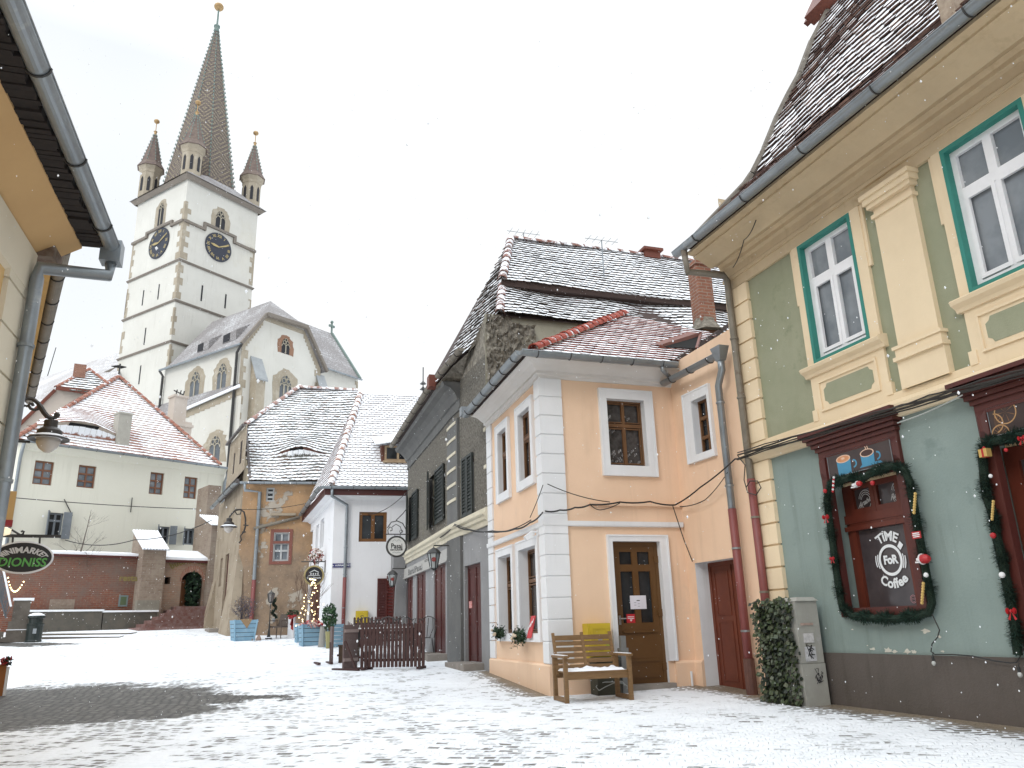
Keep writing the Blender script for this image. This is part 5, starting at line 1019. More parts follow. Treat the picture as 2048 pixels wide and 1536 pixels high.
mb = MB(); mold(mb, [CF.P(ucl, 0), CF.P(0, 0)], [(-.02, zcr-.45), (.05, zcr-.42), (.1, zcr-.3), (.28, zcr-.1), (.3, zcr), (-.02, zcr)]); mb.build('eave_cornice', m_cream, cre)
for r_ in CWs: window(cre, CF, r_, -.12, mat('reddish_window_wood', (.20, .085, .045), .6), m_glassl, 2, (.3, .62), .08, .06, .06)
m_gsh = mat('blue_grey_shutter', (.17, .19, .21), .6, (.13, .145, .16), 6)
for i, r_ in enumerate(CLs):
    window(cre, CF, r_, -.1, m_gsh, m_glass, 2, (.68,) if i == 0 else (), .09, .08, .06); ww = (r_[1]-r_[0])
    nearu, faru = (r_[1], r_[0]) if cs < 0 else (r_[0], r_[1])
    for side, sp_ in ((1, .85), (-1, .3)):
        # side 1: right in the picture, leaf folded back on the wall; side -1: leaf standing out
        uR = CF.uz(2000, 1200)[0]; rgt = 1 if CF.d.x > 0 else -1
        ue_ = r_[1] if rgt*side > 0 else r_[0]; sg = 1 if rgt*side > 0 else -1
        fo = FacO.__new__(FacO); fo.p = CF.P(ue_, 0, .04); an = R(25 if side > 0 else 65); fo.d = CF.d*sg*math.cos(an)+CF.n*math.sin(an); fo.n = CF.n*math.cos(an)-CF.d*sg*math.sin(an)
        mb = MB(); q = (0, ww*.55, r_[2]-.05, r_[3]+.05); mb.fframe(fo, q, .09, 0, .05); mb.fbox(fo, .05, q[1]-.05, q[2]+.05, q[3]-.05, .01, .035); mb.fbox(fo, .05, q[1]-.05, (q[2]+q[3])/2-.04, (q[2]+q[3])/2+.05, 0, .048); mb.build('shutter', m_gsh, cre)
# roof hipped
pe = CF.P(0, zcr, .4); SC = Slope(pe, 42, 47); m_ctile = roofmat('faded_red_tiles', [(.30, .13, .085), (.36, .17, .11), (.25, .11, .08)], cover=.70, vgain=.6, ns=.45, fine=5)
P6 = [SC.Q(SC.st(SC.hit(32, 877))[0], 0), SC.hit(237, 755), SC.Q(SC.st(SC.hit(441, 934))[0], 0)]
ey2, et2 = SC.st(SC.hit(160, 868))
def cbend(a, t_): k = max(0, 1-abs(a-ey2)/3.0); return (.8*(k*k*(3-2*k))*max(0, 1-abs(t_-et2-.1)/2.4) if t_ > et2-.05 else 0)
mb = MB()
tiles(mb, SC, P6, .3, .25, .028, 51, jit=.006, bend=cbend, shape='flat')
crf = mb.build('roof', m_ctile, cre); ap = P6[1]; bb = CF.P(0, zcr, -10); b2 = CF.P(ucl, zcr, -10)
mb = MB(); mb.face([p-SC.n*.08 for p in P6]); mb.face([P6[2], ap, bb]); mb.face([P6[0], ap, b2]); mb.build('roof_deck', m_board, crf)
m_crd = roofmat('red_ridge_far', [(.30, .12, .08), (.36, .16, .11)], cover=.35, vgain=.5, ns=3)
mb = MB(); ridge(mb, P6[0]+V((0, 0, .05)), ap+V((0, 0, .05)), .13, .4, 12); ridge(mb, P6[2]+V((0, 0, .05)), ap+V((0, 0, .05)), .13, .4, 13); mb.build('hip_tiles', m_crd, crf)
mb = MB(); N_ = 14; up_ = [SC.Q(ey2-2.6+5.2*i/N_, et2-.02, .04) for i in range(N_+1)]; lo2 = [q+SC.n*cbend(ey2-2.6+5.2*i/N_, et2+.1)*.97 for i, q in enumerate(up_)]
for i in range(N_): mb.face([up_[i], up_[i+1], lo2[i+1], lo2[i]])
eb = mb.build('eyebrow_dormer', mat('pale_board', (.42, .38, .32), .9, (.3, .2, .15), 4), crf); mb = MB(); of_ = -SC.back*.04
mb.face([up_[5]+of_+V((0, 0, .12)), up_[9]+of_+V((0, 0, .12)), lo2[9]+of_-V((0, 0, .05)), lo2[5]+of_-V((0, 0, .05))]); mb.build('eyebrow_opening', mat('black_opening', (0, 0, 0)), eb)
def stack(par, sl, px, py, ptop, w_, m_, cap=True, name='chimney'):
    c_ = sl.hit(px, py); zt2 = at_dist(px, ptop, math.hypot(c_.x, c_.y)).z; h = (zt2-c_.z)/2; mb = MB(); ax = (sl.d, sl.back, V((0, 0, 1))); mb.box(c_+V((0, 0, h-.3)), (w_, w_, h+.3), ax)
    if cap: mb.box(c_+V((0, 0, 2*h+.04)), (w_*1.12, w_*1.12, .05), ax)
    return mb.build(name, m_, par), c_
stack(crf, SC, 241, 880, 830, .35, mat('grey_chimney_render', (.42, .40, .35), .9, (.3, .28, .25), 3)); c_ = ap; mb = MB(); mb.tube([c_, c_+V((0, 0, .9))], .05, 6); mb.hexa([c_+V((0, 0, .6))-SC.d*.5, c_+V((0, 0, .6))+SC.d*.1, c_+V((0, 0, .65))+SC.d*.1, c_+V((0, 0, .65))-SC.d*.5], [c_+V((0, 0, .75))-SC.d*.1, c_+V((0, 0, .75))+SC.d*.4, c_+V((0, 0, .8))+SC.d*.4, c_+V((0, 0, .8))-SC.d*.1]); mb.build('weather_vane', m_iron, crf)
gutter(cre, CF.P(ucl, zcr-.02, .5), CF.P(0, zcr-.05, .5), m_zinc, m_iron, .1, 8)
pu_ = line_u(CF, (42, 895), (24, 1010)); pipe(cre, [CF.P(ucl, zcr-.1, .5), CF.P(pu_, zcr-.9, .12), CF.P(pu_, 5, .12)], .08, m_zinc); pipe(cre, [CF.P(-.05*cs, zcr-.1, .5), CF.P(0.02*cs, zcr-.9, .1), CF.P(0.02*cs, 5.5, .1)], .08, m_zinc)
# tie bars on the facade
for p in ((136, 1015), (262, 1010)):
    mb = MB(); q = CF.P(*CF.uz(*p), .05); mb.tube([q-V((0, 0, .4))+(CF.d*(.25 if p[0] < 200 else 0)), q+V((0, 0, .4))-(CF.d*(.25 if p[0] < 200 else 0))], .025, 5); mb.build('tie_bar', m_iron, cre)

# brick retaining wall with the cellar entrance
BRp = at_dist(425, 1110, 44); BRp.z = 0; BF = Fac(BRp, 50)
m_bwall = brickmat('old_red_brick', ((.19, .055, .03), (.25, .09, .05), (.12, .055, .04)), (.20, .15, .12), .27, .085, blotch=(.15, .11, .09), bs=.5)
m_bwall2 = brickmat('pale_brick', ((.33, .19, .12), (.38, .24, .16), (.27, .16, .11)), (.33, .27, .22), .27, .085, blotch=(.24, .19, .15), bs=.6)
m_bstone = brickmat('rough_grey_brown_masonry', ((.22, .16, .12), (.28, .22, .17), (.16, .11, .085)), (.26, .22, .18), .3, .11, blotch=(.30, .25, .20), bs=.8)
bri = thing('retaining_wall', on_ground(200, 1249), 'long red brick retaining wall with snow on top, below the cream house', 'wall')
zbt = line_z(BF, (105, 1108), (276, 1113)); bu = lambda x, y=1200: BF.uz(x, y)[0]
def bw(par, nm, x0, x1, z0, z1, o0, o1, m_): mb = MB(); q = sorted([bu(x0), bu(x1)]); mb.fbox(BF, q[0], q[1], z0, z1, o0, o1); return mb.build(nm, m_, par)
bw(bri, 'brickwork', -60, 268, 1.2, zbt, -.6, 0, m_bwall); mb = MB(); q = sorted([bu(-60), bu(278)]); mb.hexa([BF.P(q[0], zbt, .12), BF.P(q[1], zbt, .12), BF.P(q[1], zbt+.2, -1.5), BF.P(q[0], zbt+.2, -1.5)], [BF.P(q[0], zbt+.12, .12), BF.P(q[1], zbt+.12, .12), BF.P(q[1], zbt+.32, -1.5), BF.P(q[0], zbt+.32, -1.5)]); mb.build('snowy_coping', m_snow, bri)
bw(bri, 'coping_edge', -60, 278, zbt-.1, zbt, -.3, .14, m_dred)
bw(bri, 'recess_arch', 100, 150, 2.4, 3.3, -.05, .004, m_bstone)
# benches of stone along the foot
for i, (x0, x1) in enumerate(((40, 198), (200, 305))):
    q = sorted([bu(x0), bu(x1)]); zz = BF.uz((x0+x1)/2, 1244)[1]; mb = MB(); mb.fbox(BF, q[0], q[1], 1.4, zz+.42, .3, .95); o_ = mb.build('stone_bench', mat('dark_mossy_stone', (.085, .08, .068), .9, (.14, .12, .095), 3, .8, .8, 12), bri)
    mb = MB(); mb.fbox(BF, q[0]-.05, q[1]+.05, zz+.42, zz+.5, .25, 1.0); mb.build('snow_cap', m_snow, o_)
r_ = BF.rect((237, 1190), (255, 1191), (255, 1213), (237, 1213)); mb = MB(); mb.fbox(BF, *r_, 0, .05); pq_ = mb.build('wall_plaque', mat('teal_grey_frame', (.16, .2, .2), .6), bri); mb = MB(); mb.fbox(BF, r_[0]+.07, r_[1]-.07, r_[2]+.07, r_[3]-.07, .04, .056); mb.build('plaque_face', mat('green_plaque', (.06, .10, .05), .6, (.12, .12, .04), 9), pq_)
# stepped buttresses
def butt(x0, x1, ytop, yroof, m_, lab, proj=.9, base=1.3):
    q = sorted([bu(x0), bu(x1)]); zt3 = BF.uz((x0+x1)/2, yroof, proj)[1]; zt4 = BF.uz((x0+x1)/2, ytop)[1]; t_ = thing('buttress', BF.P(q[0], base+.8, proj), lab, 'buttress')
    mb = MB(); mb.fbox(BF, q[0], q[1], base, zt3, -1.2, proj); mb.hexa([BF.P(q[0], zt3, -1.2), BF.P(q[1], zt3, -1.2), BF.P(q[1], zt3, proj), BF.P(q[0], zt3, proj)], [BF.P(q[0], zt4-.1, -1.2), BF.P(q[1], zt4-.1, -1.2), BF.P(q[1], zt4-.12, -1.0), BF.P(q[0], zt4-.12, -1.0)]); mb.build('masonry', m_, t_)
    mb = MB(); n = 9; L_ = q[1]-q[0]
    for i in range(n):
        c0 = q[0]-.1+(L_+.2)*(i+.5)/n; mb.tube([BF.P(c0, zt3-.02, proj+.2), BF.P(c0, zt4+.02, -1.1)], L_/n*.55, 8, a0=0, a1=math.pi, cap=False, ref=(0, 0, 1))
    mb.face([BF.P(q[0]-.1, zt3-.03, proj+.2), BF.P(q[1]+.1, zt3-.03, proj+.2), BF.P(q[1]+.1, zt4-.02, -1.1), BF.P(q[0]-.1, zt4-.02, -1.1)]); mb.build('tiled_cap', roofmat('pan_tiles', [(.36, .15, .10), (.45, .22, .16)], cover=.3, vgain=.2, ns=6), t_); return t_
b1 = butt(266, 312, 1057, 1099, m_bstone, 'brown masonry buttress with a red tiled cap between the brick wall and the gateway', .9)
bw(b1, 'stone_block', 264, 308, 1.4, BF.uz(285, 1202)[1], .5, .92, mat('grey_stone_block', (.25, .23, .19), .9, (.17, .15, .12), 4, .8, .8, 10))
b2_ = butt(402, 432, 1026, 1050, m_bstone, 'narrower masonry buttress with tiled cap beside the orange house', .7)
gat = thing('gateway', BF.P(bu(370), 2.9), 'brick gateway building with an arched doorway above red steps', 'gateway')
qg = sorted([bu(306), bu(425)]); DG = BF.rect((357, 1144), (399, 1146), (399, 1216), (357, 1212)); HG = BF.rect((325, 1155), (336, 1155), (336, 1169), (325, 1169)); zgt = line_z(BF, (320, 1118), (420, 1126)); o_g = .35
fG = BF.off(o_g); mb = MB(); wall(mb, fG, qg[0], qg[1], 1.2, zgt, [DG, HG], reveal=.55); mb.face([fG.P(qg[0], 1.2), fG.P(qg[0], zgt), fG.P(qg[0], zgt, -1.5), fG.P(qg[0], 1.2, -1.5)]); mb.build('brickwork', m_bwall2, gat)
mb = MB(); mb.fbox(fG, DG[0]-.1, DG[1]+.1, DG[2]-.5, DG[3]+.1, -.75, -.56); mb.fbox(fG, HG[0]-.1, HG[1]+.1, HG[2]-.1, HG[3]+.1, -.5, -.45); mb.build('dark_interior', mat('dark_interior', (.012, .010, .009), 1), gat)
mm = (DG[0]+DG[1])/2; rg_ = 1 if BF.d.x > 0 else -1; a_, b_ = (DG[0]+.02, mm-.05) if rg_ > 0 else (mm+.05, DG[1]-.02)
mb = MB(); mb.fbox(fG, a_, b_, DG[2], DG[3]-.35, -.5, -.42); mb.fframe(fG, (a_+.1, b_-.1, DG[2]+.2, DG[2]+1), .05, -.42, -.39); mb.build('door', mat('orange_brown_door', (.20, .075, .02), .5, (.12, .04, .015), 4), gat)
mb = MB(); n = 12; rA = (DG[1]-DG[0])/2
for i in range(n):                                       # brick arch spandrels
    a, b = math.pi*i/n, math.pi*(i+1)/n
    for o_ in (.003,): mb.face([fG.P(mm+rA*math.cos(a)*1.0, DG[3]-.45+.47*math.sin(a), o_), fG.P(mm+rA*math.cos(b), DG[3]-.45+.47*math.sin(b), o_), fG.P(mm+rA*1.22*math.cos(b), DG[3]-.45+.78*math.sin(b), o_+.03), fG.P(mm+rA*1.22*math.cos(a), DG[3]-.45+.78*math.sin(a), o_+.03)])
    mb.face([fG.P(mm+rA*math.cos(a), DG[3]-.45+.47*math.sin(a), .003), fG.P(mm+rA*math.cos(b), DG[3]-.45+.47*math.sin(b), .003), fG.P(mm+rA*math.cos(b), DG[3]+.05, .003), fG.P(mm+rA*math.cos(a), DG[3]+.05, .003)])
mb.build('arch', brickmat('arch_brick', ((.30, .13, .08), (.36, .18, .12), (.27, .12, .09)), (.33, .27, .22), .09, .3), gat)
mb = MB(); mb.hexa([fG.P(qg[0]-.1, zgt, .15), fG.P(qg[1], zgt, .15), fG.P(qg[1], zgt+.5, -1.5), fG.P(qg[0]-.1, zgt+.5, -1.5)], [fG.P(qg[0]-.1, zgt+.13, .15), fG.P(qg[1], zgt+.13, .15), fG.P(qg[1], zgt+.63, -1.5), fG.P(qg[0]-.1, zgt+.63, -1.5)]); mb.build('snowy_roof', m_snow, gat)
mb = MB(); mb.fbox(fG, qg[0]-.1, qg[1], zgt-.12, zgt, -.2, .17); mb.build('fascia', m_dred, gat)
m_gold = mat('tarnished_gold_letters', (.22, .17, .05), .5, (.1, .08, .03), 6)
mb = MB(); uc_ = mm; zc_ = DG[3]-.5
def ga(x, y): r_ = 2.1+y; a = math.pi/2-x/2.1; return fG.P(uc_-rg_*0+rg_*r_*math.cos(a), zc_-1.05+r_*math.sin(a), .05)
text(mb, 'butoiul de aur', ga, .42, bold=.012); text(mb, 'restaurant', lambda x, y: fG.P(uc_-rg_*2.55+rg_*x, DG[3]-.35+y, .05), .40, bold=.012); mb.build('sign_letters', m_gold, gat)
stp = MB(); zs_ = DG[2]; nst = 7
zb_ = gz(*fG.P(mm, 0, 3).xy)-.02; hs = (zs_-zb_)/nst
st_o = None
for i in range(nst):
    e = .15+.28*i; mb = stp; mb.fbox(fG, DG[0]-e*(1.2 if rg_ > 0 else .4)-.2, DG[1]+e*(.4 if rg_ > 0 else 1.2)+.2, zb_-.4, zs_-hs*i, .0 if i else -.6, .3+.30*(i+1))
single('steps', stp, mat('red_stone_steps', (.17, .075, .06), .8, (.30, .25, .24), 5, .6, .4), fG.P(mm, zb_, 1.5), 'flight of dark red steps up to the arched doorway', 'steps')
mb = MB(); a_ = bu(434, 1100)
mb.fbox(BF, *sorted([bu(418), bu(445)]), 1.3, BF.uz(425, 960)[1], -3.2, -1.5); single('masonry_wall', mb, m_bstone, BF.P(bu(428), 2.3, -2), 'tall rough grey masonry wall rising between the cream and the orange house', 'wall')

# beige house behind the cream one
BB = at_dist(150, 800, 62); BB.z = 0; fB = Fac(BB, 42+18); bei = thing('house', BB+V((0, 0, 5)), 'pinkish beige house with a small snowy hipped roof, half hidden behind the cream house', 'house')
m_beige = mat('pinkish_beige_plaster', (.56, .49, .43), .9, (.48, .41, .35), .6, .8, .3, 10)
def bp(px, py, o=0): return fB.P(*fB.uz(px, py, o), o)
mb = MB(); z5 = 5; mb.prism([bp(15, 940), bp(20, 870), bp(36, 846), bp(112, 778), bp(185, 786), bp(260, 790), bp(260, 940)], -fB.n*6); mb.build('wall', m_beige, bei)
mb = MB(); SB = Slope(bp(112, 776, .4), 60, 42); k4 = [SB.hit(*q) for q in ((112, 775), (178, 739), (216, 768), (192, 787))]; tiles(mb, SB, k4, .42, .36, .06, 61, jit=.02); b_r = mb.build('roof', m_otile, bei); mb = MB(); mb.face([p-SB.n*.05 for p in k4]); mb.face([k4[1], k4[2], k4[2]+SB.back*4-V((0, 0, 3)), k4[1]+SB.back*4-V((0, 0, 3))]); mb.build('roof_deck', m_board, b_r)
mb = MB(); ridge(mb, k4[0], k4[1], .13, .45, 3); ridge(mb, k4[1], k4[2], .13, .45, 4); mb.build('ridge_tiles', m_crd, b_r)
mb = MB(); mb.bar(k4[0], k4[3], .1, .3); mb.bar(bp(20, 868, .1), bp(110, 780, .1), .2, .2); mb.build('eave_board', m_redpaint, bei)
mb = MB(); c_ = SB.hit(158, 752); mb.box(c_+V((0, 0, .3)), (.4, .4, .5), (SB.d, SB.back, V((0, 0, 1)))); mb.build('chimney', m_brick, b_r)
# ================================================================ CHURCH
T_ = at_dist(342, 681, 85); T_.z = 0; TR = Fac(T_, 33.2); TL = Fac(T_, -56.8); TW = 9.6
chu = thing('church', T_+V((0, 0, 5)), 'tall pale gothic church with a clock tower, patterned pointed spire and four corner turrets', 'church')
m_chw = mat('church_limewash', (.63, .615, .565), .9, (.57, .55, .495), .12, .8, .2, 6, dirt=(.58, .55, .47), ds=.12, dl=.6, streak=0.45)
m_chs = mat('brown_sandstone', (.41, .355, .275), .9, (.30, .255, .19), .9, .9, .6, 4, dirt=(.46, .41, .33), ds=.7, dl=.55, bd=.05)
m_chm = mat('grey_stone_string', (.22, .19, .16), .9, (.16, .14, .12), .9)
m_slate = stonesnow('slate_with_snow', (.13, .115, .11), (.20, .17, .16), .36, .9, .55)
m_chglass = mat('leaded_glass', (.09, .10, .11), .3, (.14, .155, .17), 2.5, .8)
m_dark = mat('dark_louvre', (.02, .02, .025), .7)
zt = [(TR.uz(377, 351)[1]+TL.uz(377, 351)[1])/2, TR.uz(350, 599)[1], TR.uz(357, 517)[1]]
zTop = TR.uz(377, 354)[1]; z2 = TR.uz(357, 517)[1]; z3 = TR.uz(351, 599)[1]; z4 = TR.uz(342, 681)[1]; z1 = TR.uz(366, 443)[1]
n1, n2 = TR.n, TL.n; c0 = T_; c1 = T_+TR.d*TW; c2 = c1+TL.d*TW; c3 = T_+TL.d*TW; cen = (c0+c2)/2
def gothic(par, f, r, tm, gm, rw=.5, o=.02, cols=2, rag=None, deep=.5, lab='window', seed=1):
    """pointed window: toothed stone surround, recessed tracery and glass"""
    u0, u1, z0, z1 = r; w_ = u1-u0; zs = z1-w_*.62; mid = (u0+u1)/2
    def prof(k, e=0, n=8):
        a = w_/2+e; pts = [(mid-a, z0-e*.2), (mid-a, zs)]
        for i in range(1, n+1): t = i/n; pts.append((mid-a+a*(1-math.cos(t*math.pi/2))*1.0, zs+(z1+e-zs)*math.sin(t*math.pi/2)**.92))
        return pts+[(2*mid-x, z) for x, z in pts[-2::-1]]
    inn = prof(0); rr = random.Random(seed); rw = rw*.72; out = []
    for i, (x, z) in enumerate(prof(0, rw)): d = rr.uniform(-.5, .4)*rw*(1 if rag is None else rag); out.append((x+(d if x > mid else -d if x < mid else 0), z+(d*.3 if 0 < i < 18 else 0)))
    mb = MB(); vs = [f.P(x, z, o) for x, z in out]+[f.P(x, z, o) for x, z in inn]+[f.P(x, z, -deep) for x, z in inn]+[f.P(x, z, -.05) for x, z in out]; n = len(inn)
    fs = []
    for i in range(n-1): fs += [(i, i+1, n+i+1, n+i), (n+i, n+i+1, 2*n+i+1, 2*n+i), (i, i+1, 3*n+i+1, 3*n+i)]
    fs += [(n, 2*n, 3*n-1, 2*n-1)]
    mb.mesh(vs, fs); wn = mb.build(lab, tm, par)
    g = MB(); ib = [(mid+(x-mid)*.72, z) for x, z in inn]; g.face([f.P(x, z, o+.01-.0) for x, z in ib]); 
    # splay: stone from the opening edge to the smaller glazed light
    sp_ = MB(); 
    ins = [(mid+(x-mid)*.66, z0+(z-z0)*.93) for x, z in inn]
    sp_.mesh([f.P(x, z, o+.012) for x, z in inn]+[f.P(x, z, o-.0) for x, z in ins], [(i, i+1, n+i+1, n+i) for i in range(n-1)]); sp_.build('splay', tm, wn)
    g = MB(); g.face([f.P(x, z, o+.004) for x, z in ins]); g.build('pane', gm, wn)
    t_ = MB(); bw_ = w_*.035; wi = w_*.66; 
    for k in range(1, cols): x = mid-wi/2+wi*k/cols; t_.fbox(f, x-bw_, x+bw_, z0+.02, zs+(z1-zs)*.15, o+.005, o+.06)
    cr = wi/(2*cols)
    for k in range(cols):
        x = mid-wi/2+wi*(k+.5)/cols; pts = [f.P(x+cr*math.cos(a), zs-cr*.3+cr*1.2*math.sin(a), o+.04) for a in [math.pi*i/8 for i in range(9)]]; t_.tube(pts, bw_*.8, 4)
    for sx in (-1, 1) if cols > 1 else (): pts = [f.P(mid+sx*wi*.2+wi*.17*math.cos(a), zs+(z1-zs)*.42+wi*.17*math.sin(a), o+.04) for a in [2*math.pi*i/10 for i in range(11)]]; t_.tube(pts, bw_*.7, 4)
    if cols > 1: pts = [f.P(mid+wi*.15*math.cos(a), zs+(z1-zs)*.72+wi*.15*math.sin(a), o+.04) for a in [2*math.pi*i/10 for i in range(11)]]; t_.tube(pts, bw_*.7, 4)
    t_.build('tracery', mat('pale_tracery', (.42, .38, .30), .9), wn)
    return wn
def quoin(par, f, u, sd, z0, z1, h=.75, seed=2, a=.5, b=1.0):
    rr = random.Random(seed); mb = MB(); z = z0; i = 0
    while z < z1-.1:
        hh = min(h*rr.uniform(.8, 1.2), z1-z); w_ = .6*(a if i % 2 else b)*rr.uniform(.75, 1.2); mb.fbox(f, *sorted([u, u+sd*w_]), z, z+hh, -.05, .03); z += hh; i += 1
    return mb.build('quoins', m_chs, par)
mb = MB(); b0 = 4.0
for a, b in ((c0, c1), (c1, c2), (c2, c3), (c3, c0)): mb.face([a+V((0, 0, b0)), b+V((0, 0, b0)), b+V((0, 0, zTop)), a+V((0, 0, zTop))])
tow = mb.build('tower', m_chw, chu)
ring = [c0, c1, c2, c3]
def tring(z, o, h, nm='string_course', m_=None, par=tow, prof=None):
    mb = MB(); k = 4; q = [cen+(p-cen)*(1+o*2/TW) for p in ring]; q2 = [cen+(p-cen)*(1+(o*.4)*2/TW) for p in ring]
    vs = [p+V((0, 0, z-h)) for p in q2]+[p+V((0, 0, z-.05)) for p in q]+[p+V((0, 0, z)) for p in q]+[cen+(p-cen)*.97+V((0, 0, z+h*.8)) for p in ring]
    mb.mesh(vs, [(j*4+i, j*4+(i+1) % 4, (j+1)*4+(i+1) % 4, (j+1)*4+i) for j in range(3) for i in range(4)]); return mb.build(nm, m_ or m_chm, par)
for z in (z2, z3, z4): tring(z, .18, .24)
tring(zTop+.1, .6, .5, 'tower_cornice')
# stepped string course over the clocks
for f, (x0, x1, x2, x3), ys in ((TR, (366, 408, 470, 513), ((443, 459), (447, 475), (488, 503))), (TL, (366, 344, 297, 270), ((443, 452), (446, 468), (477, 487)))):
    zl = f.uz(x0, 443)[1]; zh = (f.uz((x1+x2)/2, 461 if f is TR else 456)[1]); u = [f.uz(x, 460)[0] for x in (x0, x1, x2, x3)]; u[0] = 0; u[3] = TW*(1 if u[3] > 0 else -1); zl = f.uz(x1, 459 if f is TR else 452)[1]
    mb = MB()
    for a, b, z in ((u[0], u[1], zl), (u[1], u[2], zh), (u[2], u[3], zl)): mb.fbox(f, *sorted([a, b]), z-.14, z+.14, -.05, .25)
    for a in (u[1], u[2]): mb.fbox(f, a-.16, a+.16, zl-.14, zh+.141, -.05, .24)
    mb.build('string_course', m_chm, tow)
zc_ = z2
for f in (TR, TL):
    sg = 1 if f.uz(513 if f is TR else 270, 460)[0] > 0 else -1
    quoin(tow, f, 0, sg, z4-4.6, z4-.4, .8, 3, .35, .8); quoin(tow, f, 0, sg, z4+.7, z3-.8, .8, 4, .3, .7); quoin(tow, f, 0, sg, z3+.2, z2-.35, .75, 5, .4, .9); quoin(tow, f, 0, sg, z2+.2, z2+7.2, .7, 6, .6, 1.3); quoin(tow, f, sg*TW, -sg, z2+.3, z2+5.0, .75, 7, .5, 1.1); quoin(tow, f, sg*TW, -sg, z3+.2, z3+3.2, .75, 8, .3, .7)
    if f is TL: quoin(tow, f, sg*TW, -sg, z4-6, z4-1, .8, 9, .4, .9); quoin(tow, f, sg*TW, -sg, z4+.6, z3-1.5, .8, 10, .4, .9); quoin(tow, f, sg*TW, -sg, z3+.6, z2-1, .8, 11, .4, .9)
gothic(tow, TR, TR.rect((427, 416), (455, 424), (455, 464), (427, 453)), m_chs, m_dark, .45, cols=2, seed=3); gothic(tow, TL, TL.rect((317, 407), (333, 401), (328, 446), (312, 454)), m_chs, m_dark, .4, cols=2, seed=4)
# slits
for f, ps in ((TR, ((405, 587, 9), (452, 603, 8))), (TL, ((288, 595, 8), (319, 583, 8), (292, 672, 9), (282, 749, 10)))):
    for x, y, h in ps: u_, a = f.uz(x, y-h*1.8); _, b = f.uz(x, y+h*1.8); mb = MB(); mb.fbox(f, u_-.09, u_+.09, b, a, -.1, .03); mb.build('slit', m_dark, tow)
# clocks
m_clock = mat('clock_blue_black', (.022, .026, .045), .5, (.035, .04, .05), 3); m_gild = mat('gilding', (.48, .38, .18), .4, (.36, .28, .12), 4, metal=.3)
for f, ctr, rad_ in ((TR, (436, 495), None), (TL, (319, 487), None)):
    u_, z_ = f.uz(*ctr); r_ = (f.uz(ctr[0], ctr[1]-29)[1]-f.uz(ctr[0], ctr[1]+29)[1])/2*.98; rg_ = 1 if f.d.x > 0 else -1
    def cp(x, y, o): return f.P(u_+rg_*x, z_+y, o)
    mb = MB(); n = 32; mb.prism([cp(r_*math.cos(2*math.pi*i/n), r_*math.sin(2*math.pi*i/n), .02) for i in range(n)], f.n*.1); ck = mb.build('clock_face', m_clock, tow)
    for h, nm in enumerate(['XII', 'I', 'II', 'III', 'IIII', 'V', 'VI', 'VII', 'VIII', 'IX', 'X', 'XI']):
        a = math.pi/2-h*math.pi/6
        nb = MB(); text(nb, nm, lambda x, y: cp((r_*.78+y)*math.cos(a)+x*math.sin(a), (r_*.78+y)*math.sin(a)-x*math.cos(a), .13), r_*.27, bold=.012); nb.build('numeral', m_gild, ck)
    for a, ln, w_ in ((math.radians(90-275), .66, .10), (math.radians(90-62), .95, .06)):
        hb = MB(); d = (math.cos(a), math.sin(a)); nn = (-d[1], d[0]); hb.face([cp(*(nn[i]*w_*r_*.5 for i in (0, 1)), .18), cp(*(-nn[i]*w_*r_*.5 for i in (0, 1)), .18), cp(*(d[i]*ln*r_*.6-nn[i]*w_*r_*.9 for i in (0, 1)), .18), cp(*(d[i]*ln*r_ for i in (0, 1)), .18), cp(*(d[i]*ln*r_*.6+nn[i]*w_*r_*.9 for i in (0, 1)), .18)]); hb.build('clock_hand', m_gild, ck)
# spire
def spiremat():
    m, t, b = nodes('patterned_spire_tiles'); P = pos(t); uv = N(t, 'UVMap').outputs[0]
    s = N(t, 'SeparateXYZ'); t.links.new(uv, s.inputs[0]); u, v = s.outputs[0], s.outputs[1]
    ws = noise(t, P, 2.5, 5, .7)
    def zig(a, b_, sc): return mth(t, 'PINGPONG', mth(t, 'MULTIPLY', mth(t, 'ADD', a, b_), sc), .5)
    d1 = mth(t, 'PINGPONG', mth(t, 'MULTIPLY', u, 1), 1.3); dd = mth(t, 'ADD', d1, mth(t, 'PINGPONG', v, 2.0))
    pat = mth(t, 'GREATER_THAN', mth(t, 'PINGPONG', mth(t, 'ADD', dd, mth(t, 'MULTIPLY', ws, .18)), .30), .19)
    br = N(t, 'TexBrick', offset=.5, i_Scale=1, i_Mortar_Size=.05, i_Brick_Width=.45, i_Row_Height=.34, i_Mortar_Smooth=.5); t.links.new(uv, br.inputs[0])
    fade = ramp(t, v, 30, 14, .3, .95)
    dark = mixc(t, ramp(t, noise(t, P, 3, 6, .8), .35, .65), (.10, .078, .07), (.18, .142, .125)); c = mixc(t, mth(t, 'MULTIPLY', pat, fade), dark, (.26, .215, .145))
    c = mixc(t, mth(t, 'MULTIPLY', br.outputs['Fac'], .5), c, (.03, .028, .028)); c = mixc(t, ramp(t, noise(t, P, 7, 5, .8), .60, .72, 0, .55), c, (.6, .6, .62))
    t.links.new(c, b.inputs['Base Color']); b.inputs['Roughness'].default_value = .8; return m
m_spire = spiremat(); zb = zTop+.4
m_copper = mat('verdigris', (.14, .20, .18), .6, (.2, .24, .22), 2)
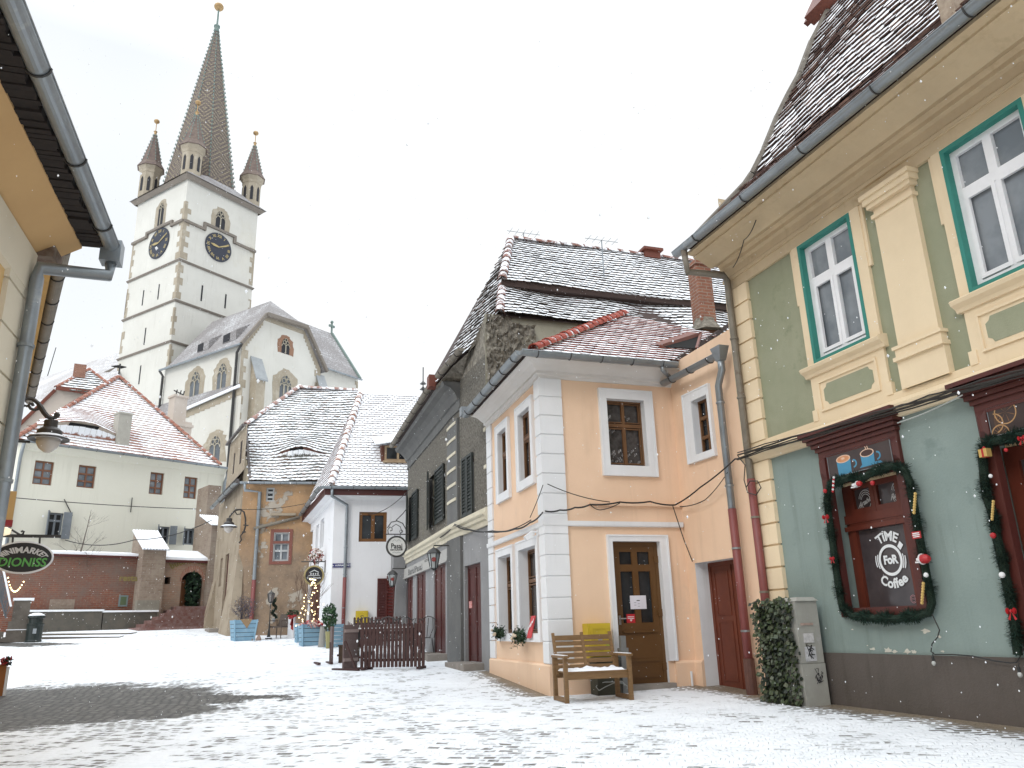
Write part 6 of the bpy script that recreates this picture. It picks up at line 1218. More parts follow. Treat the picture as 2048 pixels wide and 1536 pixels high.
def spire(par, c, r0, r1, z0, z1, n, m_, rot=0, flare=1.18, crock=0, base=None):
    mb = MB(); H_ = z1-z0; lev = [(r0*flare, z0), (r0, z0+H_*.05), (r1, z1)]
    if base: lev = [(r0, base), (r1, z1)]
    for i in range(n):
        a, b = rot+2*math.pi*i/n, rot+2*math.pi*(i+1)/n
        for (ra, za), (rb, zb_) in zip(lev, lev[1:]):
            pa = [c+V((ra*math.cos(a), ra*math.sin(a), za)), c+V((ra*math.cos(b), ra*math.sin(b), za)), c+V((rb*math.cos(b), rb*math.sin(b), zb_)), c+V((rb*math.cos(a), rb*math.sin(a), zb_))]
            wa, wb = ra*math.sin(math.pi/n), rb*math.sin(math.pi/n); mb.face(pa, 0, [(-wa, za-z0), (wa, za-z0), (wb, zb_-z0), (-wb, zb_-z0)])
    o_ = mb.build('spire', m_, par)
    if crock:
        mb = MB()
        for i in range(n):
            a = rot+2*math.pi*i/n; k = int(H_/crock)
            for j in range(k):
                t_ = (j+.5)/k; rr_ = r0+(r1-r0)*t_; p = c+V(((rr_+.03)*math.cos(a), (rr_+.03)*math.sin(a), z0+H_*(.06+.94*t_))); s_ = .11*(crock/.55)
                mb.mesh([p+V((s_*math.cos(a+q), s_*math.sin(a+q), dz_)) for q in (0, 2.1, 4.2) for dz_ in (0,)]+[p+V((0, 0, .34)), p-V((0, 0, .1))], [(0, 1, 3), (1, 2, 3), (2, 0, 3), (1, 0, 4), (2, 1, 4), (0, 2, 4)])
        mb.build('ridge_crockets', m_copper, o_)
    return o_
cC = V((cen.x, cen.y, 0)); ztip = at_dist(436, 60, math.hypot(cen.x, cen.y)).z; rot = math.atan2(TR.d.y, TR.d.x)+math.pi/8
so_ = spire(chu, cC, 4.2, .22, zb, ztip, 8, m_spire, rot, 1.12, .62)
mb = MB(); q = [cen+(p-cen)*(1+.72*2/TW)+V((0, 0, zTop+.1-p.z*0)) for p in ring]; oc = [cC+V((4.0*math.cos(rot+2*math.pi*i/8), 4.0*math.sin(rot+2*math.pi*i/8), zb+1.7)) for i in range(8)]
for i in range(4):
    a, b = q[i], q[(i+1) % 4]; near = sorted(oc, key=lambda p: ((p-(a+b)/2).length))[:2]
    if (near[0]-a).length > (near[1]-a).length: near = near[::-1]
    mb.face([a, b, near[1], near[0]]); na = sorted(oc, key=lambda p: (p-a).length)[:2]; mb.face([a, na[0], na[1]])
mb.build('spire_skirt', m_slate, chu)
m_ball = mat('gilded_ball', (.40, .26, .12), .5, (.3, .2, .1), 2, metal=.4)
zball = at_dist(438, 14, math.hypot(cen.x, cen.y)).z
mb = MB(); mb.lathe(cC+V((0, 0, ztip-.4)), [(.36, 0), (.30, .7), (.42, .8), (.42, .95), (.14, 1.2), (.12, zball-ztip-.2)], 8); fo_ = mb.build('finial', m_copper, so_); mb = MB(); mb.ball(cC+V((0, 0, zball)), .62, 12, sq=.85); mb.build('finial_ball', m_ball, fo_, smooth=True)
# turrets
for i, (p, tx, ty, bx) in enumerate(((c0, 393, 300, 205), (c3, 320, 343, 245), (c1, 490, 357, 263), (c2, None, None, None))):
    pc = cen+(p-cen)*.86; pc = V((pc.x, pc.y, 0)); dd_ = math.hypot(pc.x, pc.y)
    if tx: ze_ = at_dist(tx, ty, dd_).z; zb_ = at_dist(tx+2, bx, dd_).z
    else: ze_, zb_ = ZE, ZB_
    ZE, ZB_ = ze_, zb_
    rt_ = 1.13; mb = MB(); mb.lathe(pc, [(rt_, zTop-.2), (rt_, ze_-.9), (rt_*1.06, ze_-.85), (rt_*1.06, ze_-.5), (rt_*1.28, ze_-.1), (rt_*1.28, ze_)], 8); tu = mb.build('turret', m_chs, chu)
    for k in range(8):
        a = 2*math.pi*(k+.5)/8; d = V((math.cos(a), math.sin(a), 0)); s = V((-d.y, d.x, 0)); zc2 = (zTop+ze_)/2-.2; hw_ = .17; w2 = [pc+d*(rt_*.93)+s*x+V((0, 0, z)) for x, z in ((-hw_, zc2-.9), (hw_, zc2-.9), (hw_, zc2+.7), (0, zc2+1.05), (-hw_, zc2+.7))]
        if d.dot(V((-pc.x, -pc.y, 0))) > 0: mb = MB(); mb.prism(w2, d*.04); mb.build('lancet', m_dark, tu)
    s2 = spire(tu, pc, rt_*1.2, .10, ze_, ze_+(zb_-ze_)*.72, 8, m_tspire if 'm_tspire' in globals() else (globals().update(m_tspire=mat('turret_tiles', (.13, .09, .085), .85, (.24, .20, .15), 2.5, .9, dirt=(.5, .5, .52), ds=3, dl=.62)) or m_tspire), math.pi/8, 1.2, .5) if False else None
    m_ts = mat('turret_tiles', (.12, .085, .08), .85, (.22, .17, .13), 2.5, .9, dirt=(.5, .5, .52), ds=3, dl=.63)
    mb = MB(); zt2 = ze_+(zb_-ze_)*.74; mb.lathe(pc, [(rt_*1.42, ze_-.05), (rt_*1.05, ze_+.7), (.12, zt2)], 8); ts = mb.build('turret_spire', m_ts, chu)
    mb = MB()
    for k in range(8):
        a = 2*math.pi*k/8
        for j in range(9): t_ = (j+.3)/9; rr_ = rt_*1.05*(1-t_)+.12*t_+.03; pz = ze_+.7+(zt2-ze_-.7)*t_; pt_ = pc+V((rr_*math.cos(a), rr_*math.sin(a), pz)); mb.mesh([pt_+V((.08, 0, 0)), pt_+V((-.04, .07, 0)), pt_+V((-.04, -.07, 0)), pt_+V((0, 0, .25)), pt_-V((0, 0, .1))], [(0, 1, 3), (1, 2, 3), (2, 0, 3), (1, 0, 4), (2, 1, 4), (0, 2, 4)])
    mb.build('ridge_crockets', m_copper, ts)
    mb = MB(); mb.lathe(pc+V((0, 0, zt2-.2)), [(.18, 0), (.16, .4), (.24, .5), (.05, .65), (.05, zb_-zt2)], 6); mb.ball(pc+V((0, 0, zb_)), .34, 10, sq=.85); mb.build('finial_ball', m_ball, ts)
# ---- transept
P0 = at_dist(331, 734, 83.6); P0.z = 0; SL_ = Fac(P0, -56.8); uC2 = SL_.uz(484, 686)[0]; C2 = SL_.P(uC2, 0); SG = Fac(C2, 33.2)
zev = (SL_.uz(331, 736)[1]+SL_.uz(484, 688)[1])/2; sgu = 1 if SG.uz(640, 730)[0] > 0 else -1; uGe = SG.uz(641, 735)[0]
apx_ = [SG.uz(*q) for q in ((527, 631), (608, 657))]; zE3 = SG.uz(641, 735)[1]; zg_ = zev
mb = MB(); q = sorted([0, uC2]); mb.face([SL_.P(q[0], 4), SL_.P(q[1], 4), SL_.P(q[1], zev), SL_.P(q[0], zev)])
mb.face([SG.P(0, 4), SG.P(uGe, 4), SG.P(uGe, zev), SG.P(apx_[1][0], apx_[1][1]), SG.P(apx_[0][0], apx_[0][1]), SG.P(0, zev)]); mb.build('transept_wall', m_chw, chu)
# verge stones, stepped
rr = random.Random(4); mb = MB()
for (ua, za), (ub_, zb_), sd in (((0, zev), apx_[0], 1), ((uGe, zev), apx_[1], -1)):
    n = 11
    for i in range(n):
        x0, x1 = ua+(ub_-ua)*i/n, ua+(ub_-ua)*(i+1)/n; z0_, z1_ = za+(zb_-za)*i/n, za+(zb_-za)*(i+1)/n
        mb.prism([SG.P(x0, z0_, -.02), SG.P(x1, z1_, -.02), SG.P(x1, z1_-.55, -.02), SG.P(x1, z0_-.75, -.02), SG.P(x0, z0_-.75, -.02)], SG.n*.06)
mb.fbox(SG, *sorted([apx_[0][0], apx_[1][0]]), apx_[0][1]-.45, apx_[0][1], -.02, .05); mb.build('verge_stones', m_chs, chu)
quoin(chu, SG, 0, sgu, 8, zev, .7, 21, .6, 1.1); quoin(chu, SG, uGe, -sgu, 8, zev, .7, 22, .7, 1.3)
# transept roof
rA = SG.P((apx_[0][0]+apx_[1][0])/2, 0); rdg = at_dist(541, 602, math.hypot(rA.x, rA.y)+1.5); 
lE = (SL_.off(.5)); e1 = lE.P(uC2+(.6 if uC2 > 0 else -.6), zev-.25); e0_ = lE.P(SL_.uz(329, 735)[0], zev-.25); back_ = -SG.n
Mg = SG.P(apx_[0][0], apx_[0][1], .5); zr = rdg.z; Lb = abs(uC2)
rT = V((rdg.x, rdg.y, zr)); lT = rT+back_*(Lb*.62)
uu = [Mg, SG.P(apx_[1][0], apx_[1][1], .5), SG.P(uGe+sgu*.5, zev-.25, .5)]
mb = MB(); fl = SL_.n
k1 = e1+(Mg-e1)*.16+V((0, 0, -.35)); k0 = e0_+(lT-e0_)*.16+V((0, 0, -.35))
mb.face([e0_, e1, k1, k0]); mb.face([k0, k1, Mg, rT, lT]); mb.face([Mg, uu[1], rT]); mb.face([uu[1], uu[2], uu[2]+back_*Lb, lT+back_*2, rT]); mb.face([lT, k0, k0+back_*.1, lT+back_*2])
mb.build('transept_roof', m_slate, chu)
mb = MB(); mb.bar(e1, Mg, .25, .3); mb.bar(Mg, uu[1], .5, .35); mb.bar(uu[1], uu[2], .25, .3); mb.build('verge_board', m_chm, chu)
gutter(chu, e0_, e1, m_zinc, m_iron, .14, 3)
for px, py, w_ in ((458, 683, 1.0), (405, 702, .9)):     # shed dormers
    s_ = Tri(k0, k1, Mg); c_ = s_.hit(px, py); a = SL_.d*(1 if SL_.d.x > 0 else -1); mb = MB(); mb.hexa([c_-a*w_, c_+a*w_, c_+a*w_-s_.n*.3, c_-a*w_-s_.n*.3], [c_-a*w_+V((0, 0, .8)), c_+a*w_+V((0, 0, 1.0)), c_+a*w_-SL_.n*1.9+V((0, 0, 2.3)), c_-a*w_-SL_.n*1.9+V((0, 0, 2.1))]); d_ = mb.build('shed_dormer', m_slate, chu); mb = MB(); mb.face([c_-a*w_*.9+SL_.n*.03+V((0, 0, .05)), c_+a*w_*.1+SL_.n*.03+V((0, 0, .05)), c_+a*w_*.1+SL_.n*.03+V((0, 0, .9)), c_-a*w_*.9+SL_.n*.03+V((0, 0, .8))]); mb.build('dormer_opening', m_dark, d_)
gothic(chu, SL_, SL_.rect((378, 742), (406, 738), (402, 800), (374, 804)), m_chs, m_chglass, .5, cols=2, seed=11); gothic(chu, SL_, SL_.rect((432, 726), (459, 722), (456, 782), (429, 786)), m_chs, m_chglass, .5, cols=2, seed=12)
gothic(chu, SG, SG.rect((553, 744), (588, 750), (588, 812), (553, 808)), m_chs, m_chglass, .7, cols=3, seed=13)
sm = gothic(chu, SG, SG.rect((559, 672), (583, 678), (583, 712), (559, 704)), mat('reddish_stone', (.30, .17, .11), .9, (.22, .12, .08), 2), m_dark, .35, cols=2, seed=14)
# buttress on the corner, sloping cap
def cbut(f, u0, u1, zt_, proj, zl=4): 
    mb = MB(); a, b = sorted([u0, u1]); mb.fbox(f, a, b, zl, zt_-2.2, -.2, proj); mb.hexa([f.P(a, zt_-2.2, -.2), f.P(b, zt_-2.2, -.2), f.P(b, zt_-2.2, proj), f.P(a, zt_-2.2, proj)], [f.P(a, zt_, -.2), f.P(b, zt_, -.2), f.P(b, zt_, .0), f.P(a, zt_, .0)]); o_ = mb.build('buttress', m_chs, chu)
    mb = MB(); mb.hexa([f.P(a-.15, zt_-2.35, proj+.15), f.P(b+.15, zt_-2.35, proj+.15), f.P(b+.15, zt_+.1, -.05), f.P(a-.15, zt_+.1, -.05)], [f.P(a-.15, zt_-2.2, proj+.2), f.P(b+.15, zt_-2.2, proj+.2), f.P(b+.15, zt_+.25, -.05), f.P(a-.15, zt_+.25, -.05)]); mb.build('buttress_cap', mat('pale_slate_cap', (.36, .38, .39), .7, (.25, .26, .27), 2), o_)
uB1, uB2 = SG.uz(499, 800)[0], SG.uz(516, 800)[0]; cbut(SG, uB1-.1*sgu, uB2, SG.uz(507, 716)[1], .9)
uB3, uB4 = SG.uz(632, 800)[0], SG.uz(645, 800)[0]; cbut(SG, uB3, uB4, SG.uz(636, 752)[1], .8)
pipe(chu, [e1+V((0, 0, -.1)), SL_.P(uC2-(.3 if uC2 > 0 else -.3), zev-.9, .25), SL_.P(uC2-(.3 if uC2 > 0 else -.3), 6, .25)], .13, m_iron); pipe(chu, [e0_+V((0, 0, -.1)), SL_.P(-.1, zev-.9, .25), SL_.P(-.1, 10, .25)], .12, m_iron)
# choir to the right: wall plane parallel to the gable
ch0 = at_dist(668, 740, math.hypot(*SG.P(uGe, 0).xy)+3.0); ch0.z = 0; CHF = Fac(ch0, 33.2); uE = CHF.uz(716, 762)[0]; zce = CHF.uz(690, 750)[1]; s_c = 1 if uE > 0 else -1
mb = MB(); a, b = sorted([-4*s_c, uE]); mb.face([CHF.P(a, 4), CHF.P(b, 4), CHF.P(b, zce), CHF.P(a, zce)]); mb.face([CHF.P(uE, 4), CHF.P(uE, zce), CHF.P(uE, zce, -8), CHF.P(uE, 4, -8)]); mb.build('choir_wall', m_chw, chu)
SCh = Slope(CHF.P(0, zce-.1, .5), 33.2, 56); r1 = SCh.hit(663, 667); r0_ = SCh.hit(570, 628); eR = SCh.Q(SCh.st(SCh.hit(721, 760))[0], 0); eL_ = SCh.Q(-5*s_c if SCh.d.dot(CHF.d) > 0 else 5*s_c, 0); rL = SCh.Q(SCh.st(eL_)[0], SCh.st(r1)[1])
mb = MB(); mb.face([eL_, eR, r1, rL]); mb.face([r1, rL, rL+SCh.back*8-V((0, 0, 9)), r1+SCh.back*8-V((0, 0, 9))]); cr_ = mb.build('choir_roof', m_slate, chu); mb = MB(); mb.bar(eR, r1, .3, .35); mb.tube([r1, r1+V((0, 0, 1.2))], .12, 5); mb.box(r1+V((0, 0, .9)), (.4, .1, .12), (CHF.d, CHF.n, V((0, 0, 1)))); mb.ball(r1+V((0, 0, 1.4)), .2, 6); mb.build('verge_cross', m_copper, cr_)
gutter(chu, CHF.P(-1.5*s_c, zce-.15, .6), CHF.P(uE, zce-.15, .6), m_zinc, m_iron, .13, 3); quoin(chu, CHF, uE, -s_c, 10, zce-.3, .7, 25, .4, .8)
# lean-to chapel in front of the transept's left wall
LP = at_dist(481, 850, math.hypot(*C2.xy)-.4); LP.z = 0; LC = Fac(LP, -66); v = [LC.uz(*q) for q in ((484, 775), (360, 828), (370, 850), (345, 930))]
mb = MB(); mb.face([LC.P(v[0][0], 4), LC.P(v[0][0], v[0][1]), LC.P(v[1][0], v[1][1]), LC.P(v[1][0], 4)]); mb.face([LC.P(v[1][0], v[1][1]), LC.P(v[1][0], 4), LC.P(v[1][0], 4, -5), LC.P(v[1][0], v[1][1]+.5, -5)]); mb.build('chapel_wall', m_chw, chu)
ta = LC.P(v[0][0], v[0][1]+.1, .3); tb = LC.P(v[1][0], v[1][1]+.1, .3); 
a_ = SL_.P(*SL_.uz(478, 766)); b_ = SL_.P(*SL_.uz(300, 815)); mb = MB(); mb.face([ta, tb, b_-SL_.n*0, a_]); mb.face([tb, b_, LC.P(v[1][0]+(.8 if v[1][0] > 0 else -.8), v[1][1]-.3, .3)]); mb.build('chapel_roof', m_slate, chu); mb = MB(); mb.bar(ta, tb, .15, .25); mb.build('snowy_verge', m_snow, chu)
n = 12; mb = MB(); 
for i in range(n):
    x0 = v[0][0]+(v[1][0]-v[0][0])*i/n; x1 = v[0][0]+(v[1][0]-v[0][0])*(i+1)/n; z0_ = v[0][1]+(v[1][1]-v[0][1])*i/n; z1_ = v[0][1]+(v[1][1]-v[0][1])*(i+1)/n; mb.prism([LC.P(x0, z0_, -.02), LC.P(x1, z1_, -.02), LC.P(x1, z1_-.6, -.02), LC.P(x0, z1_-.6, -.02)], LC.n*.06)
mb.build('verge_stones', m_chs, chu); quoin(chu, LC, v[1][0], 1 if v[1][0] < 0 else -1, 6, v[1][1]-.3, .8, 26, .5, 1.1)
gothic(chu, LC, LC.rect((414, 868), (446, 870), (446, 925), (414, 925)), m_chs, m_chglass, .55, cols=2, seed=15)
# nave roof to the left of the tower
n0 = T_+TL.d*TW; NF = Fac(n0, -56.8); a_ = at_dist(240, 704, 97); b_ = at_dist(95, 752, 112); c_ = at_dist(60, 800, 100); d_ = at_dist(240, 790, 88); mb = MB(); mb.face([a_, b_, c_, d_]); bb_ = V((-3, 5, -8)); mb.face([a_, b_, b_+bb_, a_+bb_]); e_ = at_dist(-30, 770, 108); mb.face([b_, c_, at_dist(-30, 840, 96), e_]); mb.build('nave_roof', stonesnow('nave_roof_snow', (.30, .27, .26), (.36, .33, .32), .5, .5, .8), chu)
mb = MB(); mb.tube([b_, at_dist(112, 695, 112)], .06, 4); mb.build('lightning_rod', m_iron, chu)
q_ = at_dist(205, 745, 94); mb = MB(); mb.mesh([q_, q_+V((2.2, 1.5, .6)), q_+V((2.2, 1.5, 1.9)), q_+V((3.5, 3, 1))], [(0, 1, 2), (1, 3, 2)]); mb.build('roof_dormer', m_chm, chu)
stk = at_dist(352, 845, 62); mb = MB(); zt2 = at_dist(352, 795, 62).z; mb.box(V((stk.x, stk.y, (stk.z-3+zt2)/2)), (.48, .48, (zt2-stk.z+3)/2), (CF.d, CF.n, V((0, 0, 1)))); mb.box(V((stk.x, stk.y, zt2)), (.56, .56, .08), (CF.d, CF.n, V((0, 0, 1)))); mb.box(V((stk.x, stk.y, stk.z-.3)), (1.0, .8, .1), (CF.d, CF.n, V((0, 0, 1))))
stt = thing('chimney_stack', V((stk.x, stk.y, stk.z-3)), 'white chimney stack with iron fittings in front of the church wall', 'chimney'); mb.build('stack', m_beige, stt)
mb = MB(); t_ = V((stk.x, stk.y, zt2)); 
for k in (-.25, .05, .3): mb.tube([t_+CF.d*k, t_+CF.d*(k+.1)+V((0, 0, .6))], .05, 4)
mb.tube([t_+CF.d*-.4+V((0, 0, .5)), t_+CF.d*.3+V((0, 0, .3))], .05, 4); mb.build('iron_fittings', m_iron, stt)
mb = MB(); zb_ = stk.z; mb.box(V((stk.x, stk.y, zb_-3)), (.9, .7, 3.0), (CF.d, CF.n, V((0, 0, 1)))); mb.build('base_block', m_beige, stt)
# ================================================================ OCHRE HOUSES (left edge)
g_ = ray(200, 480).normalized()*9+CO; gn_ = H(-16.7); nL = V((gn_.y, -gn_.x, 0)); nL = nL if nL.dot(-V((g_.x, g_.y, 0))) > 0 else -nL
zLe = 5.5; r_ = ray(0, 365); pS = CO+r_*((zLe-.12-ZC)/r_.z); ov = (V((g_.x, g_.y, 0))-V((pS.x, pS.y, 0))).dot(nL)
LG = Fac(V((g_.x, g_.y, 0))-nL*ov, -16.7); uLc = LG.uz(54, 560)[0]
m_och = mat('ochre_plaster', (.62, .41, .18), .85, (.44, .27, .11), .8, .6, .3, 40, dirt=(.36, .22, .1), ds=.7, dl=.66, streak=0.4); m_lq = mat('grey_cream_plaster', (.66, .59, .46), .85, (.58, .51, .39), 1.2, .6, .2)
lef = thing('house', LG.P(uLc, gz(*LG.P(uLc, 0).xy)), 'ochre house at the left edge with grey quoins and a wide eave', 'house'); far_u = -12 if LG.uz(0, 400)[0] < uLc else 12; sL_ = 1 if far_u > uLc else -1
u_end = uLc+sL_*14
mb = MB(); mb.face([LG.P(uLc, .2), LG.P(u_end, .2), LG.P(u_end, zLe), LG.P(uLc, zLe)]); mb.face([LG.P(uLc, .2), LG.P(uLc, zLe), LG.P(uLc, zLe, -5), LG.P(uLc, .2, -5)]); mb.build('wall', m_och, lef)
mb = MB(); hq = .42; z = .9; i = 0
while z < zLe-.7: mb.fbox(LG, *sorted([uLc-sL_*.02, uLc+sL_*.62]), z+.012, z+hq-.012, -.02, .045); z += hq
mb.fbox(LG, *sorted([uLc, uLc+sL_*.6]), .3, zLe-.2, -.02, .02); mb.build('quoins', m_lq, lef)
uEe = LG.uz(157, 488, ov-.3)[0]; uEe = uLc-sL_*.25
mb = MB(); mold(mb, [LG.P(u_end, 0), LG.P(uLc, 0)], [(-.01, zLe-.75), (.05, zLe-.72), (.06, zLe-.3), (-.01, zLe-.28)]); mb.build('frieze', m_lq, lef)
mb = MB(); a_, b_ = sorted([u_end, uEe]); mb.hexa([LG.P(a_, zLe-.3, 0), LG.P(b_, zLe-.3, 0), LG.P(b_, zLe-.06, ov-.28), LG.P(a_, zLe-.06, ov-.28)], [LG.P(a_, zLe-.1, 0), LG.P(b_, zLe-.1, 0), LG.P(b_, zLe-.0, ov-.28), LG.P(a_, zLe-.0, ov-.28)]); mb.build('eave_soffit', mat('tan_soffit', (.52, .33, .15), .85, (.44, .27, .12), 1, .6, .2), lef)
mb = MB(); mb.hexa([LG.P(a_, zLe-.02, ov-.3), LG.P(b_, zLe-.02, ov-.3), LG.P(b_, zLe+.05, ov-.06), LG.P(a_, zLe+.05, ov-.06)], [LG.P(a_, zLe+.3, ov-.3), LG.P(b_, zLe+.3, ov-.3), LG.P(b_, zLe+.12, ov-.06), LG.P(a_, zLe+.12, ov-.06)]); mb.face([LG.P(a_, zLe+.12, ov), LG.P(b_, zLe+.12, ov), LG.P(b_, zLe+4, ov-5), LG.P(a_, zLe+4, ov-5)]); n = 110
rr = random.Random(2)
for i in range(n*2): uu_ = a_+(b_-a_)*i/(2*n); mb.fbox(LG, uu_, uu_+(b_-a_)/(2*n)*.9, zLe-.04+rr.uniform(-.02, .01), zLe+.03, ov-.3, ov-.08+rr.uniform(-.03, .02))
mb.build('roof', mat('dark_eave_boards', (.014, .010, .009), .95, (.03, .022, .018), 20), lef)  # near-black, finely mottled boards along the underside of the eave edge
ge0 = LG.P(uEe-sL_*.1, zLe, ov); gutter(lef, LG.P(u_end, zLe+.03, ov), ge0, m_zinc, m_iron, .078, 12)
mb = MB(); ax = (LG.d, LG.n, V((0, 0, 1))); mb.box(ge0+LG.d*sL_*.05-V((0, 0, .06)), (.09, .1, .12), ax); mb.build('rain_hopper', m_zinc, lef)
pu_ = uLc+sL_*.18; f1 = LG.off(.12); q0 = f1.P(*f1.uz(76, 545)); pd_ = q0; qb = V((q0.x, q0.y, .3)); pipe(lef, [ge0+LG.d*sL_*.05-V((0, 0, .15)), ge0+LG.d*sL_*.05-V((0, 0, .32)), q0+V((0, 0, .05)), q0-V((0, 0, .06)), qb], .062, m_zinc, rings=[(V((q0.x, q0.y, z)), (0, 0, 1)) for z in (4.2, 2.9, 1.9)])
mb = MB(); mb.box(LG.P(uEe+sL_*.1, zLe-.2, .1), (.16, .1, .1), ax); mb.build('rotten_board', mat('weathered_red_board', (.10, .06, .04), .9, (.3, .25, .2), 7), lef)
# second house, bending away
p2 = at_dist(126, 500, 10.4); HG2 = -33.4; g2d = H(HG2); L2g = Fac(V((p2.x, p2.y, 0)), HG2); L2g.n = L2g.n*(1 if L2g.n.x > 0 else -1); L2 = Fac(V((p2.x, p2.y, 0))-L2g.n*.5, HG2); L2.n = L2g.n
uw0 = 0; s2_ = 1; uE2 = 0
def pyr(p): c = p-CO; return 768+FPX*c.dot(dn)/c.dot(fw)
while pyr(L2g.P(uE2, p2.z)) < 800 and uE2 < 30: uE2 += .1
le2 = thing('house', L2.P(uw0, .4), 'narrow yellow ochre house behind the left edge, carrying the iron street lantern', 'house'); uF = uE2; uN = -1.2
mb = MB(); wall(mb, L2, *sorted([uN, uF]), .2, p2.z+.1); mb.face([L2.P(uF, .2), L2.P(uF, p2.z), L2.P(uF, p2.z, -4), L2.P(uF, .2, -4)]); mb.build('wall', mat('yellow_ochre_plaster', (.66, .43, .15), .85, (.42, .27, .12), 1.2, .7, .3, 30, dirt=(.3, .2, .1), ds=1, dl=.58), le2)
mb = MB(); mb.fbox(L2, *sorted([uN, uF]), p2.z-.1, p2.z+.06, 0, .42); mb.build('eave_box', MATS['yellow_ochre_plaster'], le2); mb = MB(); mb.face([L2.P(uN, p2.z+.12, .5), L2.P(uF, p2.z+.12, .5), L2.P(uF, p2.z+2.4, -2), L2.P(uN, p2.z+2.4, -2)]); mb.build('roof', m_board, le2)
gutter(le2, L2g.P(uN+s2_*.7, p2.z), L2g.P(uF, p2.z), m_oldzinc, m_iron, .08, 9)
mb = MB(); bx = at_dist(4, 1012, 10.5); mb.box(bx, (.08, .12, .16), (L2.d, L2.n, V((0, 0, 1)))); mb.box(bx-V((0, 0, .19)), (.085, .125, .03), (L2.d, L2.n, V((0, 0, 1))), 1); single('wall_box', mb, [m_och, mat('red_trim', (.3, .02, .03), .6)], bx-V((0, 0, .2)), 'small tan box with a red lower edge cut by the left frame edge', 'box')

# ---------------------------------------------------------------- street lanterns on curled brackets
def lantern(root, c, s=1, globe=True):
    """pendant lamp hanging from c"""
    m_lamp = mat('dark_bronze', (.035, .03, .027), .45, (.05, .045, .04), 8)
    mb = MB(); mb.lathe(c, [(.02*s, 0), (.03*s, -.05*s), (.10*s, -.07*s), (.10*s, -.18*s), (.12*s, -.19*s), (.18*s, -.24*s), (.185*s, -.32*s), (.30*s, -.37*s), (.30*s, -.385*s), (.16*s, -.36*s)], 20); mb.build('lamp_shade', m_lamp, root, smooth=False)
    mb = MB(); mb.lathe(c, [(.295*s, -.366*s), (.19*s, -.315*s), (.2*s, -.31*s), (.298*s, -.358*s)], 20); mb.build('snow_rim', m_snow, root)
    mb = MB(); mb.lathe(c, [(.17*s, -.37*s), (.175*s, -.43*s), (.13*s, -.52*s), (.05*s, -.585*s), (.002, -.59*s)], 16); mb.build('glass_globe', mat('milky_glass', (.50, .46, .42), .15, (.42, .39, .36), 3), root, smooth=True)
hd = at_dist(104, 833, 10.3); mnt = at_dist(20, 868, 10.3); dv = V((hd.x-mnt.x, hd.y-mnt.y, 0)); wl = dv.length; dv.normalize(); Z = V((0, 0, 1))
lan = thing('wall_lantern', mnt, 'black iron pendant street lantern on a curled bracket near the left edge', 'street lamp')
lp_ = lambda x, z: mnt+dv*x+Z*z
def spiral(c, r, a0, turns, n=14, end=.35): return [c+dv*math.cos(a0+turns*2*math.pi*i/n)*r*(1-(1-end)*i/n)+Z*math.sin(a0+turns*2*math.pi*i/n)*r*(1-(1-end)*i/n) for i in range(n+1)]
mb = MB(); m_lamp = mat('dark_bronze', (.035, .03, .027), .45)
post = [at_dist(*q, 10.3) for q in ((20, 902), (24, 875), (27, 850), (31, 830), (33, 818))]; mb.tube(post, .028, 8); mb.ball(post[0], .045, 8); mb.ball(at_dist(31, 830, 10.3), .06, 8); mb.tube([at_dist(13, 881, 10.3), at_dist(60, 884, 10.3)], .015, 6)
crv = [at_dist(*q, 10.3) for q in ((33, 818), (35, 806), (43, 798), (55, 796), (66, 798), (76, 806), (82, 815), (88, 825), (95, 833), (104, 836), (112, 835), (117, 831))]; mb.tube(crv, [.024]*6+[.03]*3+[.024, .02, .015], 8); mb.ball(at_dist(114, 830, 10.3), .035, 8)
mb.tube([at_dist(*q, 10.3) for q in ((78, 812), (76, 818), (69, 820), (61, 817), (57, 811), (60, 807), (65, 808), (66, 812))], .018, 6); mb.tube([at_dist(*q, 10.3) for q in ((35, 822), (42, 815), (50, 811), (54, 813), (55, 810))], .014, 6); mb.build('bracket', m_lamp, lan)
mb = MB(); mb.tube([L2.P(L2.uz(*px)[0], at_dist(*px, 10.3).z) for px in ((24, 870),)]+[at_dist(24, 870, 10.3)], .015, 5) if False else None
lantern(lan, hd, .72)
hd2 = OL.P(*OL.uz(459, 1020), .9); mb = MB(); uw_ = OC+OL.n*.05; h2 = at_dist(458, 1030, math.hypot(OC.x, OC.y)-.6); m2_ = OC+V((0, 0, at_dist(492, 1050, math.hypot(OC.x, OC.y)).z)); dv2 = V((h2.x-m2_.x, h2.y-m2_.y, 0)); 
ln2 = thing('wall_lantern', m2_-V((0, 0, .6)), 'black iron pendant lantern on a curled bracket at the corner of the orange house', 'street lamp'); D2_ = math.hypot(OC.x, OC.y)-.3
ad = lambda x, y: at_dist(x, y, D2_)
mb.tube([ad(*q) for q in ((487, 1066), (491, 1052), (491, 1036), (488, 1024), (480, 1019), (470, 1021), (463, 1028), (459, 1034))], .035, 6); mb.tube([ad(*q) for q in ((470, 1023), (474, 1029), (481, 1028), (482, 1023))], .025, 5); mb.tube([ad(484, 1064), ad(492, 1064)], .03, 5); mb.tube([ad(487, 1050), ad(497, 1051)], .03, 5); mb.tube([ad(*q) for q in ((487, 1064), (481, 1072), (483, 1080), (478, 1086))], .03, 5); mb.build('bracket', m_lamp, ln2)
lantern(ln2, ad(459, 1033), 1.15)

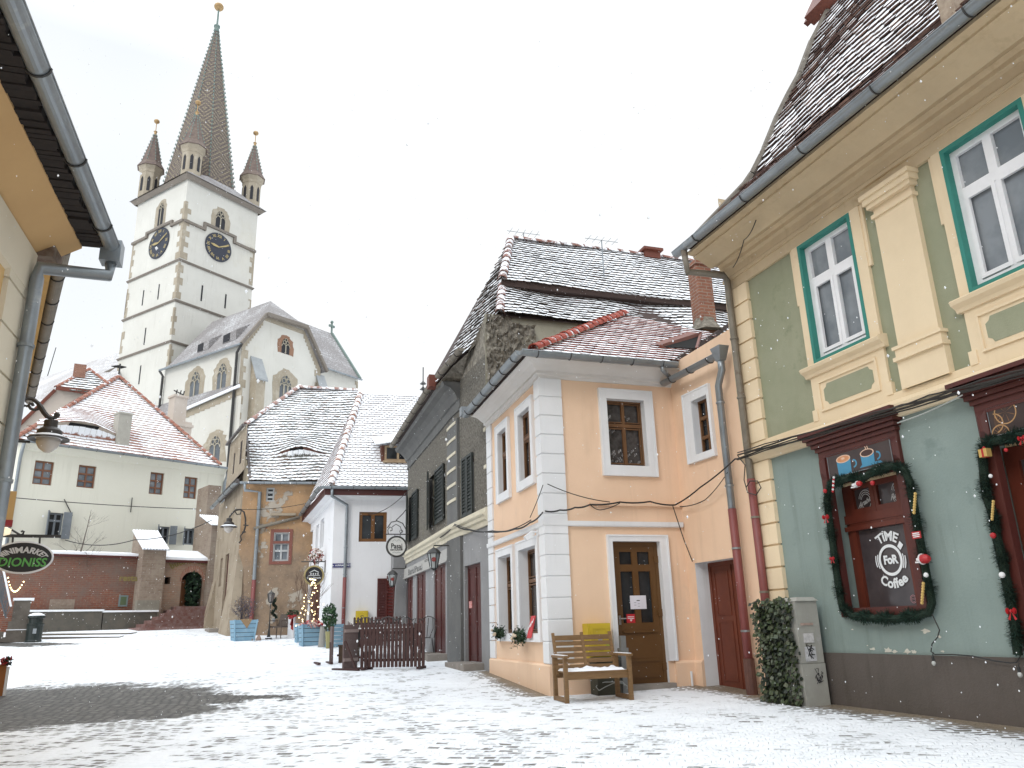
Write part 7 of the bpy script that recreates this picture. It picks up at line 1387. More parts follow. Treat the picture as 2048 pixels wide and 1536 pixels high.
# ---------------------------------------------------------------- hanging signs
sd_ = 11.3; SGf = Fac(at_dist(50, 1115, sd_), 62)
sgn_ = thing('hanging_sign', SGf.P(SGf.uz(0, 1075)[0], 3.0), 'black oval shop sign with white and green lettering at the left edge', 'sign')
sgm = 1 if SGf.d.x > 0 else -1; cu1, cz1 = SGf.uz(46, 1115); ra = abs(SGf.uz(104, 1112)[0]-cu1); rb_ = abs(SGf.uz(46, 1086)[1]-SGf.uz(46, 1145)[1])/2
def sp(x, z, o=.02): return SGf.P(cu1+sgm*x, cz1+z+x*-.0, o)
mb = MB(); n = 48; mb.prism([sp(ra*math.cos(2*math.pi*i/n), rb_*math.sin(2*math.pi*i/n), -.02) for i in range(n)], SGf.n*.04); mb.build('sign_board', mat('black_sign_paint', (.01, .01, .012), .45), sgn_)
mb = MB(); mb.tube([sp(ra*math.cos(2*math.pi*i/n), rb_*math.sin(2*math.pi*i/n), 0) for i in range(n+1)], .022, 6); mb.build('rim', mat('white_rim', (.7, .7, .72), .5), sgn_)
mb = MB()
def arcs(x, y): a = math.pi/2-x/(ra*.72); return sp((ra*.78+y)*math.cos(a)*1.0, (rb_*.60+y)*math.sin(a)*1.0-.02, .024)
text(mb, 'MINIMARKET', arcs, .097, bold=.004, space=1.0); mb.build('lettering', mat('pale_letters', (.55, .55, .56), .6), sgn_)
mb = MB(); text(mb, 'DIONISS', lambda x, y: sp(x*.95, y-rb_*.36, .024), .14, bold=.003, shear=.12); mb.build('green_lettering', mat('green_letters', (.10, .36, .08), .5), sgn_)
mb = MB(); ba = [SGf.P(*SGf.uz(*q)) for q in ((-30, 1071), (122, 1073))]; mb.bar(ba[0], ba[1], .035, .035)
for x in (26, 80): mb.tube([SGf.P(*SGf.uz(x, 1073)), SGf.P(*SGf.uz(x-1, 1088))], .012, 5)
mb.tube([SGf.P(*SGf.uz(*q)) for q in ((-5, 1075), (8, 1064), (16, 1060), (24, 1060), (34, 1066), (41, 1070), (46, 1068), (48, 1063), (45, 1062), (42, 1064))], .012, 5); mb.build('bracket', m_iron, sgn_)
lgt = at_dist(3, 1063, 11.2); mb = MB(); mb.lathe(lgt, [(.03, -.05), (.09, -.03), (.10, .03), (.03, .06)], 10); single('wall_light', mb, mat('lit_lamp_glass', (.8, .7, .5), .4, emit=(1, .85, .6, .6)), lgt, 'small cream lamp above the oval sign at the left edge', 'lamp')
def roundsign(nm, ctr, r_px, head, d, lab, rimc, facec, parts, brk):
    c_ = at_dist(ctr[0], ctr[1], d); f = Fac(c_, head); t_ = thing('hanging_sign', V((c_.x, c_.y, c_.z-.5)), lab, 'sign'); u_, z_ = f.uz(*ctr); r_ = abs(f.uz(ctr[0], ctr[1]-r_px)[1]-f.uz(ctr[0], ctr[1]+r_px)[1])/2; g = 1 if f.d.x > 0 else -1
    S_ = lambda x, z, o=.02: f.P(u_+g*x*r_, z_+z*r_, o); n = 36
    mb = MB(); mb.prism([S_(math.cos(2*math.pi*i/n), math.sin(2*math.pi*i/n), -.02) for i in range(n)], f.n*.04); mb.build('sign_board', facec, t_)
    mb = MB(); mb.tube([S_(math.cos(2*math.pi*i/n), math.sin(2*math.pi*i/n), 0) for i in range(n+1)], .035*r_/.3, 6); mb.build('rim', rimc, t_)
    parts(t_, S_, f, r_); mb = MB(); brk(mb, f, S_); mb.build('bracket', m_iron, t_); return t_
m_black = mat('black_letters', (.015, .015, .015), .5)
def pasaj(t_, S_, f, r_):
    mb = MB(); text(mb, 'Pasaj', lambda x, y: S_(x, y*1.2+.02, .024), .62, bold=.012); mb.build('lettering', m_black, t_); mb = MB(); text(mb, 'RESTAURANT', lambda x, y: S_(x, y-.36, .024), .21, bold=.008); mb.build('lettering', m_black, t_)
    for s_ in (1, -1): mb = MB(); mb.tube([S_(-.45+.9*i/12, s_*.62+(-.10 if s_ > 0 else -.05)*math.cos(i*1.05), .024) for i in range(13)], .006, 3); mb.build('scroll_ornament', mat('grey_scroll', (.3, .33, .33), .6), t_)
def pbrk(mb, f, S_):
    mb.tube([S_(-.2, 1.0), S_(-.2, 1.25)], .01, 4); mb.tube([S_(.35, .95), S_(.35, 1.25)], .01, 4); mb.tube([S_(-1.2, 1.25), S_(1.3, 1.25)], .018, 5)
    mb.tube([S_(-.9, 1.3), S_(-.95, 1.7), S_(-.75, 2.0), S_(-.5, 1.9), S_(-.5, 1.65), S_(-.7, 1.6)], .014, 4); mb.tube([S_(-1.0, 1.9), S_(-.6, 2.5), S_(0, 2.65), S_(.6, 2.4), S_(.95, 1.8), S_(1.0, 1.3)], .016, 4); mb.tube([S_(-.5, 2.0), S_(-.1, 2.3), S_(.35, 2.05), S_(.55, 1.5), S_(.35, 1.3)], .012, 4); mb.tube([S_(-.1, 2.7), S_(.6, 3.4), S_(1.3, 4.3)], .014, 4)
    mb.tube([S_(.45+.16*math.cos(a*.8), 1.55+.16*math.sin(a*.8)) for a in range(9)], .01, 4)
dG = math.hypot(*GL.P(ul, 0).xy)
roundsign('p', (793, 1093), 19.5, 72, dG-2.0, 'round white restaurant sign with black gothic lettering on a scrolled iron bracket', m_iron, mat('sign_white', (.72, .72, .70), .5), pasaj, pbrk)
def casa(t_, S_, f, r_):
    mb = MB(); mb.face([S_(*q, .024) for q in ((-.5, .35), (0, .62), (.5, .38), (.5, .30), (0, .53), (-.5, .27))]); 
    for x in (-.4, -.15, .1, .35): mb.face([S_(*q, .024) for q in ((x, .08), (x+.12, .08), (x+.12, .26), (x, .26))])
    mb.face([S_(*q, .024) for q in ((-.62, -.05), (.62, -.02), (.62, .03), (-.6, .02))]); mb.build('house_emblem', mat('pale_letters2', (.6, .62, .62), .6), t_)
    mb = MB(); text(mb, 'Casa Generic', lambda x, y: S_(x, y-.26, .024), .28, bold=.008); mb.build('lettering', mat('pale_letters2', (.6, .62, .62), .6), t_); mb = MB(); text(mb, 'CAFE', lambda x, y: S_(x, y-.52, .024), .2, bold=.008); mb.build('lettering', mat('pale_letters2', (.6, .62, .62), .6), t_)
def cbrk(mb, f, S_): mb.tube([S_(-1.45, 1.5), S_(1.2, 1.5)], .02, 5); mb.tube([S_(1.2, 1.65), S_(1.2, .3)], .03, 5); mb.tube([S_(-.4, 1.5), S_(-.4, .95)], .01, 4); mb.tube([S_(.4, 1.5), S_(.4, .95)], .01, 4); mb.tube([S_(.75+.2*math.cos(a), .75+.2*math.sin(a)) for a in range(7)], .01, 4)
dC = math.hypot(*WL.P(WDr[0], 0).xy)
roundsign('c', (628, 1151), 18.5, 72, dC-1.2, 'round black cafe sign with gold rim and house emblem above the shrub of lights', mat('gold_rim', (.35, .28, .12), .5), mat('black_sign_paint', (.01, .01, .012), .45), casa, cbrk)
mb = MB(); rr = random.Random(5); c_ = at_dist(631, 1112, dC-1.1); leafblob(mb, c_, (.28, .2, .3), 200, .06, rr, mis=4)
single('wreath', mb, [mat('dark_fir', (.02, .045, .02), .8), mat('red_bow', (.3, .02, .02), .6), mat('cream_flower', (.7, .6, .5), .7), mat('pink_flower', (.5, .3, .27), .7)], c_-V((0, 0, .3)), 'wreath of red and cream flowers above the black round sign', 'wreath')

# ---------------------------------------------------------------- small lanterns on the grey house
def coach(px, py, lab, grp):
    u_, z_ = GL.uz(*px); t_ = thing('wall_lantern', GL.P(u_, z_-.5), lab, 'lantern', grp); c = GL.P(u_, z_, .45); m_ = m_iron
    mb = MB(); mb.bar(GL.P(u_, z_+.15, .01), GL.P(u_, z_-.35, .01), .05, .03); mb.tube([GL.P(u_, z_+.05, 0), GL.P(u_, z_+.05, .45), GL.P(u_, z_-.02, .45)], .018, 5); mb.build('bracket', m_, t_)
    mb = MB(); mb.lathe(c, [(.02, 0), (.12, -.06), (.19, -.14), (.16, -.15)], 6); mb.lathe(c-V((0, 0, .5)), [(.02, -.06), (.07, -.02), (.09, 0)], 6)
    for k in range(6): a = k*math.pi/3; mb.tube([c+V((.155*math.cos(a), .155*math.sin(a), -.14)), c+V((.085*math.cos(a), .085*math.sin(a), -.5))], .012, 4)
    mb.build('cage', m_, t_); mb = MB(); mb.lathe(c, [(.145, -.15), (.08, -.5)], 6); mb.build('glass', mat('frosted_glass', (.42, .46, .47), .3), t_)
    d = (CO-c); d.z = 0; d.normalize(); s = V((d.y, -d.x, 0)); cc = c-V((0, 0, .3))+d*.135; mb = MB(); mb.prism([cc+s*.055*math.cos(2*math.pi*i/12)+V((0, 0, .055*math.sin(2*math.pi*i/12))) for i in range(12)], d*.01); mb.build('emblem', mat('red_emblem', (.25, .04, .035), .5), t_)
coach((903, 1095), 0, 'nearer black coach lantern with red disc, beside the corner of the grey house', 'coach lanterns on the grey house')
coach((812, 1140), 0, 'black coach lantern with a red disc at the far end of the grey house', 'coach lanterns on the grey house')
# street name plate, gas meter boxes, floodlight
r_ = WR.rect((665, 1127), (701, 1127), (701, 1135), (665, 1135)); mb = MB(); mb.fbox(WR, *r_, .0, .03); np_ = thing('street_name_plate', WR.P(r_[0], r_[2]), 'narrow dark blue street name plate on the white house, crossed by the downpipe', 'sign'); mb.build('plate', mat('enamel_blue', (.015, .015, .13), .4), np_); mb = MB(); gg = 1 if WR.d.x > 0 else -1; um = (r_[0]+r_[1])/2; text(mb, 'Str. AVRAM IANCU', lambda x, y: WR.P(um+gg*x, (r_[2]+r_[3])/2+y, .032), .085, bold=.002); mb.build('lettering', m_letter, np_)
m_yel = mat('yellow_box_paint', (.60, .45, .03), .55, (.50, .37, .03), 4, .6)
def gasbox(f, r_, lab, dep=.22):
    t_ = thing('gas_meter_box', f.P(r_[0], r_[2]), lab, 'meter box', 'yellow gas meter boxes'); mb = MB(); mb.fbox(f, *r_, 0, dep); mb.build('case', m_yel, t_); mb = MB(); q = shrink(r_, .035); mb.fbox(f, *q, dep, dep+.015); g = (q[0]+.04, q[1]-.04, q[2]+.04, q[3]-.04); mb.fframe(f, g, .012, dep+.015, dep+.022); o_ = mb.build('door', m_yel, t_); return t_, o_, q, dep+.02
r_ = WR.rect((711, 1222), (735, 1222), (735, 1249), (711, 1249)); t_, o_, q, o = gasbox(WR, r_, 'yellow gas meter box on the white house behind the wire chairs'); mb = MB(); mb.tube([WR.P((q[0]+q[1])/2-.06+.12*i/6, q[3]-.15+.03*math.sin(i/6*math.pi), o+.005) for i in range(7)], .008, 4); mb.build('handle', m_iron, t_)
r_ = PR.off(.2).rect((1174, 1248), (1220, 1245), (1222, 1316), (1178, 1318)); t_, o_, q, o = gasbox(PR, r_, 'yellow gas meter box with stickers beside the brown door')
rgx = 1 if PR.d.x > 0 else -1; cx_ = (q[0]+q[1])/2; w_ = (q[1]-q[0])
mb = MB(); mb.bar(PR.P(cx_+rgx*.02, q[3]-.3, o+.006), PR.P(cx_+rgx*w_*.38, q[3]-.08, o+.006), .02, .006, up=PR.n); mb.bar(PR.P(cx_-rgx*w_*.38, q[3]-.1, o+.006), PR.P(cx_-rgx*.05, q[3]-.32, o+.006), .012, .004, up=PR.n); mb.build('pressed_ribs', m_yel, t_)
for (dx, z0, w2, h2, c_) in ((.0, .17, .07, .06, (.5, .5, .55)), (.03, .33, .09, .05, (.55, .05, .03)), (.14, .27, .08, .09, (.45, .5, .05))): mb = MB(); mb.fbox(PR, *sorted([cx_+rgx*(dx-w2/2), cx_+rgx*(dx+w2/2)]), q[3]-z0-h2, q[3]-z0, o, o+.004); mb.build('sticker', mat('sticker_%d' % int(z0*100), c_, .6, tuple(x*.3 for x in c_), 60, .9), t_)
fl = PL.P(*PL.uz(1078, 1052), .0); t_ = thing('floodlight', fl, 'small white floodlight under the string course of the peach house corner', 'floodlight'); mb = MB(); fl = fl-Z*.1; mb.tube([fl, fl+PL.n*.12], .02, 6); mb.box(fl+PL.n*.02, (.05, .02, .07), (PL.d, PL.n, Z)); mb.build('arm', m_white, t_); mb = MB(); ax = (PL.d, (PL.n*.8-Z*.6).normalized(), (PL.n*.6+Z*.8).normalized()); mb.box(fl+PL.n*.17+PL.d*.05-Z*.06, (.045, .09, .04), ax); mb.build('head', m_white, t_)
# wreaths and red card on the sills
rr = random.Random(8); m_fir = mat('fir_green', (.018, .045, .018), .85, (.03, .06, .025), 12); m_fir2 = mat('fir_green_dark', (.008, .022, .012), .9); m_bauble = mat('cream_bauble', (.66, .55, .40), .35)
for (px, lab, sz, ky) in (((1012, 1263), 'smaller fir window wreath with cream baubles on the left sill of the peach house', .8, 1), ((1053, 1271), 'larger fir window wreath with cream baubles on the right sill of the peach house', 1.1, 2)):
    c = PL.P(*PL.uz(*px), .12); t_ = thing('window_wreath', c-Z*.15, lab, 'wreath', 'fir wreaths on the window sills'); mb = MB()
    for i in range(520): d = V((rr.gauss(0, 1)*.12*sz, 0, rr.gauss(0, .55)*.10*sz-.0)); p = c+PL.d*d.x+Z*(d.z-.02)+PL.n*rr.uniform(-.05, .1); a = (PL.d*rr.gauss(0, 1)+Z*rr.gauss(0, .8)+PL.n*rr.gauss(0, .6)).normalized(); b = a.orthogonal().normalized(); l = rr.uniform(.04, .09); mb.face([p, p+b*.012, p+a*l, p-b*.012])
    mb.build('fir_sprays', m_fir, t_)
    for i in range(7 if ky == 2 else 4): mb = MB(); mb.ball(c+PL.d*rr.uniform(-.16, .16)*sz+Z*rr.uniform(-.08, .08)+PL.n*.13, rr.uniform(.018, .03), 8); mb.build('bauble', m_bauble, t_, smooth=True)
c = PL.P(*PL.uz(1067, 1252), .1); mb = MB(); a = PL.d*.11; mb.hexa([c-a-Z*.2-PL.n*.02, c+a-Z*.2-PL.n*.02, c+a-Z*.2, c-a-Z*.2], [c-a+Z*.17-PL.n*.12, c+a+Z*.17-PL.n*.12, c+a+Z*.17-PL.n*.1, c-a+Z*.17-PL.n*.1]); t_ = thing('sale_card', c-Z*.2, 'red and white card standing on the sill beside the larger wreath', 'card'); mb.build('card', mat('coral_red_card', (.62, .06, .07), .6), t_)
mb = MB(); k_ = PL.n*.004; g2 = 1 if PL.d.x > 0 else -1; text(mb, 'OPEN', lambda x, y: c+k_+PL.d*(g2*(x))+Z*(y+x*.7)+PL.n*(-.05-.27*(y+x*.7)+.012), .1, bold=.004); mb.build('lettering', m_letter, t_)
# ================================================================ STREET FURNITURE
Z = V((0, 0, 1))
def gp3(px, py): return on_ground(px, py)
def lcl(o, d):
    d = V((d.x, d.y, 0)).normalized(); n = V((d.y, -d.x, 0)); n = n if n.dot(-V((o.x, o.y, 0))) > 0 else -n
    return lambda a, b, c: o+d*a+n*b+Z*c, d, n
# bench
pL, pR = gp3(1134, 1407), gp3(1263, 1400); o = pL; PB, bd, bn = lcl(o, pR-pL); W_b = (V((pR.x, pR.y, 0))-V((pL.x, pL.y, 0))).length; Dp = .55
m_bench = mat('bench_wood', (.22, .125, .05), .6, (.15, .08, .03), 6, .8, .3, 50, stretch=(1, 1, 6)); gzb = o.z; o.z = gzb
ben = thing('bench', o, 'brown slatted wooden bench with armrests and snow on its seat, before the peach house', 'bench')
ax3 = (bd, bn, Z)
for a in (0, W_b):
    for b, h in ((0, .62), (-Dp, .62)): mb = MB(); mb.box(PB(a, b, h/2), (.03, .03, h/2), ax3); mb.build('leg', m_bench, ben)
    mb = MB(); mb.box(PB(a, -Dp/2, .04), (.024, Dp/2-.03, .03), ax3); mb.build('foot_rail', m_bench, ben)
    mb = MB(); mb.box(PB(a, -Dp/2+.02, .635), (.04, Dp/2+.06, .016), ax3); mb.build('armrest', m_bench, ben); mb = MB(); mb.box(PB(a, -Dp/2+.02, .657), (.03, Dp/2+.03, .004), ax3); mb.build('snow_strip', m_snow, ben)
mb = MB(); mb.box(PB(W_b/2, -.02, .36), (W_b/2-.03, .018, .045), ax3); mb.box(PB(W_b/2, -Dp+.03, .36), (W_b/2-.03, .018, .04), ax3)
for i in range(6): mb.box(PB(W_b/2, -.03-i*.09, .415), (W_b/2-.03, .037, .011), ax3)
mb.build('seat', m_bench, ben)
mb = MB(); n = 26; rr = random.Random(3); top = []
for i in range(n+1):
    for j in range(5): top.append(PB(.03+(W_b-.06)*i/n, -.02-.48*j/4, .427 if j in (0,) or i in (0, n) else .445+rr.uniform(0, .015)+(.03*max(0, 1-abs(i/n-.52)*9)+.025*max(0, 1-abs(i/n-.95)*12) if j == 4 else 0)))
mb.mesh(top, [(i*5+j, (i+1)*5+j, (i+1)*5+j+1, i*5+j+1) for i in range(n) for j in range(4)]); mb.build('snow_on_seat', m_snow, ben, smooth=True)
mb = MB(); lean = .16
def bk(a, h): return PB(a, -Dp+.04-lean*(h-.42)/.5, h)
for a in (.03, W_b/2, W_b-.03): mb.bar(bk(a, .36), bk(a, .97), .045, .03, up=bn)
for i in range(6): h0 = .47+i*.085; mb.bar(bk(.02, h0), bk(W_b-.02, h0), .02, .062 if i < 5 else .075, up=Z)
mb.build('backrest', m_bench, ben)
# dark box and post under the bench
c = gp3(1195, 1396); c = PR.P(PR.uz(1195, 1350)[0], c.z-.02, .3); mb = MB(); mb.box(c+Z*.27, (.2, .14, .29), (PR.d, PR.n, Z)); mb.box(c+Z*.57, (.22, .16, .02), (PR.d, PR.n, Z)); single('planter_box', mb, mat('dark_olive_box', (.05, .05, .035), .8, (.09, .09, .07), 5), c, 'dark square box behind the legs of the wooden bench', 'box')
c = PR.P(PR.uz(1236, 1350)[0], gz(*PR.P(1.3, 0).xy)-.02, .25); mb = MB(); mb.box(c+Z*.33, (.07, .06, .36), (PR.d, PR.n, Z)); mb.box(c+Z*.78, (.045, .04, .1), (PR.d, PR.n, Z)); single('service_post', mb, mat('grey_post', (.17, .17, .165), .8, (.25, .25, .24), 4), c, 'short grey service post between the bench and the brown door', 'post')
mb = MB(); cc = PR.P(PR.uz(1200, 1390)[0], c.z+.03, .5); mb.tube([cc+PR.d*(.25*math.cos(k*.5))+PR.n*.1*math.sin(k*.9)+Z*(.05+.12*abs(math.sin(k*.45))) for k in range(14)], .008, 4); single('loose_cable', mb, mat('pale_cable', (.4, .42, .4), .6), cc, 'pale loose cable coiled on the ground under the bench', 'cable')
# leafy screen and utility cabinet by the downpipes
f = Y; c = Y.off(.16); uA = Y.uz(1533, 1250, .6)[0]; cb = Y.off(.5)
q1, q2 = cb.uz(1605, 1350)[0], cb.uz(1575, 1350)[0]; gzc = gz(*Y.P(q1, 0, .4).xy); qa, qb = sorted([q1, q2]); qa -= .02
ztc = cb.uz(1598, 1200)[1]+.04; m_cab = mat('utility_cabinet_grey', (.36, .355, .32), .7, (.29, .285, .26), 5, .7, .2, 30, dirt=(.42, .40, .40), ds=5, dl=.6)
cab = thing('utility_cabinet', Y.P(qa, gzc), 'pale grey utility cabinet with stickers and scribbles between the leafy screen and cafe wall', 'cabinet')
fr_ = Y.off(.02); mb = MB(); mb.fbox(Y, qa, qb, gzc-.1, gzc+.52, .13, .5); mb.fbox(Y, qa+.01, qb-.01, gzc+.525, ztc-.05, .13, .49); mb.build('case', m_cab, cab)
mb = MB(); mb.hexa([Y.P(qa-.02, ztc-.05, .12), Y.P(qb+.02, ztc-.05, .12), Y.P(qb+.02, ztc-.05, .48), Y.P(qa-.02, ztc-.05, .48)], [Y.P(qa+.03, ztc, .16), Y.P(qb-.03, ztc, .16), Y.P(qb-.03, ztc, .42), Y.P(qa+.03, ztc, .42)]); mb.build('lid', m_cab, cab)
ef = FacO.__new__(FacO); ef.p = Y.P(qa, 0, .31); ef.d = Y.n; ef.n = -Y.d if qa < qb else Y.d
for (dz, w2, h2, cl) in ((.78, .16, .2, (.62, .60, .60)), (.55, .17, .3, (.60, .60, .62)), (1.0, .2, .05, (.45, .33, .28))):
    mb = MB(); mb.fbox(ef, -w2/2+.03, w2/2+.03, gzc+dz, gzc+dz+h2*.6, -.006, .0035); mb.build('sticker', mat('label_%d' % int(dz*100), cl, .7, tuple(x*.6 for x in cl), 25, .9), cab)
mb = MB(); rr = random.Random(12)
for k in range(9):
    x0, z0 = rr.uniform(-.09, .05), rr.uniform(.25, .42); mb.tube([ef.P(x0+rr.uniform(-.05, .05), gzc+z0+rr.uniform(-.05, .05), .004) for i in range(4)], .0045, 3)
for k in range(6): mb.tube([ef.P(.03+rr.uniform(-.06, .06), gzc+.66+rr.uniform(-.08, .1), .005) for i in range(3)], .008, 3)
mb.build('scribble', mat('black_marker', (.015, .015, .018), .6), cab)
hu0, hu1 = [cb.uz(*q)[0] for q in ((1521, 1300), (1600, 1300))]; ha, hb = sorted([hu0, hu1]); zh = ztc-.02; lsc = thing('leafy_screen', Y.P(ha, gzc), 'tall screen of dark green artificial leaves covering a box beside the grey utility cabinet', 'hedge'); mb = MB(); mb.fbox(Y, qb+.01, hb-.04, gzc-.05, zh-.08, .0, .5); mb.build('core', mat('dark_core', (.012, .015, .01), .9), lsc)
mb = MB(); rr = random.Random(6); m_lf = [mat('ivy_leaf', (.035, .055, .02), .45, (.06, .08, .03), 20), mat('ivy_leaf_pale', (.06, .075, .04), .45, (.09, .10, .06), 20), mat('ivy_leaf_dark', (.012, .02, .01), .5)]
for i in range(1500):
    z_ = rr.uniform(gzc+.02, zh); s_ = rr.random()
    if s_ < .8: p = Y.P(rr.uniform(ha+.02, hb), z_, .52+rr.uniform(-.02, .06))
    elif s_ < .9: p = Y.P(hb+rr.uniform(-.04, .04), z_, rr.uniform(.05, .52))
    else: p = Y.P(rr.uniform(ha+.1, hb), zh+rr.uniform(-.05, .03), rr.uniform(.25, .55))
    up = (Z*rr.uniform(.3, 1)*-1+Y.d*rr.gauss(0, .6)+Y.n*rr.uniform(.1, .9)).normalized(); sd = up.cross(Y.n+V((rr.gauss(0, .3), 0, rr.gauss(0, .3)))).normalized(); L_ = rr.uniform(.04, .07); k = rr.choice((0, 0, 1, 2, 2))
    mb.face([p, p+sd*L_*.55+up*L_*.45, p+up*L_*1.1, p-sd*L_*.55+up*L_*.45], k)
mb.build('leaves', m_lf, lsc)
# picket fence terrace
m_fen = mat('dark_brown_fence', (.05, .020, .018), .7, (.075, .035, .03), 7, .8, .4, 40)
def picket(p0, p1, h, n, lab):
    o = p0; f_, d_, n_ = lcl(p0, p1-p0); L_ = V((p1.x-p0.x, p1.y-p0.y, 0)).length; t_ = thing('picket_fence', p0, lab, 'fence', 'picket fence sections of the terrace')
    for i in range(n): a = L_*i/(n-1); z0 = (p1.z-p0.z)*i/(n-1); mb = MB(); w_ = .033; mb.prism([f_(a-w_, .012, z0+.05), f_(a+w_, .012, z0+.05), f_(a+w_, .012, z0+h-.03), f_(a, .012, z0+h), f_(a-w_, .012, z0+h-.03)], n_*.022); mb.build('picket', m_fen, t_)
    for z_ in (.2, h-.2): mb = MB(); mb.bar(f_(0, -.01, z_), f_(L_, -.01, z_+p1.z-p0.z), .03, .06); mb.build('rail', m_fen, t_)
    for a in (.1, L_-.05): mb = MB(); mb.bar(f_(a, -.3, .03), f_(a, .3, .03), .05, .05); mb.build('foot', m_fen, t_)
    return t_
pf0, pf1 = gp3(724, 1340), gp3(847, 1338); picket(pf0, pf1, .98, 17, 'long dark brown picket fence section facing the square')
b0, b1 = gp3(708, 1296), gp3(800, 1294); picket(b0, b1, .9, 14, 'rear dark picket fence section behind the snowy terrace table')
picket(gp3(696, 1312), gp3(712, 1330), .9, 6, 'short dark picket fence section at the left side of the terrace')
p0, p1 = gp3(685, 1341), gp3(703, 1339); f_, d_, n_ = lcl(p0, p1-p0); L_ = .42
brd = thing('board_barrier', p0, 'solid grey-brown board barrier with two pale straps at the terrace entrance', 'barrier'); m_bb = mat('grey_brown_board', (.13, .09, .085), .8, (.19, .14, .13), 6, .8, .4, 40)
mb = MB(); mb.box(f_(L_/2, 0, .5), (L_/2, .02, .47), (d_, n_, Z)); mb.build('panel', m_bb, brd)
for z_ in (.22, .84): mb = MB(); mb.box(f_(L_/2, .03, z_), (L_/2, .015, .035), (d_, n_, Z)); mb.build('strap', mat('pale_strap', (.32, .25, .23), .8), brd)
for a in (.02, L_): mb = MB(); mb.bar(f_(a, -.35, .02), f_(a, .5, .02), .06, .05); mb.bar(f_(a, .4, .03), f_(a, .04, .62), .035, .035); mb.build('stand', m_fen, brd)
p0 = gp3(660, 1327); f_, d_, n_ = lcl(p0, p1-p0); pst = thing('board_barrier', p0, 'narrow board barrier seen edge on, on crossed feet, left of the terrace', 'barrier'); mb = MB(); mb.box(f_(.1, 0, .44), (.1, .025, .44), (d_, n_, Z)); mb.build('panel', m_bb, pst)
for a in (0, .3): mb = MB(); mb.bar(f_(-.35, a, .02), f_(.4, a+.05, .02), .06, .05); mb.build('foot', m_fen, pst)
mb = MB(); mb.bar(f_(.15, .05, .5), f_(.42, .1, .03), .03, .03); mb.build('brace', m_fen, pst)
# terrace table and wire chairs
tc_ = gp3(758, 1318); f_, d_, n_ = lcl(tc_, pf1-pf0)
tab = thing('terrace_table', tc_, 'long terrace table covered with snow behind the picket fence', 'table'); mb = MB(); mb.box(f_(0, -.2, .73), (.85, .36, .02), (d_, n_, Z)); mb.build('tabletop', m_fen, tab); mb = MB(); mb.box(f_(0, -.2, .765), (.84, .35, .015), (d_, n_, Z)); mb.build('snow_cap', m_snow, tab)
for a in (-.75, .75):
    for b in (-.48, .08): mb = MB(); mb.box(f_(a, b, .355), (.03, .03, .355), (d_, n_, Z)); mb.build('leg', m_iron, tab)
def wirechair(base, d_, n_, lab):
    t_ = thing('wire_chair', (0, 0, 0), lab, 'chair', 'black wire chairs on the terrace'); g3 = lambda a, b, c: d_*a+n_*b+Z*c
    mb = MB(); mb.lathe(g3(0, 0, .44), [(.2, 0), (.22, .01), (.2, .02)], 12); mb.build('seat', m_iron, t_)
    for a in (-.17, .17):
        for b in (-.17, .17): mb = MB(); mb.tube([g3(a, b, .44), g3(a*1.25, b*1.25, 0)], .012, 5); mb.build('leg', m_iron, t_)
    mb = MB(); mb.tube([g3(-.24, -.17, .44), g3(-.3, -.25, .84), g3(-.33, -.27, .95), g3(-.25, -.25, .92)], .014, 5); mb.tube([g3(.24, -.17, .44), g3(.3, -.25, .84), g3(.33, -.27, .95), g3(.25, -.25, .92)], .014, 5)
    mb.tube([g3(-.25+.5*i/10, -.25, .9+.1*math.sin(math.pi*i/10)) for i in range(11)], .014, 5)
    for a in (-.14, 0, .14): mb.tube([g3(a*.7, -.17, .45), g3(a*1.3, -.21, .68), g3(a, -.25, .96)], .01, 4)
    mb.build('backrest', m_iron, t_); return t_
def dup(root, loc, rotz=0, label=None):
    r_ = root.copy(); C.objects.link(r_); r_.location = loc; r_.rotation_euler = (0, 0, rotz)
    if label: r_['label'] = label
    for ch in list(root.children):
        c = ch.copy(); C.objects.link(c); c.parent = r_
        for g in ch.children: d2 = g.copy(); C.objects.link(d2); d2.parent = c
    return r_
wc = wirechair(None, d_, n_, 'leftmost black wire chair at the rear of the snowy terrace table')
for i, (a, b, rz, lb) in enumerate(((-.78, -.85, .1, None), (-.2, -.95, -.1, 'middle black wire chair at the rear of the snowy terrace table'), (.32, -.85, .05, 'third black wire chair from the left behind the snowy table'), (.95, -.75, -.35, 'rightmost black wire chair, beside the red-brown doors'))):
    p = f_(a, b, 0); p.z = gz(p.x, p.y)
    if i == 0: wc.location = p; wc.rotation_euler = (0, 0, rz)
    else: dup(wc, p, rz, lb)
cr = gp3(668, 1326); mb = MB(); mb.box(cr+Z*.2+V((.35, .1, 0)), (.2, .2, .2), (d_, n_, Z)); mb.box(cr+Z*.41+V((.35, .1, 0)), (.22, .22, .015), (d_, n_, Z)); single('wooden_crate', mb, mat('dark_crate', (.07, .045, .03), .9, (.12, .08, .05), 8), cr+V((.35, .1, 0)), 'low dark wooden crate between the two board barriers', 'crate')
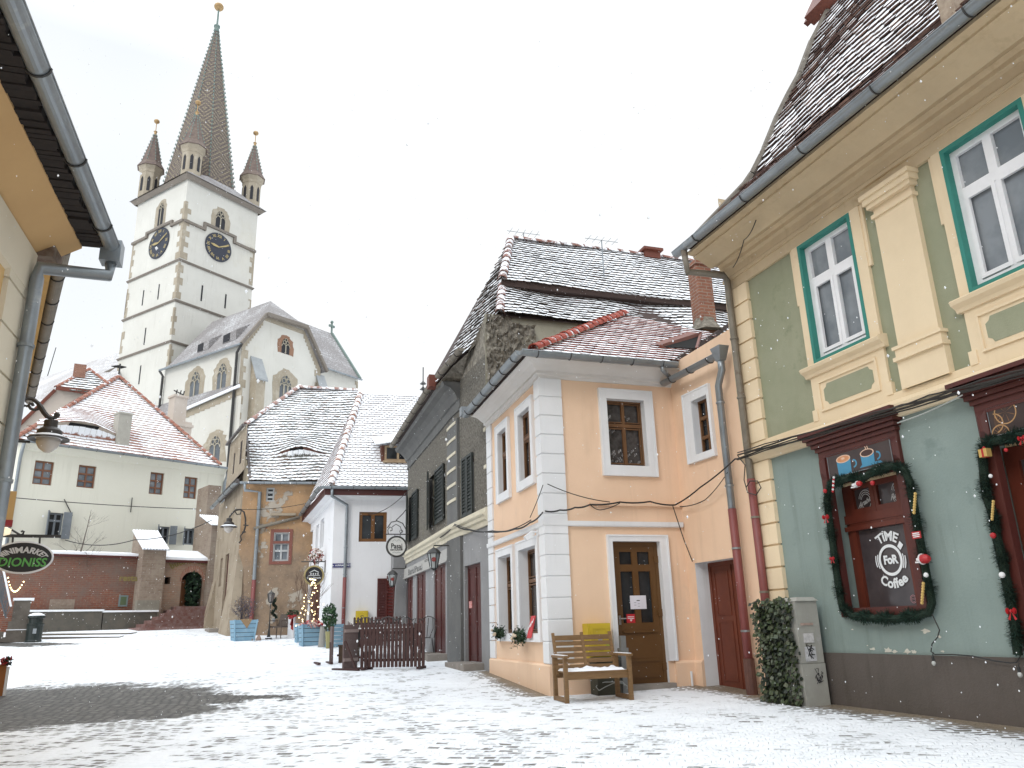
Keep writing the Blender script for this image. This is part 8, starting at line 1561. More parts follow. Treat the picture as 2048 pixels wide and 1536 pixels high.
# blue planters
m_blue = mat('weathered_blue_paint', (.17, .31, .42), .75, (.26, .39, .48), 5, .8, .3, 40, dirt=(.12, .24, .34), ds=4, dl=.6)
def planter(px, py, wpx, hpx, lab, slats=5, taper=.82, soil=True):
    p = gp3(px, py); d = math.hypot(p.x, p.y); w_ = wpx/FPX*d*1.0/2; h = hpx/FPX*d; t_ = thing('planter', p, lab, 'planter', 'blue wooden planters'); dd = V((p.y, -p.x, 0)).normalized(); dd = (dd+V((p.x, p.y, 0)).normalized()*.25).normalized(); nn = V((dd.y, -dd.x, 0)); nn = nn if nn.dot(-p) > 0 else -nn
    for i in range(slats):
        a0, a1 = w_*(taper+(1-taper)*i/slats), w_*(taper+(1-taper)*(i+1)/slats); z0, z1 = h*i/slats+.008, h*(i+1)/slats-.008; mb = MB()
        cc = p+nn*-w_*.9; mb.hexa([cc+dd*x*a0+nn*y*a0+Z*z0 for x, y in ((-1, -1), (1, -1), (1, 1), (-1, 1))], [cc+dd*x*a1+nn*y*a1+Z*z1 for x, y in ((-1, -1), (1, -1), (1, 1), (-1, 1))]); mb.build('board', m_blue, t_)
    cc = p+nn*-w_*.9; mb = MB(); k = w_*taper*.97; k2 = w_*.94; mb.hexa([cc+dd*x*k+nn*y*k for x, y in ((-1, -1), (1, -1), (1, 1), (-1, 1))], [cc+dd*x*k2+nn*y*k2+Z*(h-.03) for x, y in ((-1, -1), (1, -1), (1, 1), (-1, 1))]); mb.build('core', mat('planter_soil', (.04, .035, .03), .95), t_)
    mb = MB()
    for x in (-1, 1): mb.bar(cc+dd*x*w_*taper*1.02+nn*w_*taper*1.02, cc+dd*x*w_*1.02+nn*w_*1.02+Z*h, .05, .05)
    mb.build('corner_post', m_blue, t_); return t_, cc+Z*h, w_, h, dd, nn
t1, c1_, w1, h1, dd1, nn1 = planter(489, 1282, 40, 37, 'blue wooden planter with a burlap cloth and dry shrub at the orange house corner')
mb = MB(); kk = c1_+nn1*w1*1.03; mb.face([kk-dd1*w1*.55+Z*.02, kk+dd1*w1*.55+Z*.02, kk+dd1*.05-Z*h1*.42-nn1*.03]); mb.build('burlap_cloth', mat('burlap', (.30, .20, .11), .9), t1)
t2, c2_, w2, h2, *_ = planter(604, 1285, 22, 34, 'half hidden blue wooden planter behind the front one')
t3, c3_, w3, h3, dd3, nn3 = planter(622, 1292, 36, 39, 'front blue wooden planter holding the shrub of fairy lights')
t4 = thing('board_screen', gp3(668, 1294), 'leaning blue slatted board beside the grey cone planter', 'screen'); p = gp3(668, 1294); d = math.hypot(p.x, p.y); w_ = 17/FPX*d; h = 41/FPX*d; dd = V((p.y, -p.x, 0)).normalized(); nn = V((dd.y, -dd.x, 0)); nn = nn if nn.dot(-p) > 0 else -nn
for i in range(6): mb = MB(); z0, z1 = h*i/6+.006, h*(i+1)/6-.006; s0, s1 = w_*(1-.3*i/6), w_*(1-.3*(i+1)/6); mb.hexa([p-dd*s0+nn*(.1-.1*i/6)+Z*z0, p+dd*w_+nn*(.1-.1*i/6)+Z*z0, p+dd*w_-nn*.03+Z*z0, p-dd*s0-nn*.03+Z*z0], [p-dd*s1+nn*(.1-.1*(i+1)/6)+Z*z1, p+dd*w_+nn*(.1-.1*(i+1)/6)+Z*z1, p+dd*w_-nn*.03+Z*z1, p-dd*s1-nn*.03+Z*z1]); mb.build('board', m_blue, t4)
p = gp3(646, 1294); d = math.hypot(p.x, p.y); mb = MB(); mb.lathe(p, [(9.5/FPX*d, 0), (6.8/FPX*d, 36/FPX*d), (7.6/FPX*d, 37/FPX*d), (6.2/FPX*d, 36/FPX*d)], 14); single('cone_planter', mb, mat('grey_concrete', (.27, .26, .24), .85, (.2, .2, .18), 5), p, 'plain grey conical planter between the blue planter and blue board', 'planter')
p = gp3(657, 1297); d = math.hypot(p.x, p.y); t_ = thing('potted_bamboo', p, 'small bright green leafy plant in a yellowish pot against the white wall', 'plant'); mb = MB(); mb.lathe(p, [(.08, 0), (.12, .5), (.10, .5)], 10); mb.build('pot', mat('yellowish_pot', (.28, .26, .12), .8), t_)
rr = random.Random(4); mb = MB(); ht = 78/FPX*d
for i in range(7): mb.tube([p+Z*.45, p+V((rr.uniform(-.1, .1), rr.uniform(-.1, .1), ht*.75))], .008, 3)
mb.build('stem', mat('stem_brown', (.12, .09, .05), .8), t_); mb = MB(); leafblob(mb, p+Z*(ht*.72), (.24, .2, ht*.32), 420, .06, rr, mis=2); mb.build('leaves', [mat('leaf_green', (.045, .11, .04), .6), mat('leaf_green_dark', (.02, .06, .025), .6)], t_)
# shrub with lights
t_ = thing('lit_shrub', c3_-Z*.05+nn3*-.1, 'tall bare shrub hung with warm fairy lights before the dark red door', 'shrub'); base = c3_-Z*.05; ht = 88/FPX*math.hypot(base.x, base.y); mb = MB()
def branchy(mb, p, d_, L_, r_, dep, rr, spread=.5):
    q = p+d_*L_; mb.tube([p, p+d_*L_*.5+V((rr.gauss(0, .02), rr.gauss(0, .02), 0))*L_*2, q], [r_, r_*.8, r_*.6], 4, cap=False)
    if dep:
        for i in range(rr.choice((2, 3))): nd = (d_+V((rr.gauss(0, spread), rr.gauss(0, spread), rr.gauss(.12, spread*.5)))).normalized(); branchy(mb, p+d_*L_*rr.uniform(.45, 1), nd, L_*rr.uniform(.55, .8), r_*.6, dep-1, rr, spread)
for i in range(9): branchy(mb, base+V((rr.uniform(-.2, .2), rr.uniform(-.15, .15), 0)), V((rr.gauss(0, .13), rr.gauss(0, .13), 1)).normalized(), ht*rr.uniform(.35, .6), .014, 3, rr, .28)
mb.build('twigs', mat('bare_twig', (.12, .07, .05), .9, (.07, .045, .035), 9), t_)
for i in range(58):
    z_ = rr.random()**1.2; q = base+V((rr.gauss(0, 1)*.33*(1.1-z_), rr.gauss(0, 1)*.2*(1.1-z_), z_*ht)); mb = MB(); mb.ball(q+nn3*.1, .021, 6); mb.build('light_bulb', m_bulb, t_)
mb = MB(); leafblob(mb, base+nn3*.22+Z*.05, (.42, .2, .1), 160, .07, rr, mis=3); mb.build('ribbons', [mat('red_ribbon', (.4, .02, .03), .6), mat('cream_ribbon', (.6, .5, .42), .7), mat('pink_ribbon', (.5, .3, .3), .7)], t_)
# dry heather-like shrub in first planter
t_ = thing('dry_shrub', c1_-Z*.04, 'dry purple-grey shrub with blue twigs in the planter by the orange house', 'shrub'); mb = MB()
for i in range(16): branchy(mb, c1_-Z*.04+V((rr.uniform(-.2, .2), rr.uniform(-.1, .1), 0)), V((rr.gauss(-.1, .3), rr.gauss(0, .3), 1)).normalized(), .55*rr.uniform(.6, 1.1), .010, 2, rr, .5)
mb.build('twigs', mat('purple_grey_twig', (.10, .08, .09), .9), t_); mb = MB(); leafblob(mb, c1_+Z*.45, (.42, .3, .4), 420, .035, rr, mis=3, shell=.1); mb.build('dry_leaves', [mat('dry_purple', (.10, .07, .09), .9), mat('dry_blue', (.07, .09, .12), .9), mat('dry_brown', (.18, .11, .06), .9)], t_)
# post lantern
p = gp3(537, 1278); d = math.hypot(p.x, p.y); S_ = d/FPX; t_ = thing('post_lantern', p, 'black cast-iron post lantern standing before the orange house', 'lamp post'); mb = MB(); mb.lathe(p, [(6.5*S_, 0), (6.5*S_, 2*S_), (3.5*S_, 3*S_), (2.6*S_, 9*S_), (1.4*S_, 18*S_), (.9*S_, 30*S_), (.8*S_, 63*S_), (3.5*S_, 64*S_), (4.5*S_, 66*S_)], 10); mb.build('post', m_iron, t_); q = p+Z*66*S_
mb = MB()
for k in range(6): a = k*math.pi/3; mb.tube([q+V((4.2*S_*math.cos(a), 4.2*S_*math.sin(a), 0)), q+V((6.6*S_*math.cos(a), 6.6*S_*math.sin(a), 13*S_))], .012, 4)
mb.lathe(q+Z*13*S_, [(7.5*S_, 0), (7*S_, 1.5*S_), (3*S_, 4*S_), (1*S_, 5.5*S_), (.3*S_, 8*S_)], 6); mb.build('cage', m_iron, t_); mb = MB(); mb.lathe(q, [(3.9*S_, 0), (6.2*S_, 13*S_)], 6); mb.build('glass', mat('smoky_lantern_glass', (.22, .20, .19), .2), t_); mb = MB(); mb.lathe(p, [(6.8*S_, 2.1*S_), (3.6*S_, 3.2*S_), (2, 3) if False else (3.4*S_, 3.3*S_)], 10); mb.build('snow_cap', m_snow, t_)
# spiral topiary on the wall, rattan chair, white post with bow
c = OF.P(*OF.uz(549, 1238), .25); S_ = math.hypot(c.x, c.y)/FPX; t_ = thing('spiral_topiary', c, 'small dark spiral evergreen in a grey pot between the post lantern and rattan chair', 'plant'); mb = MB(); mb.lathe(c-Z*4*S_, [(2*S_, -1*S_), (3.4*S_, 5*S_), (3*S_, 5*S_)], 8); mb.tube([c-Z*5*S_, OF.P(OF.uz(549, 1238)[0], c.z-5*S_, 0)], .02, 4); mb.build('pot', mat('grey_pot', (.25, .26, .27), .7), t_); mb = MB()
for i in range(60): t2_ = i/60; a = t2_*4*math.pi; r_ = 4.2*S_*(1-t2_*.6); leafblob(mb, c+V((r_*math.cos(a), r_*math.sin(a), (2+34*t2_)*S_)), (.06, .06, .06), 9, .035, rr)
mb.build('foliage', m_fir2, t_)
p = gp3(557, 1277); f_, d_, n_ = lcl(p, OF.d*(1 if OF.d.x > 0 else -1)); d_ = (d_+n_*.5).normalized(); n_ = V((d_.y, -d_.x, 0)); f_ = lambda a, b, c: p+d_*a+n_*b+Z*c; m_rat = mat('dark_rattan', (.07, .05, .04), .8, (.14, .11, .09), 30, .7, .5, 80)
t_ = thing('rattan_chair', p, 'dark rattan armchair against the peeling wall of the orange house', 'chair'); mb = MB(); mb.box(f_(0, 0, .42), (.25, .24, .03), (d_, n_, Z)); mb.build('seat', m_rat, t_)
for a in (-.25, .25):
    for b in (-.23, .25): mb = MB(); mb.tube([f_(a, b, 0), f_(a, b, .64 if b > 0 else .66)], .018, 6); mb.build('leg', m_rat, t_)
    mb = MB(); mb.bar(f_(a, -.26, .65), f_(a, .28, .64), .05, .03); mb.build('armrest', m_rat, t_)
mb = MB(); mb.hexa([f_(-.24, -.24, .44), f_(.24, -.24, .44), f_(.24, -.28, .44), f_(-.24, -.28, .44)], [f_(-.21, -.38, .88), f_(.21, -.38, .88), f_(.21, -.41, .88), f_(-.21, -.41, .88)]); mb.build('backrest', m_rat, t_)
p = gp3(582, 1276); S_ = math.hypot(p.x, p.y)/FPX; t_ = thing('display_post', p, 'white square post with a red bow and fir twigs on top', 'post'); mb = MB(); mb.box(p+Z*20*S_, (5.6*S_, 5*S_, 20*S_)); mb.build('post', m_white, t_); mb = MB(); fr = p-V((p.x, p.y, 0)).normalized()*5.6*S_
for a, b in ((-.12, -.05), (-.02, -.3), (.02, -.45)): mb.face([fr+Z*38*S_, fr+Z*38*S_+V((a-.05, 0, b)), fr+Z*38*S_+V((a+.05, 0, b-.06)), fr+Z*38*S_+V((.05, 0, 0))])
mb.ball(fr+Z*37*S_, .07, 8); mb.ball(fr+Z*39*S_-V((.1, 0, 0)), .08, 8, sq=.6); mb.ball(fr+Z*39*S_+V((.1, 0, 0)), .08, 8, sq=.6); mb.build('red_bow', mat('red_bow', (.3, .02, .02), .6), t_); mb = MB(); leafblob(mb, p+Z*44*S_, (.25, .2, .12), 120, .06, rr, mis=2); mb.build('twigs', [m_fir, mat('bare_twig', (.1, .07, .05))], t_)
for i, px in enumerate((505, 517)): p = gp3(px, 1281); mb = MB(); mb.ball(p+Z*.07, .09, 8, sq=.8); mb.lathe(p, [(.09, 0), (.1, .05), (.03, .2)], 8); single('clay_pot', mb, mat('dusty_clay', (.28, .2, .16), .9), p, ('rounder clay pot right beside the planter with burlap cloth' if i == 0 else 'clay pot midway between the burlap planter and the post lantern'), 'pot', 'small clay pots by the wall', smooth=True)
# litter bin, stone pillar and stairs at the left
p = gp3(66, 1284); S_ = math.hypot(p.x, p.y)/FPX; m_bin = mat('black_green_bin', (.012, .02, .018), .35, (.02, .03, .028), 6); t_ = thing('litter_bin', p, 'round black-green litter bin with a snowy domed lid', 'bin'); mb = MB(); mb.lathe(p, [(12.5*S_, 0), (12.5*S_, 2*S_), (11.8*S_, 3*S_), (12.3*S_, 26*S_), (13*S_, 27*S_), (13*S_, 29*S_), (10.5*S_, 30*S_), (10.5*S_, 37*S_), (13.2*S_, 37.5*S_), (13.2*S_, 41*S_), (11*S_, 43*S_)], 18); mb.build('body', m_bin, t_); mb = MB(); mb.lathe(p, [(13*S_, 41.2*S_), (11*S_, 43.5*S_), (5*S_, 45.8*S_), (.1, 46*S_)], 18); mb.build('snow_cap', m_snow, t_, smooth=True); fr = p-V((p.x, p.y, 0)).normalized()*12.4*S_; mb = MB(); dd = V((p.y, -p.x, 0)).normalized(); mb.box(fr+Z*17*S_, (2.6*S_, .01, 4*S_), (dd, V((p.x, p.y, 0)).normalized(), Z)); mb.build('emblem_plate', mat('pale_emblem', (.35, .38, .4), .6, (.15, .17, .2), 30), t_)
m_dst = mat('dark_pillar_stone', (.10, .085, .07), .9, (.16, .14, .12), 4, .8, .7, 15)
p = gp3(32, 1284); d0_ = math.hypot(p.x, p.y); S_ = d0_/FPX; t_ = thing('stair_pillar', p, 'dark stone pillar at the foot of the stairs by the litter bin', 'pillar'); mb = MB(); ax = (V((p.y, -p.x, 0)).normalized(), V((p.x, p.y, 0)).normalized(), Z); mb.box(p+Z*9*S_, (16*S_, 12*S_, 9.5*S_), ax); mb.box(p+Z*25*S_+ax[0]*-1*S_, (14*S_, 10*S_, 7*S_), ax); mb.box(p+Z*48*S_+ax[0]*1*S_, (12*S_, 9*S_, 17*S_), ax); mb.build('masonry', m_dst, t_); mb = MB(); mb.box(p+Z*67*S_+ax[0]*2*S_, (15*S_, 11*S_, 2*S_), ax); mb.box(p+Z*19*S_, (16.3*S_, 12.3*S_, .6*S_), ax); mb.build('snow_cap', m_snow, t_)
mb = MB()
for i in range(7): mb.box(p-ax[0]*(26+i*9)*S_+Z*(4+i*4)*S_+ax[1]*4*S_, (16*S_, 14*S_, (4+i*4)*S_), ax)
single('steps', mb, m_dst, p-ax[0]*30*S_, 'dark stone steps rising out of the frame at the left edge', 'steps')
t_ = thing('stair_railing', at_dist(8, 1235, d0_-.3), 'iron lattice stair railing with a snowy white handrail at the left edge', 'railing'); A3 = lambda x, y: at_dist(x, y, d0_-.3); mb = MB(); mb.tube([A3(-22, 1070), A3(8, 1145), A3(22, 1213)], .04, 6); mb.build('handrail', m_snow, t_); mb = MB(); mb.tube([A3(-10, 1160), A3(12, 1236)], .03, 5)
for i in range(9): a = i/8; mb.tube([A3(8+14*a, 1145+68*a), A3(-4+14*a, 1178+58*a)], .014, 4); mb.tube([A3(2+14*a, 1140+68*a), A3(0+10*a, 1190+48*a)], .014, 4)
for i in range(5): a = i/5; mb.tube([A3(6+14*a, 1150+68*a), A3(4+10*a, 1190+40*a), A3(-8+10*a, 1165+60*a)], .012, 4)
mb.build('lattice', mat('grey_iron', (.10, .11, .12), .6), t_)
# two low steps across the raised corner of the square
for i, (xa, xb, y) in enumerate(((70, 262, 1270), (70, 238, 1277))):
    a, b = gp3(xa, y+2), gp3(xb, y-1.5); z_ = max(a.z, b.z); mb = MB(); d_ = (b-a); d_.z = 0; L_ = d_.length; d_.normalize(); n_ = V((d_.y, -d_.x, 0)); n_ = n_ if n_.dot(-a) > 0 else -n_; a.z = z_-.05+.0; b.z = z_-.05
    mb.hexa([a-n_*1.2-Z*.15, b-n_*1.2-Z*.15, b-Z*.15, a-Z*.15], [a-n_*1.2+Z*.135, b-n_*1.2+Z*.10, b+Z*.06, a+Z*.135]); o_ = single('low_step', mb, m_dst, (a+b)/2, ('upper' if i == 0 else 'lower')+' of two long low dark kerb steps right of the litter bin', 'step', 'long low kerb steps'); o_.location = o_.location
    mb = MB(); mb.hexa([a-n_*1.2+Z*.136, b-n_*1.2+Z*.101, b-n_*.02+Z*.061, a-n_*.02+Z*.136], [a-n_*1.2+Z*.16, b-n_*1.2+Z*.13, b-n_*.02+Z*.09, a-n_*.02+Z*.16]); s2 = mb.build('snow_cap', m_snow, None); s2.data.transform(Matrix.Translation(-o_.location)); s2.parent = o_
# bare tree with its kerb ring, small ball tree
p = gp3(128, 1259); S_ = math.hypot(p.x, p.y)/FPX; rr = random.Random(17); t_ = thing('bare_tree', p, 'slender leafless young tree before the brick wall, in a round kerb', 'tree'); mb = MB(); m_bark = mat('grey_bark', (.10, .08, .065), .95, (.16, .13, .11), 12, .8, .5)
tr = [p+V((x*S_, 0, z*S_)) for x, z in ((0, 0), (2, 30), (4, 60), (7, 95), (9, 115), (13, 140), (17, 170), (20, 200))]; mb.tube(tr, [.07, .06, .055, .05, .04, .03, .018, .006], 7); mb.build('trunk', m_bark, t_); mb = MB()
for i in range(26): k = rr.uniform(.3, .97); q = tr[min(6, int(k*7))]; L_ = (1.5-.9*k)*rr.uniform(.6, 1.1); branchy(mb, q, V((rr.choice((-1, 1))*rr.uniform(.4, 1), rr.gauss(0, .5), rr.uniform(.3, .9))).normalized(), L_*.8, .018*(1.2-k), 3, rr, .4)
mb.build('branches', m_bark, t_); mb = MB(); mb.tube([p+V((1.15*math.cos(2*math.pi*i/24), 1.15*math.sin(2*math.pi*i/24), .03)) for i in range(25)], .06, 6, cap=False); mb.build('kerb_ring', m_dst, t_)
p = gp3(103, 1256); t_ = thing('ball_tree', p, 'small round evergreen on a thin stem before the brick wall', 'tree'); mb = MB(); mb.tube([p, p+Z*.75], .03, 5); mb.build('trunk', m_bark, t_); mb = MB(); q = BF.P(*BF.uz(103, 1213), .9); q = V((p.x, p.y, at_dist(103, 1213, math.hypot(p.x, p.y)).z)); leafblob(mb, q, (.52, .5, .42), 900, .07, rr, mis=2); mb.build('crown', [m_fir, m_fir2], t_)
mb = MB(); a, b = BF.P(*BF.uz(14, 1155), .3), BF.P(*BF.uz(45, 1163), .3); fl_ = thing('light_string', b-Z*.3, 'sagging string of warm fairy lights on the brick wall near the left edge', 'fairy lights'); cable(mb, [a, b], .012, .5, 12); mb.build('cord', m_cable, fl_)
for i in range(13): k = i/12; q = a+(b-a)*k-Z*(.5*4*k*(1-k)+.03); mb = MB(); mb.ball(q, .035, 6); mb.build('light_bulb', m_bulb, fl_)
# fir and lights around the arched doorway
mb = MB(); leafblob(mb, fG.P(mm+ (DG[1]-DG[0])*.12, (DG[2]+DG[3])/2, -.2), (.35, .35, 1.2), 500, .12, rr, mis=2); single('entrance_fir', mb, [m_fir, m_fir2], fG.P(mm, DG[2], -.2), 'dark fir greenery standing inside the arched doorway', 'plant')
# cut-off notice board at the lower left edge
p = gp3(2, 1392); S_ = math.hypot(p.x, p.y)/FPX; t_ = thing('notice_board', p, 'orange-brown board with a pale edge and red flowers, cut by the left frame edge', 'board'); ax = (V((p.y, -p.x, 0)).normalized(), V((p.x, p.y, 0)).normalized(), Z); mb = MB(); mb.box(p+Z*24*S_-ax[0]*12*S_, (14*S_, 1.5*S_, 24*S_), ax); mb.build('panel', mat('orange_brown_panel', (.33, .12, .03), .6), t_); mb = MB(); mb.box(p+Z*22*S_+ax[0]*4*S_, (2.2*S_, 2*S_, 22*S_), ax); mb.build('pale_edge', m_white, t_); mb = MB(); leafblob(mb, p+Z*52*S_, (.1, .1, .08), 60, .05, rr, mis=2); mb.build('flowers', [mat('red_bow', (.3, .02, .02)), m_fir2], t_)

# ---------------------------------------------------------------- garlands and ornaments on the cafe
def garland(path, lab, seed, rad=.075, n=2600, loop=True):
    rad *= 1.0; n = int(n*2.4)
    rr = random.Random(seed); pts = [Y.P(*Y.uz(x, y, .1), .1) for x, y in path]; seg = list(zip(pts, pts[1:])); tot = sum((b-a).length for a, b in seg); t_ = thing('garland', pts[0]-Z*.2, lab, 'garland', 'fir garlands on the cafe front'); mb = MB()
    for a, b in seg:
        L_ = (b-a).length; d = (b-a).normalized()
        for i in range(int(n*L_/tot)):
            k = rr.random(); c = a+(b-a)*k+V((0, 0, .012*math.sin(k*L_*14))); an = rr.uniform(0, 2*math.pi); x = d.cross(Y.n).normalized(); o_ = (x*math.cos(an)+Y.n*math.sin(an)); e = (o_+d*rr.uniform(-.5, .5)+V((0, 0, -.15))).normalized(); l = rad*rr.uniform(.7, 1.3)*(.95+.3*math.sin((a+(b-a)*k).dot(Y.d+Z)*17)); s = e.cross(d+V((rr.gauss(0, .3), rr.gauss(0, .3), 0))).normalized()*.0045
            mb.face([c-s, c+s, c+e*l+s*.4, c+e*l-s*.4], 0 if rr.random() < .6 else 1)
    mb.build('fir_needles', [mat('garland_green', (.006, .022, .012), .7), mat('garland_green_pale', (.014, .05, .034), .7)], t_)
    mb = MB(); mb.tube(pts, rad*.6, 6, cap=False); mb.build('garland_core', m_fir2, t_); return t_
g1 = garland([(1661, 968), (1680, 962), (1700, 955), (1722, 958), (1740, 948), (1762, 938), (1785, 932), (1808, 938), (1820, 965), (1828, 1010), (1837, 1060), (1846, 1110), (1855, 1160), (1864, 1205), (1858, 1226), (1830, 1233), (1790, 1238), (1745, 1236), (1705, 1232), (1684, 1215), (1676, 1170), (1668, 1110), (1660, 1050), (1653, 1000), (1661, 968)], 'bushy dark fir garland running round the cafe window with the coffee lettering', 31, n=5200)
g2 = garland([(2110, 850), (2075, 862), (2040, 872), (2005, 880), (1975, 884), (1964, 905), (1968, 950), (1972, 990), (1986, 1030), (1992, 1070), (2002, 1110), (2010, 1150), (2018, 1190), (2026, 1230), (2032, 1270), (2036, 1310)], 'bushy dark fir garland hanging down beside the cafe door at the right edge', 32, n=3600)
m_red = mat('ornament_red', (.42, .015, .02), .35); m_ow = mat('ornament_white', (.75, .75, .75), .5); m_gd = mat('ornament_gold', (.62, .42, .14), .35, metal=.3)
def OY(x, y, o=.2): return Y.P(*Y.uz(x, y, o), o)
def orn(kind, x, y, lab, s=1):
    c = OY(x, y); mb = MB(); right = -Y.d if Y.d.x < 0 else Y.d
    if kind == 'bauble': mb.ball(c, .026*s, 8); m = [m_red, m_ow][lab.startswith('white') or lab.startswith('clear')]; ms = [m]
    elif kind == 'stick':
        for i in range(8): mb.ball(c+right*(.008*i-.03)*s+Z*(.025*i-.08)*s, .017*s, 6, i % 2 if 'cane' in lab else 0)
        ms = [m_red, m_ow] if 'cane' in lab else [m_gd, m_red]
    elif kind == 'bow':
        for sg in (-1, 1): mb.lathe(c+right*sg*.03*s, [(.004, -.01), (.026*s, 0), (.004, .01)], 8, 0, (Z, Y.n, right*sg))
        mb.ball(c, .014*s, 6); mb.face([c, c+right*.02*s-Z*.07*s, c+right*.04*s-Z*.06*s]); mb.face([c, c-right*.02*s-Z*.07*s, c-right*.04*s-Z*.06*s]); ms = [m_red]
    elif kind == 'gift': mb.box(c, (.04*s, .03*s, .036*s), (right, Y.n, Z)); mb.box(c, (.009*s, .032*s, .038*s), (right, Y.n, Z), 1); mb.ball(c+Z*.045*s, .014*s, 6, 1); ms = [m_gd, m_red]
    elif kind == 'lantern': mb.lathe(c+right*.03, [(.002, -.05*s), (.055*s, -.045*s), (.055*s, .02*s), (.03*s, .06*s)], 12, 0, (Z, Y.n, right)); mb.lathe(c+right*.03, [(.052*s, -.06*s), (.066*s, -.05*s), (.066*s, -.038*s), (.052*s, -.036*s)], 14, 1, (Z, Y.n, right)); mb.box(c-right*.05, (.03, .02, .014), (right, Y.n, Z), 1); mb.box(c-right*.06-Z*.03, (.04, .02, .008), (right, Y.n, Z), 1); ms = [m_red, m_ow]
    else: mb.box(c, (.062*s, .004, .04*s), (right, Y.n, Z)); mb.box(c-Y.n*-.006, (.05*s, .003, .006*s), (right, Y.n, Z), 1); mb.box(c-Y.n*-.006+Z*.02*s, (.045*s, .003, .006*s), (right, Y.n, Z), 1); mb.box(c-Y.n*-.006-Z*.02*s, (.045*s, .003, .005*s), (right, Y.n, Z), 1); ms = [m_red, m_ow]
    single('ornament', mb, ms, c-Z*.05, lab, 'ornament', 'ornaments on the cafe garlands')
for a in (('stick', 1667, 970, 'red and white cane ornament at the top left of the window garland'), ('lantern', 1715, 968, 'small red and white horn ornament above the left upper pane', .6), ('bauble', 1745, 966, 'red bauble above the window mullion', 1.2), ('bauble', 1650, 982, 'red bauble at the top left corner of the window garland', 1.1),
          ('bow', 1651, 1034, 'red bow on the left side of the window garland', 1.2), ('bow', 1664, 1117, 'smaller red bow lower on the left side of the window garland', .9), ('stick', 1830, 1008, 'upper gold twisted stick on the right side of the window garland', 1.2), ('card', 1833, 1070, 'small red and white card on the right side of the window garland'), ('lantern', 1846, 1118, 'large red and white horn ornament at the right side of the window garland', .95),
          ('bauble', 1852, 1150, 'clear bauble below the large horn ornament', 1.1), ('stick', 1846, 1188, 'lower gold twisted stick near the bottom right of the window', 1.2), ('gift', 1970, 906, 'gold gift box ornament with red ribbon at the top of the door garland', 1.2), ('bauble', 2012, 900, 'small red bauble under the top of the door garland', .8), ('bow', 2043, 876, 'red bow at the top right of the door garland'), ('bauble', 1981, 952, 'white bauble on the upper part of the door garland', .8),
          ('stick', 1986, 1022, 'gold twisted stick on the door garland'), ('bauble', 1986, 1071, 'red bauble halfway down the door garland', 1.2), ('bauble', 2004, 1150, 'clear bauble on the lower half of the door garland', 1.2), ('bow', 2022, 1222, 'red bow near the bottom of the door garland', 1.3)): orn(*a)
# bulb cable along the plinth
def OZ(x, y, o=.09): return Y.P(*Y.uz(x, y, o), o)
mb = MB(); pts = [OZ(*q) for q in ((1864, 1228), (1872, 1245), (1879, 1260), (1875, 1275), (1864, 1288), (1862, 1303), (1870, 1309), (1905, 1309), (1945, 1312), (1990, 1322), (2020, 1326), (2033, 1325), (2042, 1310), (2050, 1290))]; mb.tube(pts, .007, 5); fs = thing('festoon_cable', OZ(1866, 1340), 'black festoon cable with clear bulbs running along the top of the cafe plinth', 'cable'); mb.build('cord', m_cable, fs)
for x, y in ((1866, 1318), (2038, 1340)):
    c = OZ(x, y, .12); mb = MB(); mb.tube([OZ(x, y-14), c+Z*.02], .006, 4); mb.lathe(c, [(.012, .03), (.016, .02), (.016, -.02), (.01, -.025)], 8); h_ = mb.build('socket', m_cable, fs); mb = MB(); mb.ball(c-Z*.045, .024, 8, sq=1.2); mb.build('bulb', mat('clear_bulb', (.45, .46, .44), .1), h_)
# paint chips on the cafe wall
rr = random.Random(44)
for x, y, s in ((1745, 1298, .05), (1775, 1300, .07), (1790, 1303, .05), (1815, 1303, .06), (1828, 1304, .05), (1852, 1263, .07), (1879, 1273, .035), (1885, 1303, .03), (1705, 1259, .02), (1735, 1291, .015)):
    c = Y.uz(x, y); n = 13; mb = MB(); mb.face([Y.P(c[0]+s*rr.uniform(.4, 1.3)*math.cos(2*math.pi*i/n), c[1]+s*.5*rr.uniform(.3, 1.2)*math.sin(2*math.pi*i/n), .0025) for i in range(n)]); mb.build('paint_loss', mat('bare_lime', (.6, .58, .5), .9, (.45, .43, .38), 20), yel)
# ---------------------------------------------------------------- overhead cables
def pxw(f, x, y, o=.12): return f.P(*f.uz(x, y, o), o)
mb = MB()
cable(mb, [pxw(GL, 880, 1075), pxw(GR, 909, 1050, .15), pxw(GR, 940, 1060), pxw(PL, 985, 1062), pxw(PL, 1030, 1058), pxw(PL, 1060, 1045), pxw(PL, 1085, 1025, .12)], .016, .03, 5)
cable(mb, [pxw(PR, 1090, 1022, .15), pxw(PR, 1120, 1020), pxw(PR, 1150, 1015), pxw(PR, 1180, 1009), pxw(PR, 1240, 1004), pxw(PR, 1300, 1003), pxw(PR, 1350, 1010), pxw(WG, 1400, 975, .25), pxw(WG, 1470, 918, .3), pxw(Y, 1500, 908)], .014, .02, 5)
cable(mb, [pxw(GR, 909, 1048, .15), pxw(PL, 990, 1065), pxw(PL, 1062, 1040)], .01, .05, 8); cable(mb, [pxw(PL, 1060, 1035), pxw(PL, 1086, 970, .12)], .008, .02, 6)
cable(mb, [pxw(PR, 1095, 968), pxw(PR, 1220, 1004)], .008, .05, 8); cable(mb, [pxw(PR, 1180, 1009), pxw(PR, 1200, 1020), pxw(PR, 1240, 1006)], .008, .02, 6); cable(mb, [pxw(PR, 1345, 1010), pxw(WG, 1368, 1080), pxw(WG, 1385, 1123)], .009, .0, 3); cable(mb, [pxw(WG, 1360, 1013), pxw(WG, 1410, 1000), pxw(WG, 1455, 945, .2)], .009, .03, 6)
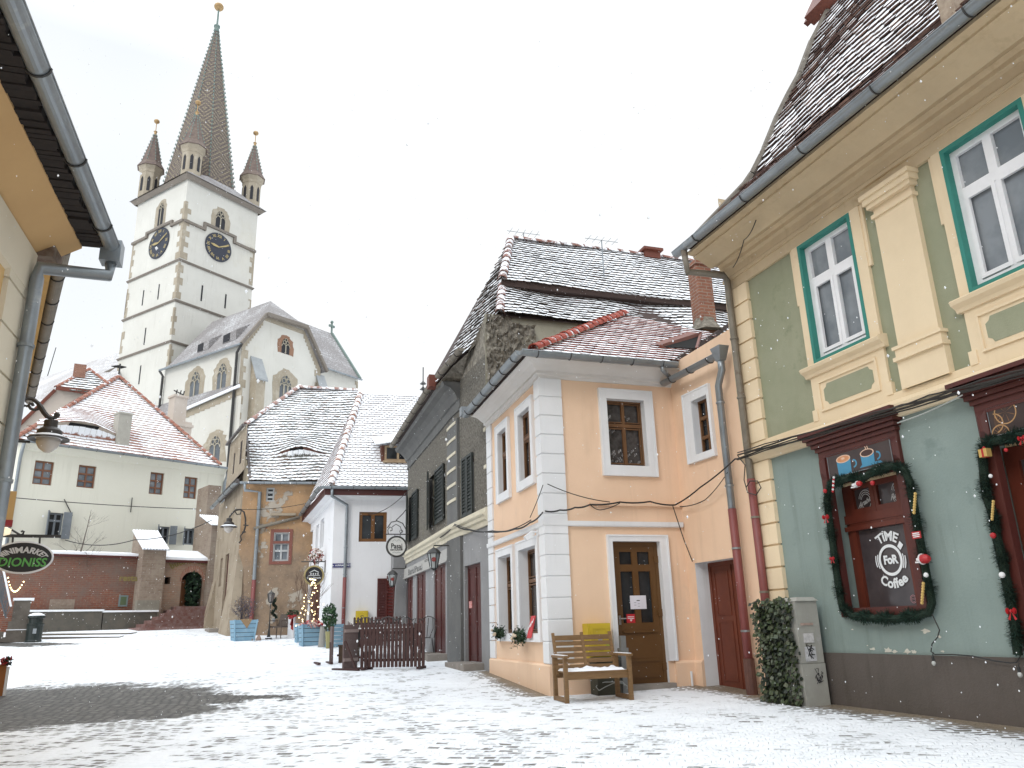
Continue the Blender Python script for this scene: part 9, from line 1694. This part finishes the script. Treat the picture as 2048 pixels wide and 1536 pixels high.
single('facade_cables', mb, m_cable, pxw(PL, 1060, 1045), 'black cables looping across the front of the peach house', 'cable')
mb = MB(); rr = random.Random(77)
for i in range(5):
    pts = [OY(1475+((2130-1475)*k/12), 912+(720-912)*k/12+rr.uniform(-3, 3)-4*i*.8+6, .2+.01*i) for k in range(13)]; cable(mb, pts, .009+.004*(i % 2), .004, 3)
mb.tube([OY(*q, .22) for q in ((1476, 912), (1490, 930), (1488, 960), (1495, 985), (1512, 990), (1522, 975), (1515, 962), (1500, 962), (1492, 975))], .009, 5)
single('cable_bundle', mb, mat('dusty_cable', (.045, .04, .035), .8), OY(1700, 850, .2), 'thick bundle of dusty cables along the string course above the cafe', 'cable')
mb = MB(); cable(mb, [OY(1795, 846, .22), OY(1925, 790, .22)], .008, .02, 8); single('pale_cable', mb, mat('pale_cable', (.55, .56, .54), .6), OY(1860, 820, .2), 'single pale cable below the cable bundle, between cafe window and door', 'cable')
mb = MB(); cable(mb, [pxw(Y, 1512, 440, .55), pxw(Y, 1488, 480, .4), pxw(Y, 1466, 535, .2)], .008, .05, 6); single('dangling_wire', mb, m_cable, pxw(Y, 1466, 535, .2), 'thin dark wire dangling from the yellow house cornice to the downpipe', 'wire')
mb = MB(); cable(mb, [CF.P(*CF.uz(0, 998), .8), CF.P(*CF.uz(425, 1021), .5)], .02, .1, 12); single('span_wire', mb, m_cable, CF.P(*CF.uz(200, 1012), .6), 'thin horizontal wire in front of the cream house windows', 'wire')
mb = MB(); a = ad(425, 1025); cable(mb, [BF.P(*BF.uz(125, 1082), .5), BF.P(*BF.uz(262, 1082), .6), OL.P(*OL.uz(437, 1040), .3)], .02, .25, 12); single('span_wire', mb, m_cable, a, 'sagging wire from the bare tree past the tiled buttress to the orange house', 'wire')
mb = MB(); cable(mb, [pxw(OF, 470, 1018, .4), pxw(OF, 640, 1000, .5), pxw(WR, 745, 1028, .4), pxw(GL, 822, 975, .4)], .012, .15, 10); single('span_wire', mb, m_cable, pxw(WR, 745, 1028, .4), 'thin wire from the orange house across the white house to the grey house', 'wire')
mb = MB(); c = SW.hit(846, 795); c2 = c+Z*1.35; mb.tube([c-Z*.2, c2], .025, 5); 
for z_ in (.35, .6): mb.lathe(c+Z*z_, [(.15, 0), (.03, .12), (.01, .2)], 6)
single('mast', mb, m_iron, c, 'thin roof mast with two small cones behind the grey house eave', 'mast')

# ---------------------------------------------------------------- falling snow
rr = random.Random(99); mb = MB()
for i in range(14000):
    p = V((rr.uniform(-9, 9), rr.uniform(1.6, 20), 0)); p.z = rr.uniform(gz(p.x, p.y)+.05, 10)
    if p.x > 2+(13-p.y)*.3 and p.y < 14: continue
    s = rr.uniform(.0022, .0052)*(1 if rr.random() > .04 else 1.7); mb.mesh([p+V((s, 0, 0)), p+V((-s*.5, s*.8, 0)), p+V((-s*.5, -s*.8, 0)), p+V((0, 0, s*1.3)), p-V((0, 0, s*1.3))], [(0, 1, 3), (1, 2, 3), (2, 0, 3), (1, 0, 4), (2, 1, 4), (0, 2, 4)])
o_ = mb.build('falling_snow', m_snow); tag(o_, 'sparse small snowflakes falling through the air over the square', 'snow', None, 'stuff')
